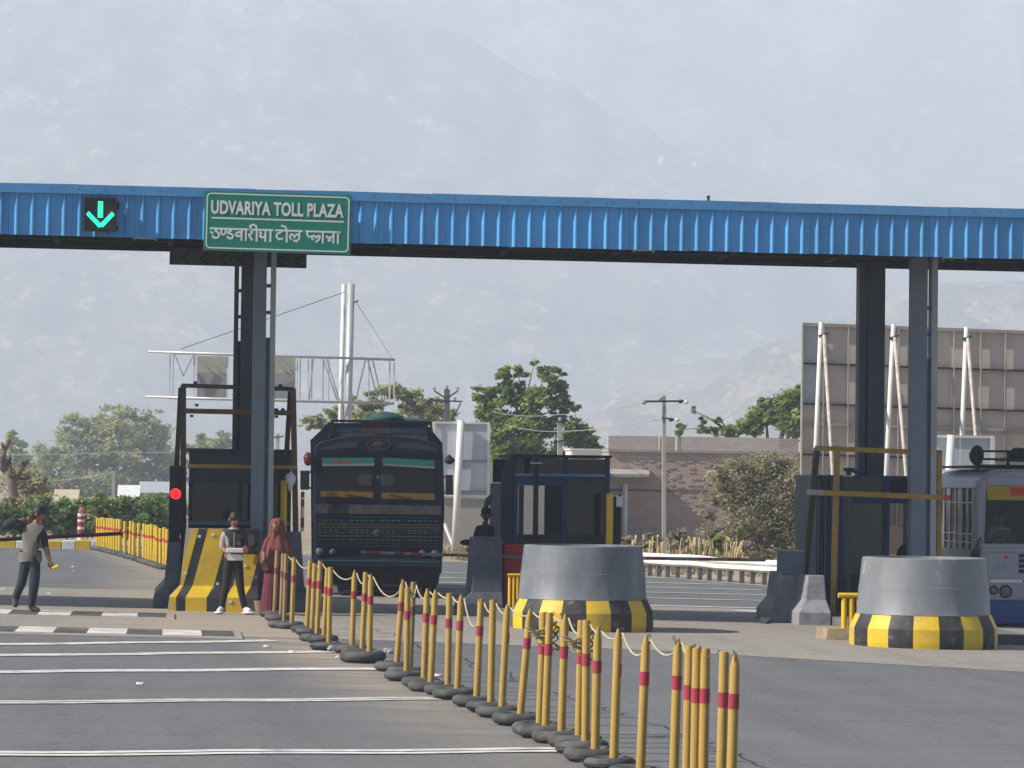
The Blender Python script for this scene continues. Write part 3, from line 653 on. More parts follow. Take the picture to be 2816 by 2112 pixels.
yk = 55.2                                              # the small middle booth
xs_, xa_, xb_ = X(1377, yk), X(1413, yk), X(1676, yk); zt_ = P(1540, 1258, yk).z; zg = gz(xa_) + 0.16
bo = thing('toll_booth', 'small navy toll booth behind the middle round bullnose', 'booth', ((xa_ + xb_) / 2, yk, zg), 'toll booths'); o_ = bo.location
z1, z2, z3 = P(1540, 1313, yk).z, P(1540, 1336, yk).z, P(1540, 1500, yk).z
zf_ = [P(1540, p, yk).z for p in (1270, 1308, 1318, 1336, 1470)]
side = M(o_)                                           # side wall with rounded upper front corner
ol = [(xs_, zg), (xs_ + 0.0, zt_ - 0.45), (xs_ + 0.05, zt_ - 0.18), (xs_ + 0.13, zt_ - 0.02), (xs_ + 0.2, zt_), (xa_, zt_), (xa_, zg)]
side.prism(ol, yk + 0.0, yk + 0.06); obj('corner_panel', side, BOOTHN, bo)
obj('side_wall', M(o_).box(xs_, xs_ + 0.04, yk + 0.061, yk + 1.9, zg, zt_ - 0.46), BOOTHN, bo)
obj('side_wall', M(o_).box(xb_ - 0.04, xb_, yk + 0.061, yk + 1.9, zg, zt_ - 0.03), BOOTHN, bo)
obj('roof', M(o_).box(xs_ + 0.15, xb_ + 0.03, yk - 0.06, yk + 2.0, zt_ + 0.001, zt_ + 0.045), BLACK, bo)
xd = X(1547, yk); xe = X(1561, yk)
for nm, a_, b2, c_, d_ in (('post', xa_ + 0.001, xa_ + 0.07, zg, zt_ - 0.001), ('post', xd, xe, zg, zt_ - 0.001), ('post', xb_ - 0.085, xb_ - 0.001, zg, zt_ - 0.001),
                           ('transom', xa_ + 0.071, xd - 0.001, zf_[3], zf_[1]), ('transom', xe + 0.001, xb_ - 0.086, zf_[2] - 0.02, zf_[1])):
    obj(nm, M(o_).box(a_, b2, yk - 0.015, yk + 0.05, min(c_, d_), max(c_, d_)), BOOTHB, bo)
obj('drip_ledge', M(o_).box(xa_ + 0.02, xb_ - 0.09, yk - 0.04, yk - 0.016, zf_[1] - 0.01, zf_[1] + 0.03), pm('ledge_blue', (0.16, 0.24, 0.36), 0.5), bo)
obj('window', M(o_).box(xa_ + 0.071, xd - 0.001, yk + 0.02, yk + 0.03, zf_[1] + 0.002, zt_ - 0.02), GL, bo); obj('window', M(o_).box(xe + 0.001, xb_ - 0.086, yk + 0.02, yk + 0.03, zf_[1] + 0.002, zt_ - 0.02), GL, bo)
obj('window', M(o_).box(xe + 0.001, xb_ - 0.086, yk + 0.02, yk + 0.03, zf_[4], zf_[2] - 0.022), GL, bo)
obj('pane', M(o_).box(xa_ + 0.071, xd - 0.001, yk + 0.02, yk + 0.03, zf_[4], zf_[3] - 0.002), GLC, bo)
obj('door_stile', M(o_).box(X(1426, yk), X(1440, yk), yk - 0.012, yk + 0.019, zf_[4], zf_[3] - 0.002), BOOTHN, bo)
obj('lower_panel', M(o_).box(xa_ + 0.071, xd - 0.001, yk + 0.0, yk + 0.04, zg, zf_[4] - 0.002), BOOTHN, bo); obj('lower_panel', M(o_).box(xe + 0.001, xb_ - 0.086, yk + 0.0, yk + 0.04, zg, zf_[4] - 0.002), BOOTHN, bo)
obj('rear_wall', M(o_).box(xd - 0.1, xb_ - 0.041, yk + 1.86, yk + 1.9, zg, zt_ - 0.03), BOOTHN, bo)
obj('rear_lintel', M(o_).box(xs_ + 0.041, xd - 0.101, yk + 1.86, yk + 1.9, zf_[3] + 0.05, zt_ - 0.03), BOOTHN, bo)
cp = thing('camera_pole', 'slim dark camera pole standing in front of the small navy booth', 'pole', (X(1473, yk - 0.7), yk - 0.7, zg)); o2 = cp.location
obj('pole', M().tube((0, 0, 0), (0, 0, P(1474, 1262, yk - 0.7).z - zg), 0.05, 0.045, 10), BLACK, cp)
obj('camera_head', M().box(-0.07, 0.09, -0.16, 0.12, 0, 0.08).tube((0, -0.16, 0.04), (0, -0.2, 0.04), 0.03), BLACK, cp).location = (0.02, 0, P(1474, 1262, yk - 0.7).z - zg)
obj('bracket', M().box(-0.1, 0.1, -0.055, 0.055, 0, 0.02), GALV, cp).location = (0, 0, P(1474, 1275, yk - 0.7).z - zg)
# things round the middle island
def pipe_post(label, px, pyt, y, wpx, mat=YELBRIGHT, zb_=None):
    x = X(px, y, pyt); zt2 = P(px, pyt, y).z; z0 = (gz(x) + 0.16) if zb_ is None else zb_
    t_ = thing('guard_post', label, 'post', (x, y, z0), 'yellow pipe guard posts'); r = wpx * y / 8761 / 2
    obj('pipe', M().tube((0, 0, 0), (0, 0, zt2 - z0 - 0.02), r, r, 14).lathe([(r, zt2 - z0 - 0.02), (r * 0.8, zt2 - z0)], 14), mat, t_)
    obj('base_plate', M().box(-r * 1.6, r * 1.6, -r * 1.6, r * 1.6, 0.0, 0.02), GALV, t_)
    return t_
pipe_post('thick yellow guard post at the right corner of the small navy booth', 1677, 1357, 54.4, 20)
pipe_post('yellow guard post beside the right leg of the left dark frame', 781, 1321, 53.9, 18)
pipe_post('stout yellow guard post right of the grey right-hand column', 2575, 1404, 53.9, 22)
dk = thing('speaker_column', 'narrow black cabinet behind the yellow post of the small booth', 'cabinet', (X(1697, 55.0), 55.0, zg)); obj('body', M().box(-0.07, 0.07, 0, 0.25, 0, P(1697, 1366, 55).z - zg), BLACK, dk, bevel=0.01)
obj('door', M().box(-0.055, 0.055, -0.008, -0.001, 0.15, 1.2), BOOTHN, dk)
nt_ = thing('paper_notice', 'white paper notice on the black cabinet beside the small booth', 'notice', P(1704, 1362, 54.9)); obj('sheet', M().box(-0.055, 0.055, 0, 0.008, -0.20, 0.0), WHITEP, nt_); obj('clip', M().box(-0.02, 0.02, -0.006, 0, -0.02, 0.012), BLACK, nt_)
# red barrier machine and booms
ym = 54.0
a, b = P(1384, 1666, ym), P(1446, 1498, ym)
rm = thing('barrier_machine', 'red barrier gate cabinet left of the middle bullnose', 'cabinet', ((a.x + b.x) / 2, ym, gz(a.x))); hw = (b.x - a.x) / 2; rm.location.z = gz(a.x) + 0.15; hz2 = b.z - gz(a.x) - 0.15
obj('cabinet', M().box(-hw, hw, 0, 0.36, 0, hz2 - 0.05), REDP, rm, bevel=0.012); obj('lid', M().box(-hw - 0.01, hw + 0.01, -0.012, 0.37, hz2 - 0.048, hz2), REDP, rm, bevel=0.01)
obj('door', M().box(-hw + 0.03, hw - 0.03, -0.012, -0.001, 0.08, hz2 - 0.3), REDP, rm); obj('plinth', M().box(-hw - 0.03, hw + 0.03, -0.03, 0.39, -0.02, 0.06), CONCD, rm)
BOOMW = pm('boom_grey', (0.20, 0.205, 0.21), 0.6, 0.15, 3, dirt=0.4, dc=(0.14, 0.13, 0.13)); BOOMR = pm('boom_red', (0.26, 0.03, 0.04), 0.6, 0.15, 3, dirt=0.3, dc=(0.16, 0.05, 0.05))
BOOMD = pm('boom_dark', (0.05, 0.05, 0.055), 0.6, 0.2, 3)
def boom(label, p, q, y, r, cuts, first, mA=None, mB=None):
    p, q = P(*p, y), P(*q, y); t_ = thing('boom_barrier', label, 'boom barrier', p)
    cs = [0] + cuts + [1]
    for k in range(len(cs) - 1):
        a_, b2 = Vector((0, 0, 0)).lerp(q - p, cs[k]), Vector((0, 0, 0)).lerp(q - p, cs[k + 1])
        red = (k % 2 == 0) == first
        obj('red_band' if red else 'grey_band', M().tube(a_, b2, r, r, 10), (mA or BOOMR) if red else (mB or BOOMW), t_)
    return t_
boom('lowered red and grey boom barrier across the truck lane', (992, 1518), (1448, 1533), ym - 0.10, 0.026, [0.03, 0.12, 0.20, 0.26, 0.30, 0.37, 0.50, 0.58, 0.66, 0.745], False)
boom('red and grey boom barrier reaching right from the middle bullnose', (1700, 1534), (2105, 1540), ym + 0.3, 0.030, [0.19, 0.325, 0.54, 0.64, 0.74, 0.83], False)
boom('dark boom barrier across the near left lane behind the walking man', (-190, 1494), (336, 1467), 55.2, 0.034, [0.56, 0.66, 0.78, 0.91], False, pm('boom_maroon', (0.16, 0.03, 0.035), 0.6), BOOMD)
# dark barrier left of the red cabinet
xq0, xq1 = X(1304, 53.3, 1600), X(1382, 53.3, 1600)
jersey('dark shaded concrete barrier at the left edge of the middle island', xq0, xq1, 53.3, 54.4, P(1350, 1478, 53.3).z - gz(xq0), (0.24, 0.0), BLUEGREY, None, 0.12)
# pipe railings beside the bullnoses
def railing(label, pipes, top, y, pyt, pyb, rpx):
    x0, x1 = X(top[0], y, pyt), X(top[1], y, pyt); zt2, zb2 = P(top[0], pyt, y).z, P(top[0], pyb, y).z
    t_ = thing('pipe_railing', label, 'railing', ((x0 + x1) / 2, y, zb2)); o2 = t_.location; r = rpx * y / 8761 / 2
    for p in pipes: x = X(p, y, pyb); obj('pipe', M(o2).tube((x, y, zb2 - 0.05), (x, y, zt2 - r), r, r, 12), YELBRIGHT, t_)
    obj('top_rail', M(o2).tube((x0, y - 0.01, zt2), (x1, y - 0.01, zt2), r * 0.9, r * 0.9, 12), YELBRIGHT, t_)
    return t_
railing('bright yellow triple pipe railing between red cabinet and middle bullnose', (1401, 1412, 1423), (1396, 1436), 50.2, 1581, 1664, 9)
railing('bright yellow pipe railing left of the right-hand bullnose', (2321, 2341, 2361), (2305, 2372), 47.6, 1637, 1728, 16)
cs = G(2320, 1762); cs_ = M(); x0, x1 = X(2279, cs.y), X(2368, cs.y); zz = P(2320, 1729, cs.y).z
stub = thing('kerb_stub', 'chipped yellowish concrete stub at the foot of the yellow pipe railing', 'kerb', (x0, cs.y, gz(x0))); cs_ = M(stub.location)
cs_.loft([[(x0 - 0.03, cs.y - 0.02, gz(x0) - 0.02), (x1, cs.y, gz(x0) - 0.02), (x1, cs.y + 0.8, gz(x0) - 0.02), (x0 - 0.03, cs.y + 0.8, gz(x0) - 0.02)], [(x0 + 0.02, cs.y + 0.05, zz), (x1, cs.y + 0.04, zz - 0.01), (x1, cs.y + 0.8, zz), (x0, cs.y + 0.8, zz)]])
obj('block', cs_, pm('stub_tan', (0.30, 0.225, 0.13), 0.9, 0.25, 5, 0.4, 15, dirt=0.8, dc=(0.24, 0.22, 0.2), dsc=6, chips=0.8), stub)
# right-hand island: two pale barriers, blue block, frame and booth
yw = 53.0
WALLP = pm('barrier_pale', (0.27, 0.27, 0.28), 0.85, 0.15, 1.5, 0.2, 20, dirt=0.85, dc=(0.08, 0.085, 0.10), dsc=3.5)
jersey('pale concrete barrier carrying the blue-grey block, farther of the two by the yellow frame', X(2142, 54.0), X(2200, 54.0), 54.0, 54.9, P(2170, 1575, 54.0).z - gz(11), (0.22, 0.0), WALLP, 'pale barriers of the right island', 0.28)
jersey('pale concrete barrier nearer the yellow frame, right of the dark gap', X(2222, yw), X(2272, yw), yw, 53.9, P(2240, 1583, yw).z - gz(11), (0.20, 0.05), WALLP, 'pale barriers of the right island', 0.26)
a, b = P(2151, 1581, 53.98), P(2214, 1517, 53.98)
bb = thing('blue_block', 'square blue-grey block resting on the farther pale barrier', 'block', (a.x, 53.98, a.z)); obj('body', M(bb.location).box(a.x, b.x, 53.98, 54.5, a.z + 0.005, b.z), pm('block_blue', (0.10, 0.15, 0.20), 0.7, 0.12, 2, dirt=0.3), bb, bevel=0.015); obj('lid', M(bb.location).box(a.x - 0.01, b.x + 0.01, 53.96, 54.52, b.z + 0.001, b.z + 0.02), CONC, bb)

yq = 53.5
gf = thing('portal_gantry', 'yellow steel portal frame around the right-hand booth', 'frame', (X(2400, yq), yq, gz(X(2400, yq)))); o_ = gf.location
zf0 = gz(X(2290, yq)) - 0.05
fb('post', Vector((X(2288, yq, 1740), yq, zf0)), P(2303, 1226, yq), 0.088, YELSHADE, gf, o_)
fb('post', P(2581, 1545, yq), P(2583, 1238, yq), 0.085, YELSHADE, gf, o_)
fb('leg', P(2247, 1232, yq + 1.0), P(2212, 1590, yq + 1.3), 0.10, BROWNSHADE, gf, o_)
fb('top_bar', P(2242, 1232, yq + 0.02), P(2590, 1246, yq + 0.02), 0.082, YELSHADE, gf, o_)
fb('cross_bar', P(2264, 1355, yq - 0.06), P(2596, 1368, yq - 0.06), 0.088, YELSHADE, gf, o_)
obj('bar_end', M(o_).bar(P(2219, 1353, yq - 0.06), P(2263.5, 1355, yq - 0.06), 0.095, 0.095), pm('end_grey', (0.32, 0.28, 0.27), 0.7), gf); obj('bar_end', M(o_).bar(P(2596.5, 1368, yq - 0.06), P(2611, 1369, yq - 0.06), 0.09, 0.09), REDP, gf)
for px, py in ((2243, 1268), (2576, 1313)): q = P(px, py, yq + 0.1); obj('clamp', M(o_).box(q.x - 0.05, q.x + 0.05, q.y - 0.06, q.y + 0.06, q.z - 0.04, q.z + 0.04), BLACK, gf)
yk = 54.5
xs_, xa_, xb_ = X(2249, yk), X(2312, yk), X(2560, yk); zt_ = P(2400, 1311, yk).z; zg = gz(xa_) + 0.14
bo = thing('toll_booth', 'blue toll booth inside the yellow frame behind the right-hand bullnose', 'booth', ((xa_ + xb_) / 2, yk, zg), 'toll booths'); o_ = bo.location
RIB = pm('booth_rib_blue', (0.012, 0.025, 0.065), 0.5, 0.15, 3)  # rib blue also darkened for the shade it stands in
for k in range(7):
    x = xs_ + (xa_ - xs_) * k / 7; obj('side_rib', M(o_).box(x + 0.006, x + (xa_ - xs_) / 7 - 0.012, yk + 0.02 - 0.0 * k, yk + 0.06 + 0.015 * (k % 2), zg, zt_ - 0.03), RIB if k % 2 else pm('booth_rib_grey', (0.07, 0.085, 0.11), 0.5), bo)
obj('side_wall', M(o_).box(xs_, xs_ + 0.03, yk + 0.09, yk + 2, zg, zt_ - 0.03), RIB, bo); obj('side_wall', M(o_).box(xb_ - 0.03, xb_, yk + 0.09, yk + 2, zg, zt_ - 0.03), BOOTHB, bo)
obj('roof', M(o_).box(xs_ - 0.02, xb_ + 0.03, yk - 0.05, yk + 2.1, zt_ - 0.028, zt_ + 0.02), BOOTHB, bo)
zz = [P(2400, p, yk).z for p in (1362, 1384, 1510, 1580)]
xm0, xm1 = X(2431, yk), X(2446, yk)
for nm, a_, b2, c_, d_ in (('post', xa_ + 0.001, xa_ + 0.06, zg, zt_ - 0.03), ('post', xm0, xm1, zg, zt_ - 0.03), ('post', xb_ - 0.06, xb_ - 0.001, zg, zt_ - 0.03), ('transom', xa_ + 0.061, xm0 - 0.001, zz[1], zz[0]), ('transom', xm1 + 0.001, xb_ - 0.061, zz[1], zz[0])):
    obj(nm, M(o_).box(a_, b2, yk - 0.01, yk + 0.05, c_, d_), BOOTHB, bo)
GLG = glass('green_glass', (0.05, 0.065, 0.06), 0.80)
obj('window', M(o_).box(xa_ + 0.061, xm0 - 0.001, yk + 0.02, yk + 0.03, zz[3], zz[1] - 0.002), GLG, bo); obj('window', M(o_).box(xm1 + 0.001, xb_ - 0.061, yk + 0.02, yk + 0.03, zz[3], zz[1] - 0.002), glass('smoke_glass', (0.04, 0.04, 0.04), 0.45), bo)
obj('top_window', M(o_).box(xa_ + 0.061, xm0 - 0.001, yk + 0.02, yk + 0.03, zz[0] + 0.002, zt_ - 0.03), GL, bo); obj('top_window', M(o_).box(xm1 + 0.001, xb_ - 0.061, yk + 0.02, yk + 0.03, zz[0] + 0.002, zt_ - 0.03), GL, bo)
obj('lower_panel', M(o_).box(xa_ + 0.061, xm0 - 0.001, yk, yk + 0.04, zg, zz[3] - 0.002), BOOTHN, bo); obj('lower_panel', M(o_).box(xm1 + 0.001, xb_ - 0.061, yk, yk + 0.04, zg, zz[3] - 0.002), BOOTHN, bo)
obj('rear_wall', M(o_).box(xs_ + 0.03, xm0, yk + 1.96, yk + 2.0, zg, zt_ - 0.03), BOOTHN, bo)
obj('clerk_chair', M(o_).ell((X(2490, yk + 1), yk + 1, P(2490, 1530, yk + 1).z), (0.16, 0.1, 0.22)).ell((X(2490, yk + 1), yk + 1, P(2490, 1565, yk + 1).z), (0.22, 0.2, 0.12)), BLACK, bo)
cp2 = thing('camera_pole', 'slim dark camera pole in front of the blue right-hand booth', 'pole', (X(2333, 53.8), 53.8, gz(10) + 0.12)); h_ = P(2338, 1296, 53.8).z - cp2.location.z
obj('pole', M().tube((0, 0, 0), (0.0, 0, h_), 0.05, 0.045, 10), STEELD, cp2); obj('camera_head', M().box(-0.07, 0.06, -0.16, 0.12, 0, 0.06).tube((0.03, 0, 0.02), (0.24, 0.02, -0.04), 0.03), BLACK, cp2).location = (0, 0, h_); obj('bracket', M().box(-0.08, 0.08, -0.05, 0.05, 0, 0.02), GALV, cp2).location = (0, 0, h_ - 0.09)
# white rag on the yellow guard post, red and white post by the truck
rg = thing('plastic_bag', 'white plastic bag caught on the yellow post by the left frame', 'bag', P(797, 1322, 53.8))
m = M(); m.ell((0, 0, 0.02), (0.085, 0.05, 0.11), 9, 6, 0, 0.22).ell((0.01, 0, -0.10), (0.05, 0.04, 0.08), 8, 5, 0, 0.25); obj('body', m, WHITEP, rg, True)
def delineator(label, px, pyt, pyb, y, wpx, cap_, cuts, group='red and white marker posts'):
    z0, z1 = P(px, pyb, y).z, P(px, pyt, y).z; t_ = thing('marker_post', label, 'post', (X(px, y, pyb), y, z0), group); r = wpx * y / 8761 / 2; h = z1 - z0
    for k in range(len(cuts) - 1): obj('white_band' if k % 2 == 0 else 'red_band', M().tube((0, 0, h * cuts[k]), (0, 0, h * cuts[k + 1]), r, r, 12), WHITEP if k % 2 == 0 else MAROON, t_)
    if cap_: m = M(); m.ell((0.03, 0, h + r * 0.6), (r * 1.1, r * 0.5, r * 1.2), 12, 8); obj('reflector', m, pm('reflector_red', (0.45, 0.12, 0.11), 0.4), t_)
delineator('slender red and white marker post squeezed between left frame and truck', 831, 1352, 1462, 54.2, 10, False, [0, 0.1, 0.35, 0.62, 0.80, 0.86, 1.0][::1])
delineator('red and white marker post with round red top on the left kerb', 222, 1412, 1488, 98.0, 19, True, [0, 0.24, 0.42, 0.52, 0.70, 0.78, 0.90, 1.0][:8])
delineator('red and white marker post half hidden behind the walking man', 108, 1438, 1488, 98.0, 10, True, [0, 0.3, 0.45, 0.6, 0.72, 0.85, 1.0][:7])
# ------------------------------------------------------------------ roped bollard row on tyre bases
def bollard_proto(name, tip, h, r, mat, band, half=False):
    t_ = thing(name, 'x', 'bollard', (0, 0, -50), 'yellow bollards of the roped row')
    prof = [(r * 1.02, 0.0), (r, 0.3), (r * 0.97, h - (0.10 if tip else 0.02))] + ([(r * 0.55, h - 0.035), (r * 0.22, h)] if tip else [(r * 0.85, h), ])
    p = obj('pole', M().lathe(prof, 14), mat, t_, 'auto')
    zb2, zt2 = h - 0.375, h - 0.275
    b = M()
    if half:
        a0, a1 = -math.radians(70), math.radians(50); rr = r + 0.003
        b.loft([[((q) * math.cos(a0 + (a1 - a0) * i / 8), q * math.sin(a0 + (a1 - a0) * i / 8), z) for q, z in ((rr, zb2), (rr, zt2), (rr - 0.006, zt2), (rr - 0.006, zb2))] for i in range(9)])
    else: b.lathe([(r - 0.002, zb2), (r + 0.003, zb2), (r + 0.003, zt2), (r - 0.002, zt2)], 14)
    obj('band', b, band, p)
    k = [Vector((r * 0.6, 0, h - 0.07)), Vector((r * 0.8, 0, h + 0.0)), Vector((r * 1.15, -0.01, h + 0.012)), Vector((r * 1.3, -0.01, h - 0.02))]
    obj('hook', M().path(k, 0.0045, 5), pm('hook_rust', (0.10, 0.07, 0.05), 0.8), p)
    ty = M().torus((0, 0, 0.055), 0.158, 0.056, 28, 12, 0, 0.88); obj('tyre', ty, RUBBER, t_, True)
    obj('tread', M().torus((0, 0, 0.055), 0.2105, 0.0045, 26, 4), RUBBER, t_, True)
    obj('filling', M().lathe([(0.12, 0.0), (0.12, 0.05), (0.03, 0.075)], 14), CONCD, t_)
    return t_
PB = {'tip': bollard_proto('bollard', True, 1.09, 0.043, POLEY, MAROON), 'flat': bollard_proto('bollard', False, 1.09, 0.043, POLEY, MAROON),
      'half': bollard_proto('bollard', True, 1.09, 0.043, POLEY, MAROON, True), 'brown': bollard_proto('bollard', False, 1.06, 0.040, POLEB, pm('band_dull', (0.17, 0.06, 0.06), 0.8))}
BL = [  # top, visible foot, width in photo pixels, kind, what singles it out
    (762, 1515, 754, 1684, 11, 'brown', 'dull brown bollard standing first in the roped row beside the woman in red'),
    (779, 1523, 772, 1695, 9, 'brown', 'dull brown bollard mostly hidden behind a thicker one at the far end of the row'),
    (787, 1524, 781, 1712, 11, 'brown', 'thick dull brown bollard in front of the hidden one at the far end'),
    (809, 1534, 802, 1715, 10, 'flat', 'thin yellow bollard where the rope begins to sag, far end of the row'),
    (853, 1542, 844, 1725, 10, 'flat', 'leftmost of four close yellow bollards against the dark truck'),
    (866, 1551, 857, 1733, 11, 'flat', 'second of four close yellow bollards against the dark truck'),
    (881, 1544, 871, 1747, 11, 'flat', 'third of four close yellow bollards against the dark truck'),
    (901, 1563, 890, 1753, 11, 'flat', 'yellow bollard just hidden behind the front one of the close four'),
    (909, 1561, 904, 1771, 13, 'flat', 'front and widest of the four close yellow bollards by the truck'),
    (975, 1570, 968, 1779, 13, 'tip', 'lone pointed yellow bollard between two rope sags before the truck grille'),
    (1006, 1575, 995, 1790, 12, 'flat', 'yellow bollard left of a touching pair before the truck bumper'),
    (1020, 1580, 1016, 1804, 15, 'tip', 'yellow bollard in the biggest tyre of the row before the truck'),
    (1108, 1594, 1090, 1827, 14, 'tip', 'leaning yellow bollard at the right end of the long rope sag'),
    (1121, 1617, 1118, 1853, 15, 'flat', 'yellow bollard with a brown one tucked behind its right side'),
    (1137, 1602, 1127, 1842, 12, 'brown', 'brown bollard tucked behind a yellow one at the truck right corner'),
    (1175, 1620, 1165, 1870, 14, 'tip', 'left of two paired yellow bollards below the truck right corner'),
    (1197, 1623, 1184, 1880, 15, 'tip', 'right of two paired yellow bollards below the truck right corner'),
    (1236, 1633, 1231, 1890, 16, 'flat', 'yellow bollard with the brightest red band of the row'),
    (1268, 1637, 1257, 1901, 16, 'tip', 'yellow bollard left of the deep rope loop before the dark barrier'),
    (1323, 1649, 1310, 1921, 17, 'flat', 'clean bright yellow bollard right of the deep rope loop'),
    (1356, 1652, 1349, 1936, 18, 'flat', 'yellow bollard without any red band before the red cabinet'),
    (1395, 1663, 1379, 1949, 17, 'half', 'yellow bollard with a broken white-chipped band, left of the tilted one'),
    (1458, 1676, 1429, 1970, 19, 'tip', 'most tilted yellow bollard before the middle bullnose'),
    (1495, 1686, 1483, 1994, 16, 'flat', 'yellow bollard left in the pair wrapped with tangled rope'),
    (1512, 1687, 1499, 2003, 18, 'flat', 'yellow bollard right in the pair wrapped with tangled rope'),
    (1554, 1691, 1543, 2016, 20, 'tip', 'pointed yellow bollard standing alone right of the tangled rope'),
    (1599, 1708, 1591, 2030, 15, 'flat', 'yellow bollard left in the pair below the bullnose right edge'),
    (1613, 1708, 1610, 2045, 20, 'flat', 'yellow bollard right in the pair below the bullnose right edge'),
    (1644, 1726, 1636, 2066, 23, 'tip', 'pointed yellow bollard right beside the roped pair under the bullnose'),
    (1701, 1731, 1687, 2089, 24, 'half', 'pointed yellow bollard whose band shows only on its right side'),
    (1778, 1749, 1760, 2119, 26, 'tip', 'second widest spaced pointed yellow bollard, its foot cut by the frame'),
    (1865, 1757, 1852, 2136, 27, 'tip', 'pointed yellow bollard left of the cluster of three flat ones'),
    (1897, 1778, 1887, 2176, 18, 'flat', 'leftmost of the clustered three flat-topped yellow bollards'),
    (1917, 1785, 1909, 2188, 18, 'flat', 'middle of the clustered three flat-topped yellow bollards'),
    (1941, 1786, 1932, 2190, 28, 'flat', 'rightmost and thickest of the clustered three flat-topped yellow bollards'),
    (1991, 1795, 1980, 2203, 23, 'flat', 'left of the two nearest yellow bollards at the row end'),
    (2022, 1797, 2008, 2212, 28, 'tip', 'nearest yellow bollard, last in the roped row'),
]
tops = []
used = set()
for tx, ty_, bx_, by_, wpx, kind, lab in BL:
    g0 = G(bx_, by_ + 0.085 * (by_ - ty_)); top = P(tx, ty_, g0.y); h = top.z - gz(g0.x)
    pr_ = PB[kind]; loc = (g0.x, g0.y, gz(g0.x) + 0.008)
    if kind in used: t_ = dup(pr_, loc, lab)
    else: t_ = pr_; t_.location = loc; t_['label'] = lab; used.add(kind)
    lean = (top.x - g0.x) / h; rr = max(0.8, min(1.25, wpx / 8761 * g0.y / 0.086)); 
    rz = random.uniform(-0.5, 0.5) if kind == 'half' else random.uniform(0, 6.28)
    for ch in t_.children:
        if ch.name.startswith('pole'):
            ch.rotation_mode = 'ZYX'; ch.rotation_euler = (random.uniform(-0.012, 0.012), math.atan(lean), rz); ch.scale = (rr, rr, h / (1.06 if kind == 'brown' else 1.09))
            if 'without any red band' in lab:
                for q in list(ch.children):
                    if q.name.startswith('band'): bpy.data.objects.remove(q)
        elif ch.name.startswith(('tyre', 'tread')):
            s = (1.34 if 'biggest tyre' in lab else random.uniform(0.94, 1.08)); ch.scale = (s, s, s); a_ = random.uniform(-0.03, 0.03); ch.rotation_euler = (a_, random.uniform(-0.04, 0.04), random.uniform(0, 6)) if ch.name.startswith('tyre') else (0, 0, 0)
            ch.location = (-0.03 if s < 1.2 else -0.08, 0, 0)
    tops.append((Vector((top.x + 0.03, top.y - 0.02, top.z - 0.03)), kind, lab))
sag = {3: 0.10, 8: 0.10, 9: 0.12, 11: 0.20, 13: 0.11, 14: 0.11, 17: 0.05, 18: 0.26, 19: 0.09, 20: 0.07, 21: 0.05, 25: 0.10, 28: 0.05, 29: 0.14, 30: 0.10, 31: 0.08}
rp = M(); pts = []
for i in range(2, len(tops) - 3):
    a, b = tops[i][0], tops[i + 1][0]; s = sag.get(i, 0.03); L = (b - a).length; n = 9
    pts += [a.lerp(b, k / n) - Vector((0, 0, 4 * s * (k / n) * (1 - k / n))) for k in range(n)]
rp.path(pts, 0.0085, 6)
ro = obj('barrier_rope', rp, ROPE, None, True); tag(ro, 'pale sagging rope strung from bollard to bollard along the yellow row', 'rope')
for idx, lab in ((23, 'tangled dull rope wound round the bollard pair before the middle bullnose'), (26, 'tangled dull rope wound round the bollard pair under the bullnose right edge')):
    m = M(); c = (tops[idx][0] + tops[idx + 1][0]) / 2
    for k in range(5):
        p = []
        for j in range(15):
            a_ = 2 * math.pi * j / 14; p.append(c + Vector(((0.085 + 0.02 * k % 0.03) * math.cos(a_) - 0.03, 0.075 * math.sin(a_) - 0.02, -0.10 - 0.035 * k + 0.05 * math.cos(a_ + k) + 0.02 * random.random())))
        m.path(p, 0.009, 5)
    for k in range(3):
        p = [c + Vector((0.03 - 0.05 * j + 0.02 * k, -0.07, -0.05 - 0.06 * math.sin(j * 0.9) - 0.03 * k - 0.02 * j)) for j in range(6)]; m.path(p, 0.009, 5)
    o = obj('tangled_rope', m, ROPED, None, True); tag(o, lab, 'rope', 'tangled ropes on the bollards')
# leaning yellow post by the standing man, far row beyond the left island
g0 = G(697, 1684); tp = P(709, 1511, g0.y)
t_ = dup(PB['flat'], (g0.x, g0.y, gz(g0.x)), 'slightly leaning yellow post with red band between standing man and woman', 'yellow bollards of the roped row')
for ch in list(t_.children):
    if ch.name.startswith('pole'):
        ch.rotation_mode = 'ZYX'; ch.rotation_euler = (0, math.atan((tp.x - g0.x) / (tp.z - gz(g0.x))), 1); ch.scale = (1.0, 1.0, (tp.z - gz(g0.x)) / 1.09)
    elif ch.name.startswith(('tyre', 'tread')): bpy.data.objects.remove(ch)
FARY = pm('far_post_yellow', (0.72, 0.47, 0.03), 0.6, 0.12, 6, dirt=0.4, dc=(0.5, 0.32, 0.06), dsc=5)
fp = thing('marker_post', 'x', 'post', (0, 0, -60), 'bright yellow posts beyond the left island')
obj('pole', M().lathe([(0.052, 0), (0.052, 0.98), (0.04, 1.0)], 10), FARY, fp); obj('band', M().lathe([(0.05, 0.66), (0.055, 0.66), (0.055, 0.735), (0.05, 0.735)], 10), pm('band_red', (0.62, 0.07, 0.03), 0.6), fp)
obj('tyre', M().torus((0, 0, 0.06), 0.17, 0.065, 20, 8), RUBBER, fp, True)
fx = [268, 274, 281, 287, 294, 301, 308, 315, 322, 329, 344, 358, 367, 381, 396, 403, 410, 417, 424, 431, 442, 452, 459]
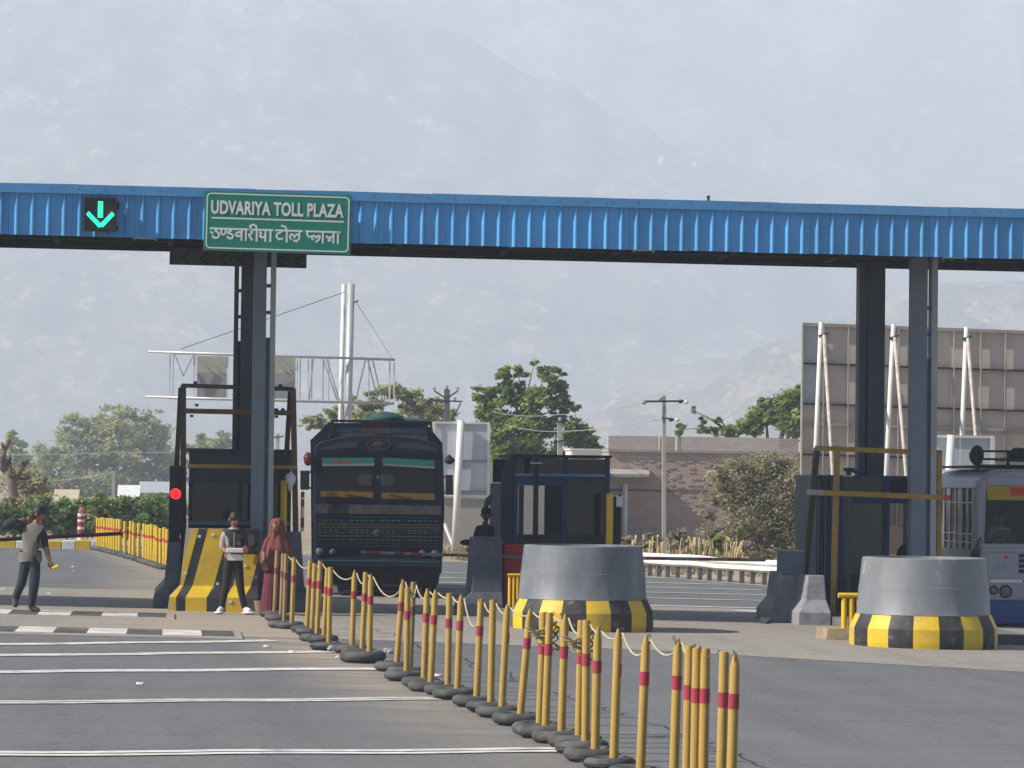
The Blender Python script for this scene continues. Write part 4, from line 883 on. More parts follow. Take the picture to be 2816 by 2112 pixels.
for i, px in enumerate(fx):
    u = (px - 268) / (460 - 268); g0 = G(px, 1512 + (1567 - 1512) * (u ** 1.12))
    name = 'bright yellow post, %s from the far left end of the dense row by the shrubs' % ORD[i] if i < 20 else 'bright yellow post, %s from the island end of the dense row' % ORD[22 - i]
    if i == 0: fp.location = (g0.x, g0.y, gz(g0.x)); fp['label'] = name; q = fp
    else: q = dup(fp, (g0.x, g0.y, gz(g0.x)), name)
    q.rotation_euler = (0, random.uniform(-0.012, 0.025), random.uniform(0, 6)); q.scale = (1, 1, random.uniform(0.97, 1.03))

# ------------------------------------------------------------------ truck
yt = 61.8
def T(px, py, dy=0): return P(px, py, yt + dy)
TB = pm('truck_blue', (0.005, 0.012, 0.033), 0.5, 0.25, 3, dirt=0.5, dc=(0.010, 0.013, 0.02), dsc=3)
TBL = pm('truck_light_blue', (0.025, 0.042, 0.08), 0.6, 0.35, 14, dirt=0.6, dc=(0.02, 0.03, 0.06), dsc=9)
TD = pm('truck_dark', (0.012, 0.014, 0.018), 0.7, 0.3, 4)
TPALE = pm('truck_pale_board', (0.06, 0.06, 0.065), 0.7, 0.4, 9, dirt=0.8, dc=(0.05, 0.035, 0.03), dsc=7)
TBRN = pm('truck_brown', (0.055, 0.035, 0.022), 0.7, 0.3, 6)
TEAL = pm('strip_teal', (0.015, 0.17, 0.13), 0.5, 0.08, 4); AMBER = pm('strip_amber', (0.20, 0.115, 0.015), 0.5, 0.08, 4); TW = pm('strip_white', (0.22, 0.23, 0.24), 0.5)
TEALP = pm('grille_teal', (0.05, 0.16, 0.21), 0.5, 0.3, 20)
org = Vector((T(1040, 1640).x, yt, gz(T(1040, 1640).x)))
tr = thing('truck', 'dark blue goods truck with teal windscreen strips waiting at the boom', 'truck', org)
def tri(pts, y0, y1): return M(org).prism([(T(a, b).x, T(a, b).z) for a, b in pts], yt + y0, yt + y1)
arch = [(866, 1578), (863, 1400), (864, 1240), (868, 1226), (884, 1214), (930, 1203), (985, 1197), (1040, 1196), (1095, 1199), (1150, 1206), (1196, 1218), (1212, 1231), (1218, 1246), (1222, 1400), (1214, 1578)]
obj('cab', tri(arch, 0.0, 1.8), TB, tr, bevel=0.02)
obj('load_body', tri([(856, 1575), (853, 1208), (907, 1157), (1176, 1161), (1223, 1216), (1228, 1420), (1220, 1575)], 1.95, 8.6), TB, tr)
obj('chassis', M(org).box(T(900, 1600).x, T(1180, 1600).x, yt + 0.3, yt + 8.5, gz(org.x) + 0.45, T(1040, 1579).z), TD, tr)
# painted crown board over the cab
for pts, mt, nm in (([(911, 1160), (995, 1161), (995, 1184), (908, 1187)], TBL, 'board_panel'), ([(997, 1159), (1036, 1159), (1036, 1191), (997, 1190)], TBRN, 'board_panel'), ([(1038, 1160), (1078, 1161), (1078, 1191), (1038, 1190)], TPALE, 'board_panel'),
                    ([(1080, 1162), (1172, 1164), (1178, 1192), (1080, 1190)], TBL, 'board_panel'), ([(904, 1189), (1036, 1186), (1036, 1195), (930, 1201), (902, 1204)], TPALE, 'board_band'), ([(1080, 1192), (1180, 1194), (1184, 1210), (1150, 1204), (1080, 1197)], TPALE, 'board_band')):
    obj(nm, tri(pts, 1.1, 1.16), mt, tr)
obj('board_frame', M(org).bar(T(908, 1157, 1.1), T(1176, 1161, 1.1), 0.05, 0.06).bar(T(908, 1158, 1.1), T(902, 1204, 1.1), 0.05, 0.06).bar(T(1176, 1161, 1.1), T(1184, 1212, 1.1), 0.05, 0.06), TD, tr)
for s_, pts in (('l', [(853, 1208), (906, 1158), (902, 1204), (866, 1240), (855, 1300)]), ('r', [(1223, 1217), (1178, 1162), (1184, 1212), (1214, 1236), (1225, 1300)])): obj('wing_board', tri(pts, 1.2, 1.9), TB, tr)
# windscreen
for (l0, r0, l1, r1, t0, t1, b0, b1) in ((886, 1030, 881, 1027, 1258, 1257, 1366, 1370), (1051, 1195, 1048, 1196, 1257, 1265, 1355 + 14, 1376)):
    obj('cab_shade_panel', tri([(l0, t0), (r0, t1), (r1, b1), (l1, b0)], -0.006, -0.001), TD, tr)  # flat dark panel painted in for the shaded cab interior
    p_ = tri([(l0 + 1, t0 + 1), (r0 - 1, t1 + 1), (r1 - 1, b1 - 1), (l1 + 1, b0 - 1)], -0.030, -0.026); obj('windscreen', p_, glass('cab_glass', (0.012, 0.011, 0.010), 0.30, 0.15), tr)
obj('sun_strip', tri([(886, 1259), (1030, 1258), (1030, 1274), (886, 1275)], -0.038, -0.0305), TEAL, tr); obj('sun_strip', tri([(1052, 1258), (1194, 1266), (1195, 1283), (1052, 1275)], -0.038, -0.0305), TEAL, tr)
obj('strip_edge', tri([(886, 1275.3), (1030, 1274.3), (1029, 1281), (887, 1282)], -0.038, -0.0305), TW, tr); obj('strip_edge', tri([(1052, 1275.3), (1195, 1283.3), (1194, 1289), (1055, 1280)], -0.038, -0.0305), TW, tr)
obj('amber_strip', tri([(882, 1350), (1026, 1353), (1026, 1369), (882, 1366)], -0.038, -0.0305), AMBER, tr); obj('amber_strip', tri([(1049, 1355), (1195, 1358), (1195, 1375), (1049, 1371)], -0.038, -0.0305), AMBER, tr)
for x0, x1, y0, y1 in ((987, 1022, 1306, 1335), (1050, 1081, 1306, 1336)): obj('headrest', tri([(x0, y0), (x1, y0), (x1, y1), (x0, y1)], -0.022, -0.0065), pm('headrest_grey', (0.16, 0.16, 0.17), 0.8), tr, bevel=0.006)
for px in (916, 922, 944, 956, 983): obj('strip_mark', tri([(px, 1266), (px + 7, 1265), (px + 8, 1272), (px + 1, 1272)], -0.042, -0.0385), REDP, tr)
obj('pillar_sticker', tri([(1034, 1308), (1045, 1308), (1043, 1318), (1036, 1318)], -0.008, -0.001), TEAL, tr)
m = M(org)
for k in range(24):
    a0, a1 = 2 * math.pi * k / 24, 2 * math.pi * (k + 1) / 24; c_ = T(1041, 1222); 
    m.loft([[(c_.x + rx * math.cos(a), yt + yy, c_.z + rz_ * math.sin(a)) for rx, rz_, yy in ((0.24, 0.115, -0.001), (0.24, 0.115, -0.02), (0.20, 0.09, -0.02), (0.20, 0.09, -0.001))] for a in (a0, a1)])
obj('medallion_ring', m, TBL, tr); obj('medallion', M(org).ell((T(1041, 1222).x, yt + 0.01, T(1041, 1222).z), (0.19, 0.03, 0.088), 16, 8), TBRN, tr)
obj('visor_panel', tri([(882, 1232), (930, 1218), (985, 1214), (985, 1229), (885, 1238)], -0.012, -0.001), TBL, tr); obj('visor_panel', tri([(1098, 1215), (1150, 1219), (1202, 1234), (1200, 1242), (1098, 1231)], -0.012, -0.001), TBL, tr)
for k in range(3): obj('visor_rib', tri([(874, 1241 + 4 * k), (1206, 1244 + 4 * k), (1206, 1245.5 + 4 * k), (874, 1242.5 + 4 * k)], -0.02, -0.001), TB, tr)
# nose: name band, slatted grille, lamps, bumper
obj('name_band', tri([(866, 1386), (1214, 1391), (1213, 1416), (866, 1411)], -0.03, -0.001), TPALE, tr)
rows = [(1421, 0), (1430, 1), (1441, 2), (1449, 2), (1457, 1), (1464, 1), (1473, 2), (1483, 1), (1492, 0), (1500, 0)]
for k, (py, c_) in enumerate(rows):
    obj('grille_slat', tri([(870, py - 2.4), (1212, py + 0.8), (1212, py + 5.2), (870, py + 2)], -0.05, -0.001), [TB, TD, TBRN][c_], tr)
    if c_ < 2:
        m = M(org)
        for s0, s1 in ((874, 950), (962, 1104), (1120, 1206)):
            n_ = int((s1 - s0) / 13)
            for j in range(n_):
                px = s0 + (s1 - s0) * j / n_; yy = py + (px - 870) * 0.009
                if random.random() < 0.86: p, q = T(px + 2, yy + 1.2, -0.055), T(px + 9.5, yy - 0.6, -0.055); m.box(p.x, q.x, yt - 0.056, yt - 0.0505, p.z, q.z)
        o = obj('grille_dashes', m, TEALP if c_ == 1 else TBL, tr); o['kind'] = 'stuff'
obj('emblem', M(org).ell((T(1037, 1466).x, yt - 0.05, T(1037, 1466).z), (0.075, 0.03, 0.075), 14, 8), TBRN, tr)
LAMP = pm('lamp_glass', (0.13, 0.14, 0.15), 0.5, 0.2, 10)
for px, py, r in ((881, 1517, 0.085), (915, 1517, 0.068), (1160, 1521, 0.068), (1196, 1522, 0.085)):
    q = T(px, py); hl = obj('headlight', M(org).ell((q.x, yt - 0.01, q.z), (r, 0.035, r), 16, 8), LAMP, tr, True); rg_ = M(org).torus((0, 0, 0), r + 0.012, 0.014, 18, 6); rg_.v = [(v[0] + org.x + q.x - org.x, v[2] * 1 + org.y + yt - 0.02 - org.y, v[1] + org.z + q.z - org.z) for v in rg_.v]; obj('headlight_rim', rg_, TD, hl)
obj('bumper', tri([(860, 1535), (1215, 1539), (1213, 1560), (862, 1557)], -0.18, 0.02), TB, tr, bevel=0.015); obj('bumper_line', tri([(866, 1539), (1210, 1543), (1210, 1545), (866, 1541)], -0.188, -0.181), TEALP, tr)
obj('skirt', tri([(868, 1557.5), (1212, 1560.5), (1204, 1608), (880, 1606)], -0.05, 0.06), TD, tr)
for sx_ in (T(893, 1600).x, T(1186, 1600).x):
    for yy in (1.25, 6.6):
        r = 0.5; wl = M(org); w0 = sx_ - 0.14
        wl.loft([[(w0 + dx, yt + yy + rr * math.cos(2 * math.pi * i / 24), gz(org.x) + 0.5 + rr * math.sin(2 * math.pi * i / 24)) for i in range(24)] for dx, rr in ((0, 0.30), (0.0, 0.46), (0.03, 0.5), (0.25, 0.5), (0.28, 0.46), (0.28, 0.30))])
        wo = obj('wheel', wl, RUBBER, tr); rm_ = M(org); rm_.loft([[(w0 + dx, yt + yy + rr * math.cos(2 * math.pi * i / 16), gz(org.x) + 0.5 + rr * math.sin(2 * math.pi * i / 16)) for i in range(16)] for dx, rr in ((-0.002, 0.29), (0.05, 0.2), (0.23, 0.2), (0.282, 0.29))]); obj('rim', rm_, TD, wo)
for x0, x1, y0, y1 in ((826, 851, 1294, 1347), (1224, 1244, 1306, 1361)):
    mr = obj('mirror', tri([(x0, y0), (x1, y0), (x1, y1), (x0, y1)], -0.22, -0.16), TD, tr, bevel=0.01); xx = x1 if x0 < 1000 else x0; obj('mirror_arm', M(org).tube(T(xx, y0 + 8, -0.19), T(866 if x0 < 1000 else 1212, y0 - 12, 0.1), 0.014).tube(T(xx, y1 - 8, -0.19), T(866 if x0 < 1000 else 1212, y1 + 6, 0.1), 0.014), TD, mr)
obj('side_lamp', M(org).ell(T(848, 1262, -0.05), (0.09, 0.08, 0.13), 10, 7, 0, 0.1), pm('lamp_red_dark', (0.10, 0.02, 0.025), 0.5), tr); obj('side_lamp', M(org).ell(T(1236, 1266, -0.05), (0.10, 0.08, 0.075), 10, 7, 0, 0.1).ell(T(1235, 1256, -0.05), (0.05, 0.05, 0.04), 8, 6), TD, tr)
obj('wiper', M(org).bar(T(950, 1360, -0.045), T(1010, 1368, -0.045), 0.012, 0.012).bar(T(1070, 1360, -0.045), T(1130, 1370, -0.045), 0.012, 0.012), TD, tr)
tp_ = thing('tarpaulin', 'dark green tarpaulin bundled in lumps on top of the truck', 'tarpaulin', T(1090, 1160, 2.5)); TARP = pm('tarp_green', (0.02, 0.075, 0.06), 0.8, 0.3, 3, 0.4, 6)
mt = M(tp_.location)
for px, py, rx, rz_ in ((1030, 1156, 0.32, 0.10), (1062, 1150, 0.36, 0.15), (1086, 1156, 0.3, 0.12), (1128, 1158, 0.38, 0.09), (1150, 1160, 0.26, 0.075)):
    q = T(px, py, 2.2 + random.uniform(-0.2, 0.4)); mt.ell((q.x, q.y, q.z - 0.02), (rx, 0.5, rz_), 14, 8, 0, 0.05)
obj('folds', mt, TARP, tp_, True); obj('tie_rope', M(tp_.location).path([T(907, 1157, 2.1), T(980, 1155.5, 2.1), T(1008, 1153, 2.1)], 0.012, 5), BLACK, tp_)

tr.rotation_euler = (0, 0, -0.045)
# ------------------------------------------------------------------ bus
yb_ = 54.2
def Bp(px, py, dy=0): return P(px, py, yb_ + dy)
BW = pm('bus_white', (0.29, 0.305, 0.345), 0.45, 0.06, 2, dirt=0.35, dc=(0.32, 0.31, 0.31)); BBL = pm('bus_blue', (0.025, 0.075, 0.24), 0.45, 0.1, 2, dirt=0.3, dc=(0.06, 0.08, 0.13))
bxl = Bp(2690, 1500).x; bxr = bxl + 2.35; bz0 = gz(bxl); cxb = (bxl + bxr) / 2
bu = thing('bus', 'white and blue bus with barred side windows and roof rack, cut by the frame', 'bus', (cxb, yb_, bz0)); ob = bu.location; LB = 5.6
zr, zsh, zw, zwt, zbl = Bp(2740, 1289).z, Bp(2690, 1340).z, Bp(2690, 1497).z, Bp(2720, 1336).z, Bp(2740, 1652).z
zbb = Bp(2740, 1716).z
def bsec(y, ins=0.0): return [(bxl + ins, y, zbl), (bxl + ins, y, zsh), (bxl + ins + 0.05, y, zsh + 0.16), (bxl + 0.22, y, zr - 0.04), (bxl + 0.45, y, zr), (bxr - 0.45, y, zr), (bxr - 0.22, y, zr - 0.04), (bxr - 0.05, y, zsh + 0.16), (bxr, y, zsh), (bxr, y, zbl)]
rf = M(ob); top_ = lambda y, d: [p for p in [(bxl, y, zsh - d), (bxl, y, zsh), (bxl + 0.05, y, zsh + 0.16), (bxl + 0.22, y, zr - 0.04), (bxl + 0.45, y, zr), (bxr - 0.45, y, zr), (bxr - 0.22, y, zr - 0.04), (bxr - 0.05, y, zsh + 0.16), (bxr, y, zsh), (bxr, y, zsh - d)]]
rf.loft([[(x, y, z - (0.05 if k == 0 else 0)) for x, y, z in top_(y, 0.02)] for k, y in enumerate((yb_ + 0.0, yb_ + 0.12, yb_ + LB))]); obj('roof', rf, BW, bu, bevel=0.02)
for x0, x1 in ((bxl, bxl + 0.05), (bxr - 0.05, bxr)):
    obj('side_panel', M(ob).box(x0, x1, yb_ + 0.02, yb_ + LB, zbl, zw - 0.10), BW, bu); obj('lower_side_panel', M(ob).box(x0 - 0.003, x1 + 0.003, yb_ + 0.02, yb_ + LB, zbb, zbl - 0.001), BBL, bu)
obj('gutter', M(ob).box(bxl - 0.025, bxl - 0.001, yb_ + 0.1, yb_ + LB, zsh - 0.01, zsh + 0.02), GALV, bu)
yy = yb_ + 0.35
k = 0
while yy < yb_ + LB - 0.1:
    obj('window_bar', M(ob).box(bxl, bxl + 0.035, yy, yy + 0.055, zw - 0.099, zsh - 0.021), GALV, bu); yy += 0.42; k += 1
for z in (zw + 0.02, zw + 0.17, (zw + zsh) / 2 + 0.22): obj('guard_rail', M(ob).tube((bxl - 0.02, yb_ + 0.3, z), (bxl - 0.02, yb_ + LB, z), 0.012, None, 6), GALV, bu)
obj('side_glass', M(ob).box(bxl + 0.036, bxl + 0.042, yb_ + 0.3, yb_ + LB, zw - 0.098, zsh - 0.022), glass('bus_glass', (0.03, 0.035, 0.04), 0.55), bu)
obj('front_pillar', M(ob).loft([[(bxl, yb_ + 0.02, zw - 0.09), (bxl + 0.10, yb_ - 0.02, zw - 0.09), (bxl + 0.10, yb_ + 0.30, zw - 0.09), (bxl, yb_ + 0.30, zw - 0.09)], [(bxl + 0.01, yb_ + 0.03, zsh + 0.12), (bxl + 0.14, yb_ + 0.0, zsh + 0.12), (bxl + 0.14, yb_ + 0.30, zsh + 0.12), (bxl + 0.01, yb_ + 0.30, zsh + 0.12)]]), BW, bu)
obj('front_pillar', M(ob).box(bxr - 0.10, bxr, yb_ + 0.0, yb_ + 0.3, zw - 0.09, zsh + 0.1), BW, bu)
obj('header', M(ob).box(bxl + 0.141, bxr - 0.101, yb_ - 0.02, yb_ + 0.10, zwt + 0.001, zsh + 0.2), BW, bu, bevel=0.02)
obj('front_panel', M(ob).box(bxl + 0.001, bxr - 0.001, yb_ - 0.10, yb_ + 0.019, zbl + 0.001, Bp(2740, 1494).z), BW, bu, bevel=0.03)
obj('belt_ledge', M(ob).box(bxl + 0.02, bxr - 0.02, yb_ - 0.14, yb_ - 0.101, Bp(2740, 1517).z, Bp(2740, 1508).z), BW, bu, bevel=0.008)
obj('lower_front', M(ob).box(bxl - 0.01, bxr + 0.01, yb_ - 0.16, yb_ + 0.018, zbb, zbl), BBL, bu, bevel=0.03)
obj('bumper_rib', M(ob).box(bxl, bxr, yb_ - 0.175, yb_ - 0.161, Bp(2740, 1672).z, Bp(2740, 1668).z), BBL, bu)
obj('underbody', M(ob).box(bxl + 0.15, bxr - 0.15, yb_ + 0.2, yb_ + LB, bz0 + 0.35, zbb + 0.05), TD, bu)
zs_ = Bp(2740, 1492).z
obj('windscreen', M(ob).loft([[(bxl + 0.101, yb_ - 0.03, zs_), (bxr - 0.101, yb_ - 0.03, zs_), (bxr - 0.101, yb_ - 0.022, zs_), (bxl + 0.101, yb_ - 0.022, zs_)], [(bxl + 0.141, yb_ + 0.0, zwt), (bxr - 0.141, yb_ + 0.0, zwt), (bxr - 0.141, yb_ + 0.008, zwt), (bxl + 0.141, yb_ + 0.008, zwt)]]), glass('bus_screen', (0.02, 0.022, 0.025), 0.30, 0.1), bu)
obj('screen_strip', M(ob).box(bxl + 0.145, bxr - 0.145, yb_ - 0.026, yb_ - 0.0205, Bp(2740, 1375).z, zwt - 0.004), pm('strip_yellow', (0.38, 0.24, 0.02), 0.5), bu)
obj('strip_patch', M(ob).box(Bp(2777, 1350).x, Bp(2840, 1350).x, yb_ - 0.031, yb_ - 0.0265, Bp(2740, 1362).z, Bp(2740, 1340).z), REDP, bu)
obj('dashboard', M(ob).box(bxl + 0.12, bxr - 0.12, yb_ + 0.03, yb_ + 0.45, zw - 0.5, zw + 0.02), TD, bu); obj('bulkhead', M(ob).box(bxl + 0.06, bxr - 0.06, yb_ + 1.5, yb_ + 1.54, zbl, zsh), TD, bu)
sw = M(ob).torus((0, 0, 0), 0.21, 0.016, 20, 6); c_ = Bp(2762, 1478, 0.42); sw.v = [(v[0] + c_.x, v[1] * 0.75 + c_.y, v[2] + v[1] * 0.5 + c_.z) for v in M().torus((0, 0, 0), 0.21, 0.016, 20, 6).v]; sw.v = [tuple(Vector(v) - ob) for v in sw.v]; obj('steering_wheel', sw, BLACK, bu)
for px, py, r in ((2761, 1626, 0.095), (2728, 1622, 0.06), (2900, 1628, 0.095)):
    q = Bp(px, py); hl = obj('headlight', M(ob).ell((q.x, yb_ - 0.105, q.z), (r, 0.03, r), 16, 8), LAMP, bu, True); rr_ = M().torus((0, 0, 0), r + 0.008, 0.014, 18, 6); mm = M(ob); mm.add([(v[0] + q.x, v[2] + yb_ - 0.11, v[1] + q.z) for v in rr_.v], rr_.f); obj('headlight_rim', mm, BLACK, hl)
for k in range(4): a, b = Bp(2797, 1560 + 14 * k - 27), Bp(2900, 1560 + 14 * k - 36); obj('grille_slot', M(ob).box(a.x, b.x, yb_ - 0.108, yb_ - 0.101, a.z, b.z), TD, bu)
for k in range(8):
    a, b = Bp(2720 + 44 * k, 1601), Bp(2720 + 44 * (k + 1), 1594)
    if k != 0 or True: obj('red_bumper_band' if k % 2 else 'white_bumper_band', M(ob).box(a.x, b.x, yb_ - 0.112, yb_ - 0.1012, a.z, b.z), REDP if k in (2, 3, 6, 7) else WHITEP, bu)
q = Bp(2762, 1532); obj('red_sticker', M(ob).ell((q.x, yb_ - 0.1, q.z), (0.035, 0.008, 0.032), 12, 6), REDP, bu)
m = M(ob); 
for k in range(9): q = Bp(2730 + 3.6 * k, 1556 + 7 * math.sin(k * 1.7)); p = Bp(2734 + 3.4 * k, 1562 + 8 * math.sin(k * 2.9 + 1)); m.bar((q.x, yb_ - 0.102, q.z), (p.x, yb_ - 0.102, p.z), 0.014, 0.004)
obj('painted_scrawl', m, pm('scrawl_blue', (0.14, 0.22, 0.42), 0.6), bu)['kind'] = 'stuff'
mr = obj('mirror', M(ob).ell(Bp(2682, 1528, -0.16), (0.085, 0.05, 0.14), 12, 8), BLACK, bu, True); obj('mirror_arm', M(ob).path([Bp(2684, 1510, -0.16), Bp(2690, 1488, -0.1), Bp(2697, 1480, 0)], 0.016, 6), BLACK, mr)
obj('wiper', M(ob).bar(Bp(2752, 1500, -0.05), Bp(2768, 1490, -0.05), 0.012, 0.012), BLACK, bu)
rk0, rk1 = Bp(2672, 1280, 0.8).x, bxr - 0.1
for z in (Bp(2740, 1280).z, Bp(2740, 1262).z, Bp(2740, 1240).z):
    obj('rack_rail', M(ob).box(rk0, rk1, yb_ + 0.5, yb_ + 0.545, z - 0.02, z + 0.02), BLACK, bu)
for k in range(5): x = rk0 + (rk1 - rk0) * k / 4; obj('rack_post', M(ob).box(x, x + 0.05, yb_ + 0.46, yb_ + 0.499, zr - 0.06, Bp(2740, 1236).z), BLACK, bu)
obj('rack_floor', M(ob).box(rk0, rk1, yb_ + 0.55, yb_ + 3.0, zr + 0.02, zr + 0.06), BLACK, bu)
for sx_ in (bxl + 0.05, bxr - 0.3):
    for yy in (1.0, 4.4):
        wl = M(ob); wl.loft([[(sx_ + dx, yb_ + yy + rr * math.cos(2 * math.pi * i / 24), bz0 + 0.42 + rr * math.sin(2 * math.pi * i / 24)) for i in range(24)] for dx, rr in ((0, 0.26), (0.0, 0.39), (0.03, 0.42), (0.22, 0.42), (0.25, 0.39), (0.25, 0.26))]); wo = obj('wheel', wl, RUBBER, bu)
        rm_ = M(ob); rm_.loft([[(sx_ + dx, yb_ + yy + rr * math.cos(2 * math.pi * i / 16), bz0 + 0.42 + rr * math.sin(2 * math.pi * i / 16)) for i in range(16)] for dx, rr in ((-0.002, 0.25), (0.05, 0.17), (0.2, 0.17), (0.252, 0.25))]); obj('rim', rm_, GALV, wo)
for lab, px, py, rx, rz_ in (('dark cloth bundle on the front left corner of the bus roof rack', 2686, 1252, 0.13, 0.17), ('round black luggage roll on the bus roof rack at the frame edge', 2806, 1250, 0.22, 0.12)):
    q = Bp(px, py, 0.75); t_ = thing('luggage_bundle', lab, 'luggage', q, 'luggage on the bus roof'); obj('body', M().ell((0, 0, 0), (rx, 0.15, rz_), 14, 9, 0, 0.09), BLACK, t_, True); obj('strap', M().tube((-0.02, 0, -rz_ * 1.02), (-0.02, 0, rz_ * 1.02), 0.012), POLEB, t_)
# ------------------------------------------------------------------ roadside beyond the plaza
def root(name, label, cat, px, py, y, group=None): q = P(px, py, y); return thing(name, label, cat, (q.x, y, gz(q.x)), group)
# cantilever sign gantry seen from behind
ys_ = 115.0
def S(px, py, d=0): return P(px, py, ys_ + d)
ga = root('sign_gantry', 'pale tubular cantilever sign gantry seen from behind, its mast behind the truck', 'sign gantry', 955, 1150, ys_); og = ga.location
gb = Vector((S(951, 1300).x, ys_, gz(og.x)))
obj('mast', M(og).tube(gb, S(966, 780), 0.14, 0.13, 14), GALV, ga, True); obj('mast', M(og).tube(gb + Vector((-0.24, 0.5, 0)), S(946, 782, 0.5), 0.09, 0.085, 12), GALVW, ga, True)
for a, b, c, d in ((407, 967, 1087, 989), (400, 1091, 1084, 1110)):
    obj('chord', M(og).tube(S(a, b, -0.2), S(c, d, -0.2), 0.045, 0.045, 10), GALV, ga, True); obj('chord', M(og).tube(S(a + 60, b + 3, 0.6), S(c - 4, d, 0.6), 0.05, 0.05, 10), GALV, ga, True)
def gy(px, top): return (967 + (px - 407) * 22 / 680) if top else (1091 + (px - 400) * 19 / 684)
for px, w_ in ((468, 0.05), (477, 0.03), (535, 0.075), (626, 0.06), (818, 0.05), (826, 0.04), (848, 0.05), (858, 0.045), (889, 0.04), (905, 0.03), (945, 0.03), (1015, 0.035), (1072, 0.06), (1084, 0.05)):
    obj('upright', M(og).bar(S(px, gy(px, 1) + 4, -0.1), S(px - 1, gy(px - 1, 0) - 4, -0.1), w_, w_), GALV if w_ < 0.05 else GALVW, ga)
for a, b in ((480, 504), (533, 504), (888, 928), (898, 934), (1005, 978), (1025, 1052), (1012, 1040), (862, 850)):
    ta, tb = (a, gy(a, 1) + 4), (b, gy(b, 0) - (4 if b not in (504,) else 60)); obj('diagonal', M(og).bar(S(*ta, 0.15), S(*tb, 0.15), 0.045, 0.045), GALV, ga)
obj('stay_cable', M(og).tube(S(949, 803, -0.1), S(497, 960, -0.1), 0.012, None, 5), BLACK, ga); obj('stay_cable', M(og).tube(S(980, 832), S(1078, 985), 0.012, None, 5), GALV, ga); obj('stay_lug', M(og).bar(S(974, 832), S(985, 827), 0.05, 0.05), BLACK, ga)
CREAM = pm('sign_back_cream', (0.46, 0.44, 0.36), 0.7, 0.06, 2); SGREY = pm('sign_back_grey', (0.30, 0.31, 0.31), 0.6, 0.08, 2)
for a, b in ((541, 627), (751, 813)):
    p, q = S(a, 1096, 0.35), S(b, 980, 0.35); zm_ = S(a, 1024, 0.35).z
    obj('sign_back', M(og).box(p.x, q.x, ys_ + 0.35, ys_ + 0.37, zm_ + 0.002, q.z), CREAM, ga); obj('sign_back', M(og).box(p.x, q.x, ys_ + 0.33, ys_ + 0.37, p.z, zm_), SGREY, ga)
    for t_ in (0.2, 0.5, 0.8): x = p.x + (q.x - p.x) * t_; obj('sign_brace', M(og).bar((x - 0.25, ys_ + 0.30, q.z - 0.1), (x + 0.2, ys_ + 0.30, zm_ + 0.1), 0.05, 0.04), GALV, ga)
# big hoarding seen from behind
yh = 95.0
def HB(px, py, d=0): return P(px, py, yh + d)
hb = root('hoarding', 'huge hoarding seen from behind, beige sheet panels propped by white rusty poles', 'hoarding', 2500, 1200, yh); oh = hb.location
PANB = pm('hoarding_sheet', (0.50, 0.44, 0.395), 0.8, 0.06, 0.8, dirt=0.4, dc=(0.45, 0.42, 0.40), dsc=0.7); PANG = pm('hoarding_sheet_grey', (0.38, 0.43, 0.46), 0.8, 0.06, 0.8)
cols_ = [2203, 2262, 2330, 2398, 2468, 2545, 2620, 2694, 2762, 2832, 2905, 2980]; rws = [892, 999, 1110, 1164, 1249, 1336, 1437]
xsl = [HB(c, 1150, 0).x for c in cols_]; zsl = [HB(2203, r, 0).z for r in rws]; sl_ = (HB(2816, 912).z - HB(2203, 890).z) / (HB(2816, 912).x - HB(2203, 890).x)
xl0 = xsl[0]
def zz_(x, z): return z + sl_ * (x - xl0)
for i in range(len(xsl) - 1):
    for j in range(len(rws) - 1):
        x0, x1 = xsl[i] + 0.004, xsl[i + 1] - 0.004; t0, t1 = zsl[j] - 0.004, zsl[j + 1] + 0.004; yy = yh + random.uniform(0, 0.012)
        m = M(oh); m.loft([[(x, yy + d, zz_(x, z)) for x, z in ((x0, t1), (x1, t1), (x1, t0), (x0, t0))] for d in (0, 0.015)]); obj('sheet_panel', m, PANG if (i == 0 and j < 2) else PANB, hb)
STRUT = pm('hoarding_frame', (0.30, 0.29, 0.27), 0.6, 0.15, 3, dirt=0.5, dc=(0.28, 0.2, 0.15))
for j, z in enumerate(zsl): obj('frame_rail', M(oh).bar((xsl[0], yh - 0.06, zz_(xsl[0], z)), (xsl[-1], yh - 0.06, zz_(xsl[-1], z)), 0.10 if j in (0, 3) else 0.05, 0.11), STRUT if j in (0, 3, 6) else SOFFIT, hb)
for i, x in enumerate(xsl):
    obj('frame_upright', M(oh).bar((x, yh - 0.10, zz_(x, zsl[-1])), (x, yh - 0.10, zz_(x, zsl[0])), 0.04, 0.20 if i in (0,) else 0.09), STRUT, hb)
RUSTW = pm('rusty_white', (0.55, 0.52, 0.46), 0.7, 0.1, 6, dirt=0.95, dc=(0.30, 0.14, 0.06), dsc=5)
for (a, b, c, d, e, f, g_, h_) in ((2258, 886, 2240, 1320, 2266, 922, 2291, 1320), (2457, 892, 2436, 1330, 2460, 928, 2494, 1330), (2658, 899, 2640, 1330, 2661, 930, 2694, 1330)):
    t0 = HB(a, b, -0.45); b0 = HB(c, d, -0.45); b1 = b0 + (b0 - t0) * ((b0.z - gz(b0.x)) / (t0.z - b0.z)); obj('pole', M(oh).tube(b1, t0, 0.075, 0.07, 10), GALVW, hb, True)
    t2 = HB(e, f, -0.55); b2 = HB(g_, h_, -2.2); b3 = b2 + (b2 - t2) * ((b2.z - gz(b2.x)) / (t2.z - b2.z)); obj('prop', M(oh).tube(b3, t2, 0.055, 0.055, 10), RUSTW, hb, True)
    obj('clamp', M(oh).bar(t2 + Vector((-0.13, 0.1, -0.02)), t2 + Vector((0.13, -0.02, 0.06)), 0.06, 0.16), SOFFIT, hb)
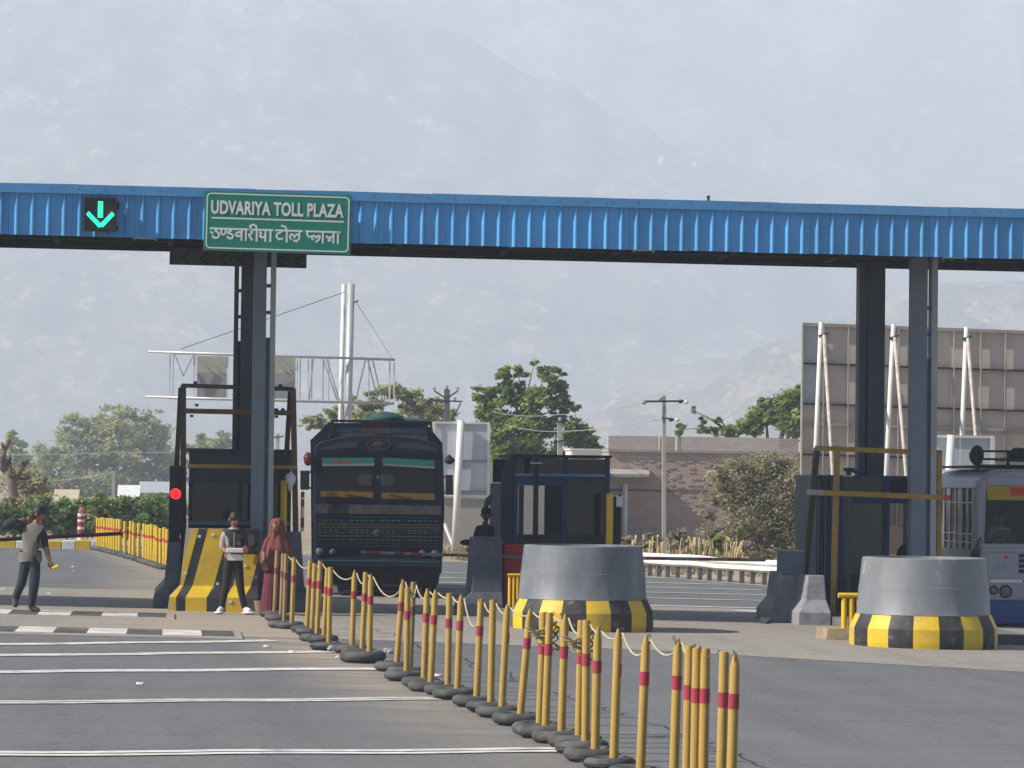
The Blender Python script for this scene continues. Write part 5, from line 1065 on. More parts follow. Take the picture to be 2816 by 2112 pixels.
# road signs seen from behind
def back_sign(label, poleA, poleB, rect, mids, y, rpx, ncol):
    t_ = root('road_sign', label, 'sign', poleA[0], poleA[1], y, 'road signs seen from behind'); o2 = t_.location
    a, b = P(*poleA, y), P(*poleB, y); b = b + (b - a) * max(0, ((b.z - gz(b.x)) / (a.z - b.z)))
    obj('pole', M(o2).tube(b, a, rpx * y / 8761, None, 16), GALVW, t_, True)
    (x0, y0), (x1, y1) = rect; p, q = P(x0, y1, y + 0.2), P(x1, y0, y + 0.2); zs2 = [p.z] + [P(x0, m_, y + 0.2).z for m_ in mids[::-1]] + [q.z]
    for i in range(ncol):
        for j in range(len(zs2) - 1): xa2, xb2 = p.x + (q.x - p.x) * i / ncol, p.x + (q.x - p.x) * (i + 1) / ncol; obj('sheet', M(o2).box(xa2 + 0.004, xb2 - 0.004, y + 0.2, y + 0.215, zs2[j] + 0.004, zs2[j + 1] - 0.004), pm('sign_sheet', (0.50, 0.54, 0.58), 0.5, 0.12, 0.9) if i + j == 0 else bpy.data.materials['sign_sheet'], t_)
    for z in zs2: obj('frame_bar', M(o2).box(p.x - 0.03, q.x + 0.03, y + 0.14, y + 0.199, z - 0.03, z + 0.03), GALVW if z in (zs2[0], zs2[-1]) else SGREY, t_)
    for x in (p.x, q.x): obj('frame_bar', M(o2).box(x - 0.05, x + 0.05, y + 0.12, y + 0.139, p.z, q.z), GALVW, t_)
    return t_, o2
t_, o2 = back_sign('large grey road sign seen from behind on thick white pole, right of the truck', (1268, 1156), (1251, 1500), ((1190, 1164), (1344, 1362)), [1266, 1350], 104.0, 10, 2)
obj('prop', M(o2).tube(P(1222, 1440, 104.4), P(1252, 1515, 104), 0.06, None, 8), GALVW, t_)
t_, o2 = back_sign('smaller grey sign back on a white pole above the bus, before the hoarding', (2616, 1196), (2608, 1330), ((2552, 1202), (2728, 1330)), [], 72.0, 11, 2)
# guard rail
gr = thing('guard_rail', 'white steel guard rail on short dark posts along the far road edge', 'guard rail', (13.4, 79.4, gz(13.4))); o2 = gr.location
pa, pb = G(1785, 1584), G(2130, 1611); dv = pb - pa
def rp_(t, z): q = pa + dv * t; return Vector((q.x, q.y, gz(q.x) + z))
prof = [(0.00, 0.0), (-0.07, 0.05), (-0.07, 0.11), (0.0, 0.155), (-0.07, 0.20), (-0.07, 0.26), (0.0, 0.31), (0.02, 0.31), (0.02, 0.0)]
nn = Vector((dv.y, -dv.x, 0)).normalized()
if nn.y > 0: nn = -nn
m = M(o2); rings = []
for k in range(17):
    t = -0.5 + 1.9 * k / 16; wv = 0.012 * math.sin(k * 1.1) + (0.006 if k % 3 else -0.006); rings.append([rp_(t, 0.30 + z + wv) + nn * (-d_ + 0.03) for d_, z in prof])
m.loft(rings); obj('rail', m, GALVW, gr)
posts_ = [1640 + v / 2.86 for v in (425, 500, 573, 655, 750, 838, 910, 990, 1072, 1162, 1243, 1330)]
for px in posts_:
    t = (px - 1785) / (2130 - 1785); q = rp_(t, 0); obj('rail_post', M(o2).box(q.x - 0.055, q.x + 0.055, q.y + 0.03, q.y + 0.15, q.z - 0.02, q.z + 0.42), pm('rail_post_dark', (0.12, 0.13, 0.13), 0.8) if px == posts_[0] else bpy.data.materials['rail_post_dark'], gr)
# unfinished brick building and walls
def brickmat(name, c1, c2, mort, sc):
    m, t, b = nodes(name); tc = t.nodes.new('ShaderNodeTexCoord'); sp = t.nodes.new('ShaderNodeSeparateXYZ'); cb = t.nodes.new('ShaderNodeCombineXYZ'); t.links.new(tc.outputs['Object'], sp.inputs[0])
    ad = mth(t, 'ADD', sp.outputs[0], sp.outputs[1]); t.links.new(ad, cb.inputs[0]); t.links.new(sp.outputs[2], cb.inputs[1])
    br = t.nodes.new('ShaderNodeTexBrick'); t.links.new(cb.outputs[0], br.inputs['Vector']); br.inputs['Color1'].default_value = (*c1, 1); br.inputs['Color2'].default_value = (*c2, 1); br.inputs['Mortar'].default_value = (*mort, 1)
    br.inputs['Scale'].default_value = 1; br.inputs['Brick Width'].default_value = 0.24; br.inputs['Row Height'].default_value = 0.085; br.inputs['Mortar Size'].default_value = 0.012
    v = coords(t, (1, 1, 2.2)); n1 = nz(t, v, 0.6, 6, 0.7); n2 = nz(t, v, 3.5, 5, 0.7)
    col = mixc(t, mth(t, 'MULTIPLY', ramp(t, n1, 0.42, 0.7), 0.75), br.outputs[0], mort); col = mixc(t, mth(t, 'MULTIPLY', ramp(t, n2, 0.5, 0.75), 0.45), col, [x * 0.45 for x in c1])
    t.links.new(col, b.inputs['Base Color']); b.inputs['Roughness'].default_value = 0.95; bump(t, b, br.outputs[1], 0.5, -0.02); return m
BRICK = brickmat('old_brick', (0.44, 0.26, 0.21), (0.34, 0.215, 0.185), (0.50, 0.435, 0.385), 1); BRICKG = brickmat('plastered_brick', (0.46, 0.36, 0.32), (0.42, 0.345, 0.32), (0.54, 0.51, 0.48), 1)
yw_ = 125.0
def W(px, py): return P(px, py, yw_)
bb_ = root('brick_building', 'unfinished reddish brick building with notched parapet behind the guard rail', 'building', 1900, 1400, yw_); o2 = bb_.location
x0, x1 = W(1673, 1350).x, W(2900, 1350).x; z0 = gz(o2.x) - 0.3; zl = W(1800, 1244).z; ztp = W(1750, 1199).z
obj('wall', M(o2).box(x0, x1, yw_, yw_ + 8, z0, zl), BRICK, bb_); obj('ledge', M(o2).box(x0 - 0.03, x1, yw_ - 0.10, yw_ + 8, zl + 0.001, zl + 0.09), CONC, bb_)
for a, b, d_, mt in ((1673, 1811, 0, BRICKG), (1819, 1862, 0.5, BRICK), (1870, 2143, 0, BRICKG), (2150, 2205, 0.7, BRICK), (2205, 2900, 0, BRICKG)):
    obj('parapet', M(o2).box(W(a, 1220).x, W(b, 1220).x, yw_ + d_, yw_ + d_ + 0.24, zl + 0.091, ztp - 0.005 * abs(d_)), mt, bb_)
obj('parapet_post', M(o2).box(W(1862, 1220).x + 0.002, W(1869.5, 1220).x, yw_ - 0.01, yw_ + 0.3, zl + 0.091, ztp + 0.02), CONC, bb_)
obj('sill_band', M(o2).box(x0 + 0.02, x1, yw_ - 0.025, yw_ - 0.001, W(1800, 1352).z, W(1800, 1345).z), CONCD, bb_)
for a, b, c, d in ((1674, 1786, 1291, 1312), (1944, 2044, 1294, 1309)): p, q = W(a, d), W(b, c); obj('window_hood', M(o2).loft([[(p.x, yw_ - 0.7, p.z), (q.x - 0.1, yw_ - 0.7, p.z + 0.02), (q.x, yw_ - 0.001, p.z + 0.05), (p.x, yw_ - 0.001, p.z + 0.05)], [(p.x, yw_ - 0.7, p.z + 0.12), (q.x - 0.1, yw_ - 0.7, p.z + 0.14), (q.x, yw_ - 0.001, q.z), (p.x, yw_ - 0.001, q.z)]]), CONC, bb_)
obj('render_patch', M(o2).box(W(1676, 1345).x, W(1722, 1345).x, yw_ - 0.02, yw_ - 0.001, W(1700, 1344).z, W(1700, 1313).z), pm('render_beige', (0.42, 0.40, 0.37), 0.9, 0.1, 2), bb_); obj('drain_pipe', M(o2).tube((W(1718, 1345).x, yw_ - 0.09, z0), (W(1718, 1345).x, yw_ - 0.09, W(1700, 1330).z), 0.11, None, 10), WHITEP, bb_)
bm0 = M().box(-0.115, 0.115, -0.022, 0.0, -0.037, 0.037); br0 = None
for k in range(240):
    x = random.uniform(x0 + 0.3, W(2190, 1300).x); z = z0 + 0.9 + round(random.uniform(0, zl - z0 - 1.1) / 0.085) * 0.085
    if br0 is None: br0 = obj('brick', bm0, BRICK, bb_); q = br0
    else: q = br0.copy(); COL.objects.link(q)
    q.location = (x - o2.x, yw_ - 0.001 - o2.y, z - o2.z)
wt_ = root('rooftop_tank', 'white low block on the roof left of the brick building', 'tank', 1622, 1250, 127.0); p, q = P(1571, 1275, 127), P(1676, 1239, 127); obj('body', M(wt_.location).box(p.x, q.x, 127, 129, p.z, q.z), WHITEP, wt_); obj('lid', M(wt_.location).box(p.x - 0.05, q.x + 0.05, 126.95, 129.05, q.z + 0.001, q.z + 0.06), WHITEP, wt_)
bw = root('boundary_wall', 'plain beige boundary wall behind the road sign and the small booth', 'wall', 1400, 1450, 122.0); BEIGE = pm('wall_beige', (0.36, 0.345, 0.32), 0.9, 0.1, 0.5, dirt=0.5, dc=(0.25, 0.24, 0.23), dsc=0.8)
p, q = P(1205, 1470, 122), P(1672, 1275, 122); xm_ = P(1338, 1300, 122).x
obj('wall', M(bw.location).box(p.x, xm_, 122, 122.3, gz(p.x) - 0.2, P(1300, 1372, 122).z), BEIGE, bw); obj('wall', M(bw.location).box(xm_ + 0.002, q.x, 121.95, 127, gz(p.x) - 0.2, q.z), BEIGE, bw); obj('coping', M(bw.location).box(p.x, xm_, 121.92, 122.38, P(1300, 1372, 122).z + 0.001, P(1300, 1366, 122).z), CONC, bw)
# power poles and wires
POLEC = pm('pole_concrete', (0.42, 0.40, 0.37), 0.9, 0.12, 2)
def insulator(m, c, s=1.0): m.lathe([(0.02 * s, 0), (0.075 * s, 0.03), (0.04 * s, 0.07), (0.07 * s, 0.10), (0.03 * s, 0.16)], 8, c)
def power_pole(label, px, pyt, pyb, y, wb, wt, mat, arms):
    t_ = root('power_pole', label, 'utility pole', px, pyb, y, 'power poles'); o2 = t_.location; a = P(px, pyt, y); obj('pole', M(o2).bar((o2.x, y, o2.z), a, wb, wt), mat, t_)
    for (x0, y0, x1, y1), w_, ins in arms:
        p, q = P(x0, y0, y - 0.12), P(x1, y1, y - 0.12); obj('cross_arm', M(o2).bar(p, q, w_, w_), SOFFIT, t_)
        for f_ in ins: m = M(o2); insulator(m, p.lerp(q, f_) + Vector((0, 0, w_ / 2)), 1.3); obj('insulator', m, SGREY, t_)
    return t_
power_pole('thick grey power pole with V arms and crossarm behind the truck', 1229, 1071, 1500, 150, 0.26, 0.26, pm('pole_steel', (0.13, 0.13, 0.14), 0.8), [((1187, 1102, 1272, 1104), 0.07, [0.75]), ((1225, 1094, 1194, 1075), 0.07, [1.0]), ((1231, 1094, 1259, 1075), 0.07, [1.0]), ((1226, 1071, 1231, 1070), 0.05, [0.5]), ((1242, 1160, 1267, 1108), 0.06, [])])
power_pole('squat concrete power pole in front of the big central tree', 1540, 1162, 1480, 132, 0.20, 0.17, POLEC, [((1528, 1216, 1562, 1208), 0.05, []), ((1530, 1160, 1550, 1160), 0.06, [0.5])])
power_pole('tall slender concrete power pole with T arm before the brick building', 1826, 1088, 1524, 108, 0.125, 0.10, POLEC, [((1768, 1104, 1890, 1103), 0.065, []), ((1820, 1148, 1868, 1156), 0.05, [])])
t_ = bpy.data.objects['power_pole.002']; 
for px, py, mt in ((1771, 1107, SGREY), (1871, 1104, SOFFIT), (1887, 1106, WHITEP), (1816, 1096, POLEC), (1845, 1154, SOFFIT), (1862, 1155, WHITEP)): obj('insulator', M(t_.location).ell(P(px, py, 107.8), (0.09, 0.07, 0.07), 10, 6), mt, t_)
power_pole('thin concrete power pole standing before the large left tree', 312, 1297, 1368, 140, 0.15, 0.13, POLEC, [])
power_pole('tiny distant power pole with crossbar seen between left column and frame', 764, 1192, 1300, 260, 0.28, 0.25, POLEC, [((748, 1203, 780, 1200), 0.12, [])])
def wire(label, pts, sagp, r=0.014):
    q = [P(*p) for p in pts]; path = []
    for a, b in zip(q, q[1:]): path += [a.lerp(b, k / 8) - Vector((0, 0, 4 * sagp * (k / 8) * (1 - k / 8))) for k in range(8)]
    path.append(q[-1]); o = obj('power_line', M().path(path, r, 4), GALV); tag(o, label, 'wire', 'overhead power lines')
wire('overhead wire sagging in front of the central tree, upper one', [(1350, 1132, 133), (1540, 1140, 132), (1760, 1108, 109)], 0.12)
wire('overhead wire sagging in front of the central tree, lower one', [(1390, 1168, 133), (1540, 1186, 132), (1830, 1150, 108)], 0.10)
wire('thin overhead wire crossing the large left tree', [(-60, 1246, 139), (312, 1243, 139), (640, 1232, 139)], 0.10)
wire('thin low wire running to the pole before the left tree', [(-60, 1318, 140), (312, 1298, 140)], 0.25)

# ------------------------------------------------------------------ plants
def leafm(name, c):
    m, t, b = nodes(name); v = coords(t); col = mixc(t, ramp(t, nz(t, v, 1.5), 0.3, 0.7), [x * 0.75 for x in c], [x * 1.25 for x in c])
    t.links.new(col, b.inputs['Base Color']); b.inputs['Roughness'].default_value = 0.75; b.inputs['Specular IOR Level'].default_value = 0.25
    tr_ = t.nodes.new('ShaderNodeBsdfTranslucent'); t.links.new(col, tr_.inputs[0]); mx = t.nodes.new('ShaderNodeMixShader'); mx.inputs[0].default_value = 0.5
    t.links.new(b.outputs[0], mx.inputs[1]); t.links.new(tr_.outputs[0], mx.inputs[2]); t.links.new(mx.outputs[0], t.nodes['Material Output'].inputs[0]); return m
LF = {'olive': [leafm('leaf_olive_a', (0.378, 0.397, 0.161)), leafm('leaf_olive_b', (0.255, 0.274, 0.123)), leafm('leaf_olive_c', (0.529, 0.529, 0.246))],
      'green': [leafm('leaf_green_a', (0.263, 0.359, 0.096)), leafm('leaf_green_b', (0.149, 0.219, 0.070)), leafm('leaf_green_c', (0.473, 0.542, 0.166))],
      'dry': [leafm('leaf_dry_a', (0.403, 0.370, 0.235)), leafm('leaf_dry_b', (0.277, 0.277, 0.168)), leafm('leaf_dry_c', (0.521, 0.470, 0.302))],
      'flower': [leafm('leaf_bed_a', (0.193, 0.306, 0.105)), leafm('leaf_bed_b', (0.129, 0.193, 0.089)), leafm('leaf_bed_c', (0.306, 0.386, 0.193))]}
BARK = pm('bark', (0.16, 0.12, 0.09), 0.95, 0.25, 4, 0.4, 12)
def leaves(m, blobs, n, size, clump=0.28, nmat=3, flat=0.6):
    tot = sum(b[3] * b[5] for b in blobs)
    for (cx, cy, cz, rx, ry, rz) in blobs:
        k = int(n * rx * rz / tot); nc = max(4, int(k / 42))
        for c in range(nc):
            a, u, s = random.uniform(0, 6.283), random.uniform(-1, 1), random.random() ** 0.38
            q = math.sqrt(1 - u * u); px, py, pz = cx + rx * s * q * math.cos(a), cy + ry * s * q * math.sin(a), cz + rz * s * u
            mi = random.choices((0, 1, 2), (5, 3.2, 2.2))[0]; cr = clump * (rx + rz) * 0.5 * random.uniform(0.6, 1.3)
            for i in range(k // nc):
                x, y, z = px + random.gauss(0, cr * 0.5), py + random.gauss(0, cr * 0.5), pz + random.gauss(0, cr * 0.5 * flat)
                s1 = size * random.uniform(0.6, 1.35); th = random.uniform(0, 6.283); ti = random.uniform(-0.9, 0.9); t2 = random.uniform(-0.9, 0.9)
                ax, ay, az = math.cos(th) * s1, math.sin(th) * s1, ti * s1; bx, by, bz = -math.sin(th) * s1 * 0.55, math.cos(th) * s1 * 0.55, t2 * s1 * 0.6
                b0 = len(m.v); o = m.o; x -= o.x; y -= o.y; z -= o.z
                m.v += [(x - ax, y - ay, z - az), (x + bx, y + by, z + bz), (x + ax, y + ay, z + az), (x - bx, y - by, z - bz)]; m.f.append((b0, b0 + 1, b0 + 2, b0 + 3)); m.m.append(mi)
def tree(name, label, cat, y, base, blobs, n, size, pal, trunk=0.18, clump=0.28, group=None, limbs=True, deep=0.8, flowers=None):
    bx = P(base[0], base[1], y).x; t_ = thing(name, label, cat, (bx, y, gz(bx)), group); o2 = t_.location; bl = []
    for (px, py, rx, ry) in blobs:
        c = P(px, py, y); k = y / 8761; dy = random.uniform(-0.5, 0.5) * rx * k; bl.append((c.x, c.y + dy, c.z, rx * k, max(rx, ry) * k * deep, ry * k))
    m = M(o2); leaves(m, bl, n, size, clump); c = obj('crown' if cat == 'tree' else 'foliage', m, LF[pal], t_); 
    if limbs:
        tm = M(o2); zc = min(b[2] for b in bl); cxm = sum(b[0] for b in bl) / len(bl); fork = Vector((bx + 0.25 * (cxm - bx), y, max(gz(bx) + 0.5, gz(bx) + (zc - gz(bx)) * 0.7)))
        tm.path([(bx, y, gz(bx) - 0.1), (bx + 0.06, y, (gz(bx) + fork.z) / 2), fork], [trunk, trunk * 0.8, trunk * 0.7], 9); obj('trunk', tm, BARK, t_, True)
        big = [q for q in bl if q[3] > 0.55 * max(z_[3] for z_ in bl)]
        for b in bl:
          e = Vector(b[:3]); st_ = fork if b in big else Vector(min(big, key=lambda q: (Vector(q[:3]) - e).length)[:3]); mid = st_.lerp(e, 0.5) + Vector((random.uniform(-0.2, 0.2), 0, random.uniform(0, 0.25))); kf = 1.0 if b in big else 0.4; obj('limb', M(o2).path([st_, mid, e], [trunk * 0.45 * kf, trunk * 0.28 * kf, trunk * 0.1 * kf], 6), BARK, t_, True)
    if flowers:
        for nm, mat, kk in flowers:
            fm = M(o2)
            for i in range(kk):
                b = random.choice(bl); a = random.uniform(0, 6.283); u = random.uniform(-0.2, 1); q = math.sqrt(max(0, 1 - u * u))
                c_ = (b[0] + b[3] * q * math.cos(a), b[1] - b[4] * abs(q * math.sin(a)), b[2] + b[5] * u * 1.05); fm.ell(c_, (0.04, 0.04, 0.032), 6, 4, 0, 0.2)
            obj(nm, fm, mat, t_)['kind'] = 'stuff'
    return t_
tree('acacia_tree', 'large hazy olive acacia filling the left background behind the flower bed', 'tree', 400, (300, 1400), [(120, 1255, 55, 32), (165, 1300, 75, 50), (215, 1185, 60, 45), (255, 1240, 85, 60), (320, 1160, 70, 45), (330, 1230, 90, 70), (395, 1190, 60, 60), (440, 1230, 45, 60), (420, 1310, 70, 60), (280, 1320, 100, 55), (130, 1345, 60, 35), (480, 1300, 40, 60), (200, 1370, 110, 30), (360, 1370, 100, 30)], 26000, 0.27, 'olive', 0.7, 0.36)
tree('acacia_tree', 'light feathery acacia behind the truck and the sign gantry mast', 'tree', 160, (1000, 1400), [(880, 1160, 50, 20), (845, 1175, 25, 9), (930, 1130, 50, 16), (1010, 1110, 55, 20), (1060, 1075, 60, 20), (1115, 1085, 45, 20), (1150, 1125, 60, 28), (1200, 1145, 60, 24), (1000, 1150, 90, 20), (1190, 1108, 35, 14)], 8000, 0.11, 'olive', 0.2, 0.34)
tree('leafy_tree', 'tall dense green tree with two-lobed top in the centre background', 'tree', 138, (1450, 1400), [(1335, 1090, 34, 30), (1390, 1032, 32, 26), (1428, 1030, 24, 22), (1400, 1085, 55, 38), (1469, 1000, 14, 12), (1498, 1030, 36, 22), (1543, 1022, 20, 14), (1532, 1075, 36, 32), (1465, 1110, 50, 42), (1350, 1140, 50, 45), (1548, 1120, 34, 34), (1575, 1115, 18, 16), (1430, 1180, 85, 50), (1545, 1185, 55, 42), (1370, 1235, 50, 45), (1605, 1232, 45, 20), (1450, 1255, 110, 40), (1580, 1260, 70, 25), (1640, 1250, 25, 10), (1605, 1195, 34, 26), (1625, 1228, 36, 18)], 24000, 0.11, 'green', 0.3, 0.32)
tree('leafy_tree', 'dark green tree behind the brick parapet beside the hoarding', 'tree', 146, (2150, 1400), [(2195, 1085, 45, 38), (2160, 1120, 60, 40), (2110, 1150, 55, 35), (2190, 1160, 70, 45), (2055, 1175, 45, 26), (2000, 1185, 40, 18), (1978, 1160, 10, 16), (2095, 1105, 30, 12), (2240, 1130, 60, 70), (1872, 1180, 20, 18), (1935, 1180, 18, 20), (1932, 1150, 6, 16), (1908, 1130, 7, 14)], 15000, 0.11, 'green', 0.28, 0.32)
tree('thorn_bush', 'big dusty grey-green thorn bush in front of the brick building', 'bush', 99, (2100, 1540), [(1985, 1320, 40, 30), (2040, 1300, 60, 40), (2110, 1290, 60, 45), (2165, 1330, 55, 60), (2010, 1370, 60, 40), (2090, 1380, 80, 55), (2180, 1420, 60, 60), (2040, 1440, 60, 45), (2130, 1470, 80, 50), (2210, 1500, 60, 50), (2100, 1530, 90, 30), (2010, 1500, 45, 40), (1945, 1420, 26, 18), (1962, 1375, 24, 16), (1975, 1288, 16, 10), (2150, 1270, 30, 14), (2235, 1400, 40, 60), (1955, 1470, 30, 30)], 24000, 0.055, 'dry', 0.05, 0.62)
for k, (px, py, rx, ry, y, lab) in enumerate(((42, 1235, 34, 55, 420, 'bluish distant tree at the far left beneath the hills'), (560, 1222, 45, 26, 460, 'bluish distant trees seen through the left frame, left clump'), (615, 1215, 32, 32, 460, 'bluish distant trees seen through the left frame, right clump'), (434, 1175, 18, 50, 620, 'narrow bluish conical tree behind the large acacia'))):
    tree('distant_tree', lab, 'tree', y, (px, 1330), [(px, py, rx, ry), (px - rx * 0.5, py + ry * 0.6, rx, ry * 0.7), (px + rx * 0.4, py + ry * 0.7, rx, ry * 0.7)], 1300, 0.4, 'green', 0.3, 0.3, 'hazy distant trees')
# pollarded tree at the far left
pt = root('pollarded_tree', 'leafless pollarded tree with stubby knotted limbs at the left edge', 'tree', 45, 1400, 120); o2 = pt.location
def Q(px, py, d=0): return P(px, py, 120 + d)
obj('trunk', M(o2).path([Q(36, 1480), Q(38, 1400), Q(34, 1335), Q(22, 1295)], [0.22, 0.20, 0.18, 0.12], 9), BARK, pt, True)
for pts, r in (([(24, 1300), (8, 1270), (14, 1232), (24, 1214)], 0.12), ([(34, 1330), (52, 1300), (70, 1272)], 0.12), ([(30, 1310), (26, 1282), (25, 1262)], 0.10), ([(14, 1240), (6, 1222)], 0.07), ([(20, 1300), (-10, 1275)], 0.10)): obj('limb', M(o2).path([Q(*p, random.uniform(-0.3, 0.3)) for p in pts], [r, r * 0.95, r * 0.9, r * 0.8][:len(pts)], 8), BARK, pt, True)
for px, py, r in ((24, 1213, 0.10), (71, 1270, 0.11), (26, 1260, 0.10), (5, 1221, 0.07)): obj('knot', M(o2).ell(Q(px, py), (r, r, r), 9, 6, 0, 0.2), BARK, pt, True)
tree('thorn_bush', 'brown twiggy bush under the pollarded tree at the left edge', 'bush', 122, (80, 1420), [(85, 1320, 40, 45), (50, 1330, 70, 50), (115, 1345, 30, 30), (20, 1290, 30, 30)], 3000, 0.07, 'dry', 0.06, 0.5)
# scrub between bed and trees, flower bed, roadside bushes
for k, (px, py, rx, ry, lab) in enumerate(((20, 1385, 60, 30, 'low grey-green scrub bush left of the walking man'), (150, 1385, 70, 28, 'low grey-green scrub bush behind the round red marker'), (270, 1378, 60, 26, 'low grey-green scrub bush beneath the thin concrete pole'), (390, 1372, 60, 32, 'low grey-green scrub bush left of the red traffic light'), (470, 1380, 50, 40, 'low scrub bush hidden partly by the traffic light box'))):
    tree('scrub_bush', lab, 'bush', 126 + 3 * (k % 2), (px, 1420), [(px, py + 14, rx, ry * 0.8), (px + rx * 0.5, py + 24, rx * 0.7, ry * 0.7)], 1900, 0.10, 'olive', 0.05, 0.3, 'scrub bushes beyond the flower bed', False)
FR, FY, FP = pm('flower_red', (0.42, 0.03, 0.06), 0.6), pm('flower_yellow', (0.75, 0.45, 0.02), 0.6), pm('flower_pink', (0.60, 0.20, 0.22), 0.6)
beds = [(-30, 'r', 'leftmost at the frame edge, red blooms'), (22, 'r', 'behind the man raised elbow, crimson blooms'), (76, 'p', 'behind the man head, pink blooms'), (128, 'p', 'right of the man head, few pale blooms'), (180, 'y', 'left of the round red marker post'), (232, 'y', 'right of the round red marker post, orange blooms'),
        (282, 'y', 'above the left end of yellow posts, yellow blooms'), (330, 'r', 'with red and yellow blooms above the yellow posts'), (378, 'p', 'with pink blooms above the yellow posts'), (424, 'n', 'darkest and without blooms, beside the traffic light'), (466, 'n', 'half hidden behind the traffic light')]
for k, (px, c_, lab) in enumerate(beds):
    t0 = random.uniform(-8, 8); fl = {'r': [('red_flowers', FR, 9), ('yellow_flowers', FY, 2)], 'y': [('yellow_flowers', FY, 10), ('red_flowers', FR, 3)], 'p': [('pink_flowers', FP, 6), ('yellow_flowers', FY, 2)], 'n': None}[c_]
    tree('flowering_shrub', 'flowering shrub ' + lab, 'shrub', 101 + 1.5 * (k % 3), (px, 1480), [(px, 1395 + t0, 34, 32), (px - 14, 1430, 34, 34), (px + 16, 1445, 34, 36)], 2600, 0.06, 'flower', 0.05, 0.40, 'flowering shrubs along the left kerb', False, 0.9, fl)
kb = thing('kerb', 'left road kerb painted in yellow, white and black blocks below the shrubs', 'kerb', (G(100, 1507).x, 98.0, gz(-4)));
for a, b, mt, nm in ((-110, -60, BLKP, 'black_block'), (-60, -10, WHITEP, 'white_block'), (-10, 43, YELP, 'yellow_block'), (43, 84, WHITEP, 'white_block'), (84, 131, BLKP, 'black_block'), (132, 169, YELP, 'yellow_block'), (170, 207, WHITEP, 'white_block'), (208, 249, YELP, 'yellow_block'), (250, 274, WHITEP, 'white_block'), (275, 330, BLKP, 'black_block')):
    p, q = P(a, 1507, 97.7), P(b, 1507, 97.7); obj(nm, M(kb.location).box(p.x + 0.005, q.x - 0.005, 97.7, 98.3, p.z - 0.06, p.z + 0.22 + random.uniform(-0.02, 0.02)), mt, kb, bevel=0.02)
# dry reeds and rubbish at the foot of the brick wall
rd = M(); RD = pm('dry_reed', (0.40, 0.31, 0.16), 0.9, 0.35, 6)
for k in range(520):
    px = random.choices([random.gauss(1728, 10), random.gauss(1800, 12), random.gauss(1875, 16), random.gauss(1935, 26), random.gauss(2025, 14), random.uniform(1690, 2060)], [2, 2, 2, 4, 2, 3])[0]
    y = random.uniform(90, 97); b = P(px, 1500, y); h = random.uniform(0.25, 0.95) * (1.0 if random.random() < 0.5 else 0.55); lx = random.gauss(0, 0.16); w_ = random.uniform(0.012, 0.035); z0 = gz(b.x)
    rd.add([(b.x - w_, y, z0), (b.x + w_, y, z0), (b.x + lx + w_ * 0.6, y + random.gauss(0, 0.1), z0 + h), (b.x + lx - w_ * 0.6, y, z0 + h)], [(0, 1, 2, 3)])
tag(obj('dry_reeds', rd, RD), kind='stuff')
for k, (px, py, rx, ry, pal, lab) in enumerate(((1722, 1492, 24, 20, 'dry', 'small dry bush right of the small booth'), (1790, 1488, 24, 26, 'dry', 'small dry bush left of the tall concrete pole'), (1868, 1480, 22, 34, 'dry', 'small brown bush right of the tall concrete pole'), (1985, 1498, 28, 26, 'olive', 'small dark bush among the golden dry stalks'), (1925, 1515, 40, 14, 'dry', 'low dry bush under the golden stalks'))):
    tree('dry_bush', lab, 'bush', 93, (px, 1540), [(px, py, rx, ry), (px + 8, py + 14, rx, ry * 0.6)], 800, 0.06, pal, 0.04, 0.36, 'dry bushes along the brick wall', False)
gm = M()
for k in range(2600):
    y = random.uniform(84, 118); px = random.uniform(1150, 2240); b = P(px, 1500, y); 
    if b.x < 8.8 + (93 - y) * 0.35: continue
    z0 = gz(b.x); h = random.uniform(0.06, 0.28); lx = random.gauss(0, 0.07)
    gm.add([(b.x - 0.03, y, z0), (b.x + 0.03, y, z0), (b.x + lx, y, z0 + h)], [(0, 1, 2)], random.choice((0, 0, 1)))
tag(obj('dry_grass', gm, [pm('grass_straw', (0.36, 0.29, 0.16), 0.9, 0.2, 6), pm('grass_dull_green', (0.15, 0.16, 0.07), 0.9, 0.2, 6)]), kind='stuff')
# far huts on the left
def hut(label, a, b, c, d, y, roofm):
    p, q = P(a, d, y), P(b, c, y); t_ = root('hut', label, 'hut', (a + b) / 2, d, y, 'small distant huts'); o2 = t_.location; h = q.z - gz(o2.x)
    obj('wall', M(o2).box(p.x, q.x, y, y + 4, gz(o2.x), q.z - 0.75), BEIGE, t_); obj('roof', M(o2).loft([[(x, y - 0.5, q.z - 0.85), (x, y + 2, q.z + 0.1), (x, y + 4.5, q.z - 0.85), (x, y + 2, q.z - 0.05)] for x in (p.x - 0.3, q.x + 0.3)]), roofm, t_); obj('door', M(o2).box(p.x + 0.2, p.x + 0.7, y - 0.03, y - 0.001, gz(o2.x), gz(o2.x) + min(1.7, h - 0.95)), BROWNSHADE, t_)
hut('small white-roofed hut among the trees left of the red light', 334, 374, 1338, 1372, 230, WHITEP); hut('grey-roofed distant hut just left of the dark frame leg', 392, 470, 1328, 1370, 270, GALV); hut('tiny pale hut behind the flower shrubs left of the concrete pole', 158, 205, 1350, 1380, 230, pm('roof_straw', (0.5, 0.42, 0.3), 0.9))
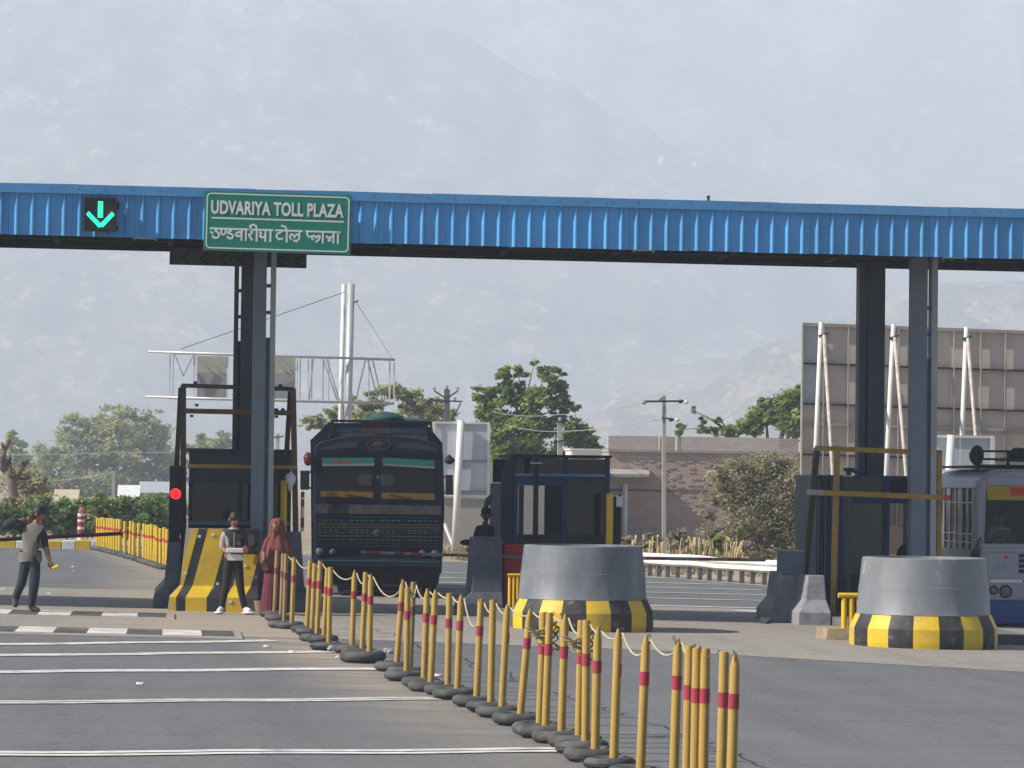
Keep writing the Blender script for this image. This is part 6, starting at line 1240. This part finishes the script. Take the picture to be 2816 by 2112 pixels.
# stones and litter
STONE = pm('stone', (0.36, 0.34, 0.31), 0.9, 0.2, 8, 0.4, 20); LIT = pm('litter', (0.62, 0.60, 0.56), 0.8, 0.15, 8)
for px, py, r, lab in ((1066, 1799, 0.055, 'pale stone on the asphalt right of the biggest tyre'), (915, 1792, 0.06, 'tan stone wedged against a tyre of the bollard row'), (2106, 1716, 0.08, 'dark lump lying beside the right island barrier')):
    g0 = G(px, py); o = obj('stone', M().ell((0, 0, r * 0.55), (r * 1.3, r, r * 0.8), 9, 6, 0, 0.2), STONE if 'dark' not in lab else RUBBER); o.location = (g0.x, g0.y, gz(g0.x) + 0.004); tag(o, lab, 'stone')
for k, (px, py, lab) in enumerate(((754, 1726, 'white paper scrap beside the dull far bollards'), (733, 1782, 'pale paper scrap on the dusty edge left of the tyres'), (931, 1811, 'white paper scrap on dust left of the biggest tyre'), (800, 1797, 'small pale scrap on the asphalt between white lines'), (202, 1561, 'white scrap on the far asphalt right of the man cup'), (203, 1572, 'second white scrap on the far asphalt right of the man cup'), (134, 1636, 'pale scrap on the concrete right of the walking man'), (1204, 1862, 'pinkish scrap by a tyre under the truck corner'), (385, 1885, 'tiny white scrap alone on the near asphalt'), (8, 1623, 'pale scrap on the concrete left of the walking man'))):
    g0 = G(px, py); m = M(); s = 0.045; ps = [(s * random.uniform(0.7, 1.5) * math.cos(a), s * random.uniform(0.5, 1.2) * math.sin(a)) for a in (0, 1, 2.1, 3.1, 4.2, 5.3)]
    m.loft([[(x, y_, 0.006) for x, y_ in ps], [(x * 0.8, y_ * 0.8, 0.012 + random.uniform(0, 0.025)) for x, y_ in ps]]); o = obj('paper_scrap', m, LIT); o.location = (g0.x, g0.y, gz(g0.x) + 0.008); tag(o, lab, 'litter', 'paper scraps on the ground')

# ------------------------------------------------------------------ people
SKIN = pm('skin', (0.25, 0.14, 0.092), 0.6, 0.12, 12); HAIR = pm('hair_black', (0.012, 0.011, 0.011), 0.6, 0.3, 30)
def cloth(name, c): return pm(name, c, 0.9, 0.18, 7, 0.35, 18)
def person(label, loc, J, edges, rad, mats, head, hands=(), group=None):
    """one continuous body grown over a skeleton; edges carry the index of the cloth that covers them"""
    t_ = thing('person', label, 'person', loc, group); names = list(J); me = bpy.data.meshes.new('tmp')
    me.from_pydata([J[n] for n in names], [(names.index(a), names.index(b)) for a, b, _ in edges], []); o = bpy.data.objects.new('tmp', me); COL.objects.link(o)
    o.modifiers.new('skin', 'SKIN').use_smooth_shade = True
    for i, n in enumerate(names): sv = me.skin_vertices[0].data[i]; r = rad[n]; sv.radius = r if isinstance(r, tuple) else (r, r); sv.use_root = (n == 'pelvis')
    s = o.modifiers.new('sub', 'SUBSURF'); s.levels = 2; s.render_levels = 2
    bm_ = bpy.data.meshes.new_from_object(o.evaluated_get(bpy.context.evaluated_depsgraph_get())); bpy.data.objects.remove(o)
    hc, hd = Vector(head[0]), Vector(head[1]).normalized(); side = hd.cross(Vector((0, 0, 1))).normalized(); up = side.cross(hd); hm = M()
    n_, m_ = 16, 11; rings = []
    for k in range(m_ + 1):
        t = math.pi * (k + 0.05) / (m_ + 0.1) - math.pi / 2; ring = []
        for i in range(n_):
            a = 2 * math.pi * i / n_; f_, s_, u_ = math.cos(t) * math.cos(a), math.cos(t) * math.sin(a), math.sin(t)
            tap = 1 - 0.30 * max(0, -u_) ; bulge = 0.02 * max(0, f_ - 0.9) / 0.1 * max(0, 1 - abs(u_ + 0.1) * 4)
            ring.append(hc + hd * (0.098 * f_ * (1 - 0.1 * max(0, -u_)) + bulge + (0.012 if u_ < -0.4 and f_ > 0 else 0)) + side * 0.075 * s_ * tap + up * 0.118 * u_)
        rings.append(ring)
    hm.loft(rings)
    for sg_ in (-1, 1): e = hc + side * sg_ * 0.078 - up * 0.005; hm.ell(e, (0.022, 0.022, 0.033), 7, 5)
    for hp, hdir, curl in hands:                       # palm, four unequal fingers and a thumb
        hp, hv = Vector(hp), Vector(hdir).normalized(); w_ = hv.cross(Vector((0.2, 1, 0.1))).normalized(); nrm = w_.cross(hv); hm.ell(hp + hv * 0.04, (0.036, 0.024, 0.045), 9, 6)
        for k, L in enumerate((0.066, 0.078, 0.072, 0.056)):
            b0 = hp + hv * 0.065 + w_ * (k - 1.5) * 0.019; b1 = b0 + hv * L * 0.5 + nrm * curl * 0.012; b2 = b1 + hv * L * 0.3 + nrm * curl * 0.035; hm.path([b0 - hv * 0.02, b0, b1, b2], [0.0095, 0.0095, 0.0085, 0.006], 6)
        th = hp + hv * 0.015 + w_ * -0.03; hm.path([hp, th, th + hv * 0.035 - w_ * 0.018, th + hv * 0.062 - w_ * 0.012 + nrm * curl * 0.01], [0.012, 0.012, 0.0105, 0.007], 6)
    b = bmesh.new(); b.from_mesh(bm_); nb_ = len(b.faces)
    vs = [b.verts.new(v) for v in hm.v]
    for f_ in hm.f:
        try: b.faces.new([vs[i] for i in f_])
        except ValueError: pass
    b.faces.ensure_lookup_table()
    seg = [(Vector(J[a]), Vector(J[c]), mi) for a, c, mi in edges]
    for i, f_ in enumerate(b.faces):
        f_.smooth = True
        if i >= nb_: f_.material_index = 0; continue
        c = f_.calc_center_median(); best = None
        for a, d, mi in seg:
            ab = d - a; u = max(0, min(1, (c - a).dot(ab) / max(1e-9, ab.length_squared))); ds = (c - (a + ab * u)).length
            if best is None or ds < best[0]: best = (ds, mi)
        f_.material_index = best[1]
    bmesh.ops.recalc_face_normals(b, faces=b.faces); bm_.materials.clear()
    for m in mats: bm_.materials.append(m)
    b.to_mesh(bm_); b.free(); bpy.data.meshes.remove(me); bm_.name = 'body'
    bo_ = bpy.data.objects.new('body', bm_); COL.objects.link(bo_); bo_.parent = t_
    for sg_ in (-1, 1): obj('eye', M().ell(hc + hd * 0.088 + side * sg_ * 0.032 + up * 0.012, (0.012, 0.012, 0.009), 7, 5), BLACK, t_)
    obj('mouth', M().ell(hc + hd * 0.092 - up * 0.055, (0.018, 0.012, 0.006), 7, 4), pm('lips', (0.13, 0.05, 0.045), 0.6), t_); obj('nose', M().ell(hc + hd * 0.108 - up * 0.018, (0.014, 0.014, 0.022), 7, 5), SKIN, t_)
    return t_, hc, hd, side, up
def hair(t_, hc, hd, side, up, mat, thick=1.0, low=-0.25):
    m = M(); rings = []
    for k in range(8):
        t = -0.35 + (math.pi / 2 + 0.33) * k / 7; ring = []
        for i in range(16):
            a = 2 * math.pi * i / 16; f_, s_ = math.cos(a), math.sin(a); lift = 0.55 * max(0, f_) * (1 - k / 7) ** 1.2
            tt = min(math.pi / 2 - 0.02, t + lift + (0 if f_ > 0 else low * (1 - k / 7))); ring.append(hc + hd * (0.106 * thick * f_ * math.cos(tt) - 0.006) + side * 0.084 * thick * s_ * math.cos(tt) + up * (0.126 * thick * math.sin(tt) + 0.006) + Vector((random.gauss(0, 0.002), random.gauss(0, 0.002), 0)))
        rings.append(ring)
    m.loft(rings); obj('hair', m, mat, t_, True)
# walking man at the left, elbow raised behind his head
g0 = G(80, 1687); L0 = (g0.x, g0.y, gz(g0.x) + 0.012)
J = dict(pelvis=(0.005, 0, 0.83), belly=(0.01, 0, 1.0), chest=(0.03, 0, 1.22), neck=(0.075, -0.01, 1.385), headb=(0.10, -0.01, 1.47), shl=(-0.115, 0.02, 1.30), ell=(-0.27, -0.02, 1.40), wrl=(-0.07, 0.06, 1.46), shr=(0.19, -0.02, 1.30), elr=(0.245, -0.05, 1.03), wrr=(0.315, -0.07, 0.80),
         hipl=(-0.075, 0.03, 0.78), knl=(-0.12, 0.0, 0.47), anl=(-0.225, 0.10, 0.22), tol=(-0.215, 0.06, 0.075), hipr=(0.085, -0.02, 0.78), knr=(0.075, -0.06, 0.44), anr=(0.03, -0.02, 0.075), tor=(0.17, -0.06, 0.035))
E_ = [('pelvis', 'belly', 1), ('belly', 'chest', 1), ('chest', 'neck', 1), ('neck', 'headb', 0), ('chest', 'shl', 1), ('shl', 'ell', 4), ('ell', 'wrl', 0), ('chest', 'shr', 1), ('shr', 'elr', 4), ('elr', 'wrr', 0), ('pelvis', 'hipl', 2), ('hipl', 'knl', 2), ('knl', 'anl', 2), ('anl', 'tol', 3), ('pelvis', 'hipr', 2), ('hipr', 'knr', 2), ('knr', 'anr', 2), ('anr', 'tor', 3)]
R_ = dict(pelvis=(0.15, 0.11), belly=(0.155, 0.11), chest=(0.165, 0.115), neck=0.055, headb=0.052, shl=0.075, ell=0.062, wrl=0.035, shr=0.075, elr=0.052, wrr=0.032, hipl=0.095, knl=0.078, anl=0.062, tol=0.042, hipr=0.10, knr=0.085, anr=0.062, tor=0.04)
t_, *hh_ = person('man in grey shirt and dark trousers walking right, elbow raised behind head', L0, J, E_, R_, [SKIN, cloth('shirt_grey', (0.17, 0.155, 0.14)), cloth('jeans_dark', (0.028, 0.032, 0.05)), pm('shoe_tan', (0.12, 0.08, 0.05), 0.7), cloth('sleeve_dark', (0.03, 0.034, 0.035))], ((0.125, -0.01, 1.545), (0.85, -0.35, -0.12)), [((0.315, -0.07, 0.80), (0.35, -0.05, -0.9), 1), ((-0.07, 0.06, 1.46), (0.95, 0.0, 0.1), 1)])
hair(t_, *hh_, HAIR, 1.06)
m = M()
for k in range(7): a = -0.75 + k * 0.25; m.ell((-0.27 + 0.20 * math.sin(a) * 0.6, -0.03, 1.385 + 0.03 * math.cos(a * 3)), (0.085, 0.075, 0.075), 9, 6, 0, 0.08)
obj('bunched_sleeve', m, bpy.data.materials['sleeve_dark'], t_, True)
m = M(); m.loft([[(0.005 + 0.175 * math.cos(a) * k2, 0.125 * math.sin(a) * k2, z + 0.012 * math.sin(3 * a)) for a in [2 * math.pi * i / 20 for i in range(20)]] for z, k2 in ((0.80, 1.02), (0.88, 1.03), (0.96, 0.98))], cap=False); obj('shirt_hem', m, bpy.data.materials['shirt_grey'], t_, True)
cu_ = thing('cup', 'small yellow cup held in the walking man lowered hand', 'cup', (L0[0] + 0.36, L0[1] - 0.10, L0[2] + 0.70)); cu_.rotation_euler = (0, 1.25, 0.2)
obj('body', M().lathe([(0.024, -0.01), (0.036, 0.085), (0.033, 0.085), (0.02, 0.0)], 14), YELBRIGHT, cu_, 'auto'); obj('rim', M().torus((0, 0, 0.085), 0.035, 0.003, 14, 5), YELBRIGHT, cu_)
# standing man in a dark jacket
g0 = G(640, 1690); L0 = (g0.x, g0.y, gz(g0.x) + 0.012)
J = dict(pelvis=(0.0, 0, 0.86), belly=(0.0, 0, 1.02), chest=(0.0, 0, 1.24), neck=(0.0, -0.01, 1.385), headb=(0.0, -0.02, 1.45), shl=(-0.15, 0, 1.31), ell=(-0.19, -0.03, 1.06), wrl=(-0.08, -0.17, 0.98), shr=(0.15, 0, 1.31), elr=(0.20, -0.03, 1.07), wrr=(0.10, -0.17, 0.99),
         hipl=(-0.08, 0, 0.80), knl=(-0.12, -0.02, 0.44), anl=(-0.18, 0.0, 0.08), tol=(-0.235, -0.12, 0.04), hipr=(0.08, 0, 0.80), knr=(0.115, -0.02, 0.45), anr=(0.19, 0.0, 0.08), tor=(0.29, -0.10, 0.04))
E_ = [(a, b, {1: 1, 2: 2, 3: 3, 0: 0, 4: 1}[k]) for a, b, k in E_]; E_[5] = ('shl', 'ell', 4)
R_ = dict(pelvis=(0.14, 0.105), belly=(0.15, 0.11), chest=(0.17, 0.12), neck=0.055, headb=0.05, shl=0.075, ell=0.055, wrl=0.036, shr=0.075, elr=0.055, wrr=0.036, hipl=0.09, knl=0.068, anl=0.05, tol=0.05, hipr=0.09, knr=0.068, anr=0.05, tor=0.05)
t_, *hh_ = person('man in dark jacket and white shoes standing by the striped barrier with papers', L0, J, E_, R_, [SKIN, cloth('jacket_dark', (0.045, 0.043, 0.045)), cloth('trousers_black', (0.018, 0.018, 0.02)), pm('shoe_white', (0.68, 0.68, 0.68), 0.6), cloth('sleeve_pale', (0.34, 0.31, 0.33))], ((0.0, -0.035, 1.525), (0.35, -0.9, -0.22)), [((-0.08, -0.17, 0.98), (0.8, -0.5, -0.1), 1), ((0.10, -0.17, 0.99), (-0.8, -0.5, -0.1), 1)])
hair(t_, *hh_, HAIR, 1.05)
obj('collar', M().torus((0.0, -0.01, 1.375), 0.075, 0.02, 16, 6), bpy.data.materials['sleeve_pale'], t_, True); obj('jacket_zip', M().box(-0.006, 0.006, -0.135, -0.12, 1.0, 1.33), GALV, t_); obj('shoe_sole', M().ell((-0.225, -0.08, 0.022), (0.085, 0.13, 0.022), 12, 5), WHITEP, t_, True); obj('shoe_sole', M().ell((0.265, -0.07, 0.022), (0.13, 0.11, 0.022), 12, 5), WHITEP, t_, True)
pk = thing('parcel', 'white packet with red end held at the standing man waist', 'packet', (L0[0] + 0.02, L0[1] - 0.25, L0[2] + 1.03)); obj('wrap', M().box(-0.14, 0.13, -0.03, 0.03, -0.035, 0.04), WHITEP, pk, bevel=0.012); obj('red_end', M().box(0.1305, 0.21, -0.028, 0.028, -0.035, 0.045), REDP, pk, bevel=0.012)
pp = thing('newspaper', 'folded white papers hanging below the packet at the man waist', 'papers', (L0[0] + 0.02, L0[1] - 0.22, L0[2] + 0.90)); obj('sheets', M().loft([[(-0.13, -0.02, 0.075), (0.10, -0.02, 0.06), (0.15, -0.02, -0.03), (-0.12, -0.02, -0.03)], [(-0.13, 0.02, 0.075), (0.10, 0.02, 0.06), (0.15, 0.02, -0.03), (-0.12, 0.02, -0.03)]]), WHITEP, pp); obj('fold', M().box(-0.12, 0.12, -0.028, -0.021, -0.03, -0.02), LIT, pp)
# woman under a red shawl
g0 = G(757, 1690); L0 = (g0.x, g0.y, gz(g0.x) + 0.012)
J = dict(pelvis=(0.0, 0, 0.82), belly=(0.0, -0.02, 0.98), chest=(0.01, -0.03, 1.16), neck=(0.01, -0.04, 1.29), headb=(0.01, -0.06, 1.36), shl=(-0.13, -0.03, 1.21), ell=(-0.2, -0.12, 1.0), wrl=(-0.2, -0.2, 0.84), shr=(0.14, -0.03, 1.21), elr=(0.2, -0.1, 1.0), wrr=(0.16, -0.18, 0.86), hipl=(-0.08, 0, 0.77), knl=(-0.09, -0.02, 0.42), anl=(-0.1, 0.02, 0.08), tol=(-0.14, -0.1, 0.03), hipr=(0.08, 0, 0.77), knr=(0.08, -0.02, 0.42), anr=(0.07, 0.02, 0.08), tor=(0.05, -0.1, 0.03))
R_ = dict(pelvis=(0.14, 0.11), belly=(0.13, 0.1), chest=(0.14, 0.1), neck=0.05, headb=0.047, shl=0.065, ell=0.045, wrl=0.03, shr=0.065, elr=0.045, wrr=0.03, hipl=0.09, knl=0.06, anl=0.045, tol=0.035, hipr=0.09, knr=0.06, anr=0.045, tor=0.035)
E2 = [(a, b, 3 if k == 3 else (0 if k == 0 else 1)) for a, b, k in E_]
SHAWL = cloth('shawl_red', (0.19, 0.055, 0.05)); SKIRT = cloth('skirt_maroon', (0.12, 0.025, 0.04))
t_, hc, hd, sd, up = person('woman in a long red shawl and maroon skirt beside the first bollards', L0, J, E2, R_, [SKIN, SKIRT, SKIRT, pm('sandal', (0.05, 0.035, 0.03), 0.7)], ((0.01, -0.07, 1.425), (-0.6, -0.8, -0.25)), [((-0.2, -0.2, 0.84), (-0.1, -0.5, -0.8), 1), ((0.16, -0.18, 0.86), (0, -0.5, -0.8), 1)])
def drape(m, rows, n=34, fold=0.02, nf=9, open_a=0.0):
    rings = []
    for k, (z, cx, cy, rx, ry) in enumerate(rows):
        f_ = fold * min(1, k / 3); rings.append([(cx + (rx + f_ * math.sin(nf * a + k * 0.25) + 0.4 * f_ * math.sin(nf * 1.7 * a)) * math.cos(a), cy + (ry + f_ * math.sin(nf * a + k * 0.25)) * math.sin(a), z - 0.05 * math.sin(a * 2 + 0.6) * (1 if k == len(rows) - 1 else 0)) for a in [2 * math.pi * i / n for i in range(n)]])
    m.loft(rings, cap=False); m.f.append(tuple(len(m.v) - len(rows) * n + i for i in range(n))); m.m.append(0)
m = M(); drape(m, [(1.565, 0.012, -0.05, 0.03, 0.03), (1.55, 0.012, -0.05, 0.075, 0.08), (1.50, 0.012, -0.045, 0.105, 0.115), (1.42, 0.012, -0.03, 0.115, 0.12), (1.34, 0.012, -0.01, 0.115, 0.115), (1.27, 0.012, 0.0, 0.145, 0.12), (1.20, 0.01, -0.01, 0.20, 0.14), (1.08, 0.01, -0.03, 0.245, 0.17), (0.95, 0.01, -0.04, 0.27, 0.19), (0.84, 0.03, -0.04, 0.275, 0.19), (0.76, 0.05, -0.04, 0.27, 0.19)], fold=0.016); so_ = obj('shawl', m, SHAWL, t_, True)
m = M(); drape(m, [(0.95, 0.0, -0.01, 0.13, 0.11), (0.8, 0.0, -0.01, 0.17, 0.13), (0.5, -0.01, -0.01, 0.19, 0.15), (0.2, -0.02, -0.01, 0.21, 0.17), (0.05, -0.02, -0.01, 0.22, 0.18)], fold=0.018, nf=11); obj('skirt', m, SKIRT, t_, True)
bk = thing('bucket', 'grey metal bucket on the ground between standing man and woman', 'bucket', (G(717, 1687).x, G(717, 1687).y, gz(1) + 0.008)); obj('body', M().lathe([(0.085, 0), (0.115, 0.19), (0.11, 0.19), (0.08, 0.01)], 18), pm('bucket_grey', (0.28, 0.24, 0.21), 0.5, 0.15, 5, metal=0.3), bk, 'auto'); obj('rim', M().torus((0, 0, 0.19), 0.114, 0.006, 18, 5), POLEY, bk); obj('handle', M().path([(0.115 * math.cos(a), -0.02, 0.19 + 0.05 * math.sin(a)) for a in [math.pi * i / 10 for i in range(11)]], 0.005, 5), BLACK, bk)
# dark figure by the middle island
yp = 54.7; xp = X(1332, yp, 1500); L0 = (xp, yp, gz(xp) + 0.0)
k0 = P(1333, 1415, yp).z - L0[2]
J = dict(pelvis=(0.0, 0, 0.98), belly=(0.0, 0, 1.14), chest=(0.0, 0, 1.36), neck=(0.01, 0, 1.52), headb=(0.015, 0, 1.60), shl=(-0.12, 0, 1.46), ell=(-0.17, -0.02, 1.22), wrl=(-0.21, -0.10, 1.12), shr=(0.13, 0, 1.46), elr=(0.12, 0.02, 1.20), wrr=(0.08, -0.08, 1.08), hipl=(-0.08, 0, 0.92), knl=(-0.09, -0.01, 0.52), anl=(-0.09, 0.02, 0.09), tol=(-0.11, -0.1, 0.04), hipr=(0.08, 0, 0.92), knr=(0.09, -0.01, 0.52), anr=(0.09, 0.02, 0.09), tor=(0.11, -0.1, 0.04))
R_ = dict(pelvis=(0.13, 0.1), belly=(0.13, 0.1), chest=(0.145, 0.1), neck=0.05, headb=0.047, shl=0.065, ell=0.048, wrl=0.03, shr=0.065, elr=0.048, wrr=0.03, hipl=0.085, knl=0.062, anl=0.045, tol=0.038, hipr=0.085, knr=0.062, anr=0.045, tor=0.038)
DK = cloth('dress_black', (0.014, 0.014, 0.018))
t_, hc, hd, sd, up = person('dark clothed person with tall pointed headdress in shade left of small booth', L0, J, E2, R_, [pm('skin_dark', (0.05, 0.03, 0.025), 0.6), DK, DK, BLACK], ((0.02, -0.01, k0), (0.2, -0.95, -0.05)), [((-0.21, -0.10, 1.12), (-0.7, -0.5, -0.2), 1), ((0.08, -0.08, 1.08), (-0.3, -0.8, -0.2), 1)])
m = M(); m.loft([[(0.02 + rx * math.cos(a), -0.01 + ry * math.sin(a), z) for a in [2 * math.pi * i / 18 for i in range(18)]] for z, rx, ry in ((k0 + 0.03, 0.083, 0.11), (k0 + 0.08, 0.085, 0.11), (k0 + 0.13, 0.05, 0.07), (k0 + 0.145, 0.02, 0.03))]); obj('turban', m, DK, t_, True)
m = M(); m.loft([[(cx + w_, -0.02, z), (cx, -0.035, z), (cx - w_, -0.02, z), (cx, -0.005, z)] for z, cx, w_ in ((k0 + 0.10, 0.01, 0.02), (k0 + 0.17, 0.035, 0.055), (k0 + 0.24, 0.06, 0.065), (k0 + 0.30, 0.085, 0.045), (k0 + 0.36, 0.10, 0.004))]); obj('headdress_plume', m, cloth('plume_grey', (0.07, 0.068, 0.08)), t_)
fa = thing('hand_fan', 'dark oval hand fan held out left by the dark clothed person', 'fan', P(1285, 1492, yp - 0.12)); obj('blade', M().ell((0, 0, 0), (0.13, 0.02, 0.055), 16, 8), DK, fa, True); obj('handle', M().tube((0.12, 0, -0.005), (0.21, 0, -0.02), 0.011), BROWNSHADE, fa)
# bus driver
g_ = Bp(2748, 1470, 0.75); L0 = (g_.x, g_.y, g_.z - 0.42)
J = dict(pelvis=(0, 0, 0.0), belly=(0, 0, 0.16), chest=(0, -0.02, 0.40), neck=(0, -0.04, 0.56), headb=(0, -0.05, 0.63), shl=(-0.16, -0.02, 0.48), ell=(-0.22, -0.14, 0.28), wrl=(-0.12, -0.34, 0.38), shr=(0.16, -0.02, 0.48), elr=(0.22, -0.14, 0.28), wrr=(0.12, -0.34, 0.38), hipl=(-0.09, -0.05, -0.02), knl=(-0.12, -0.4, 0.0), anl=(-0.12, -0.42, -0.4), tol=(-0.12, -0.5, -0.44), hipr=(0.09, -0.05, -0.02), knr=(0.12, -0.4, 0.0), anr=(0.12, -0.42, -0.4), tor=(0.12, -0.5, -0.44))
t_, *hh_ = person('bus driver in white shirt seated behind the wheel', L0, J, [(a, b, (2 if k == 1 and b in ('x',) else k)) for a, b, k in E2[:10]] + [(a, b, 2 if k == 1 else 3) for a, b, k in E2[10:]], R_, [SKIN, cloth('shirt_white', (0.62, 0.62, 0.62)), DK, BLACK], ((0, -0.06, 0.71), (-0.2, -1, 0)), [((-0.12, -0.34, 0.38), (0.5, -0.8, 0.2), 1), ((0.12, -0.34, 0.38), (-0.5, -0.8, 0.2), 1)])
hair(t_, *hh_, HAIR)
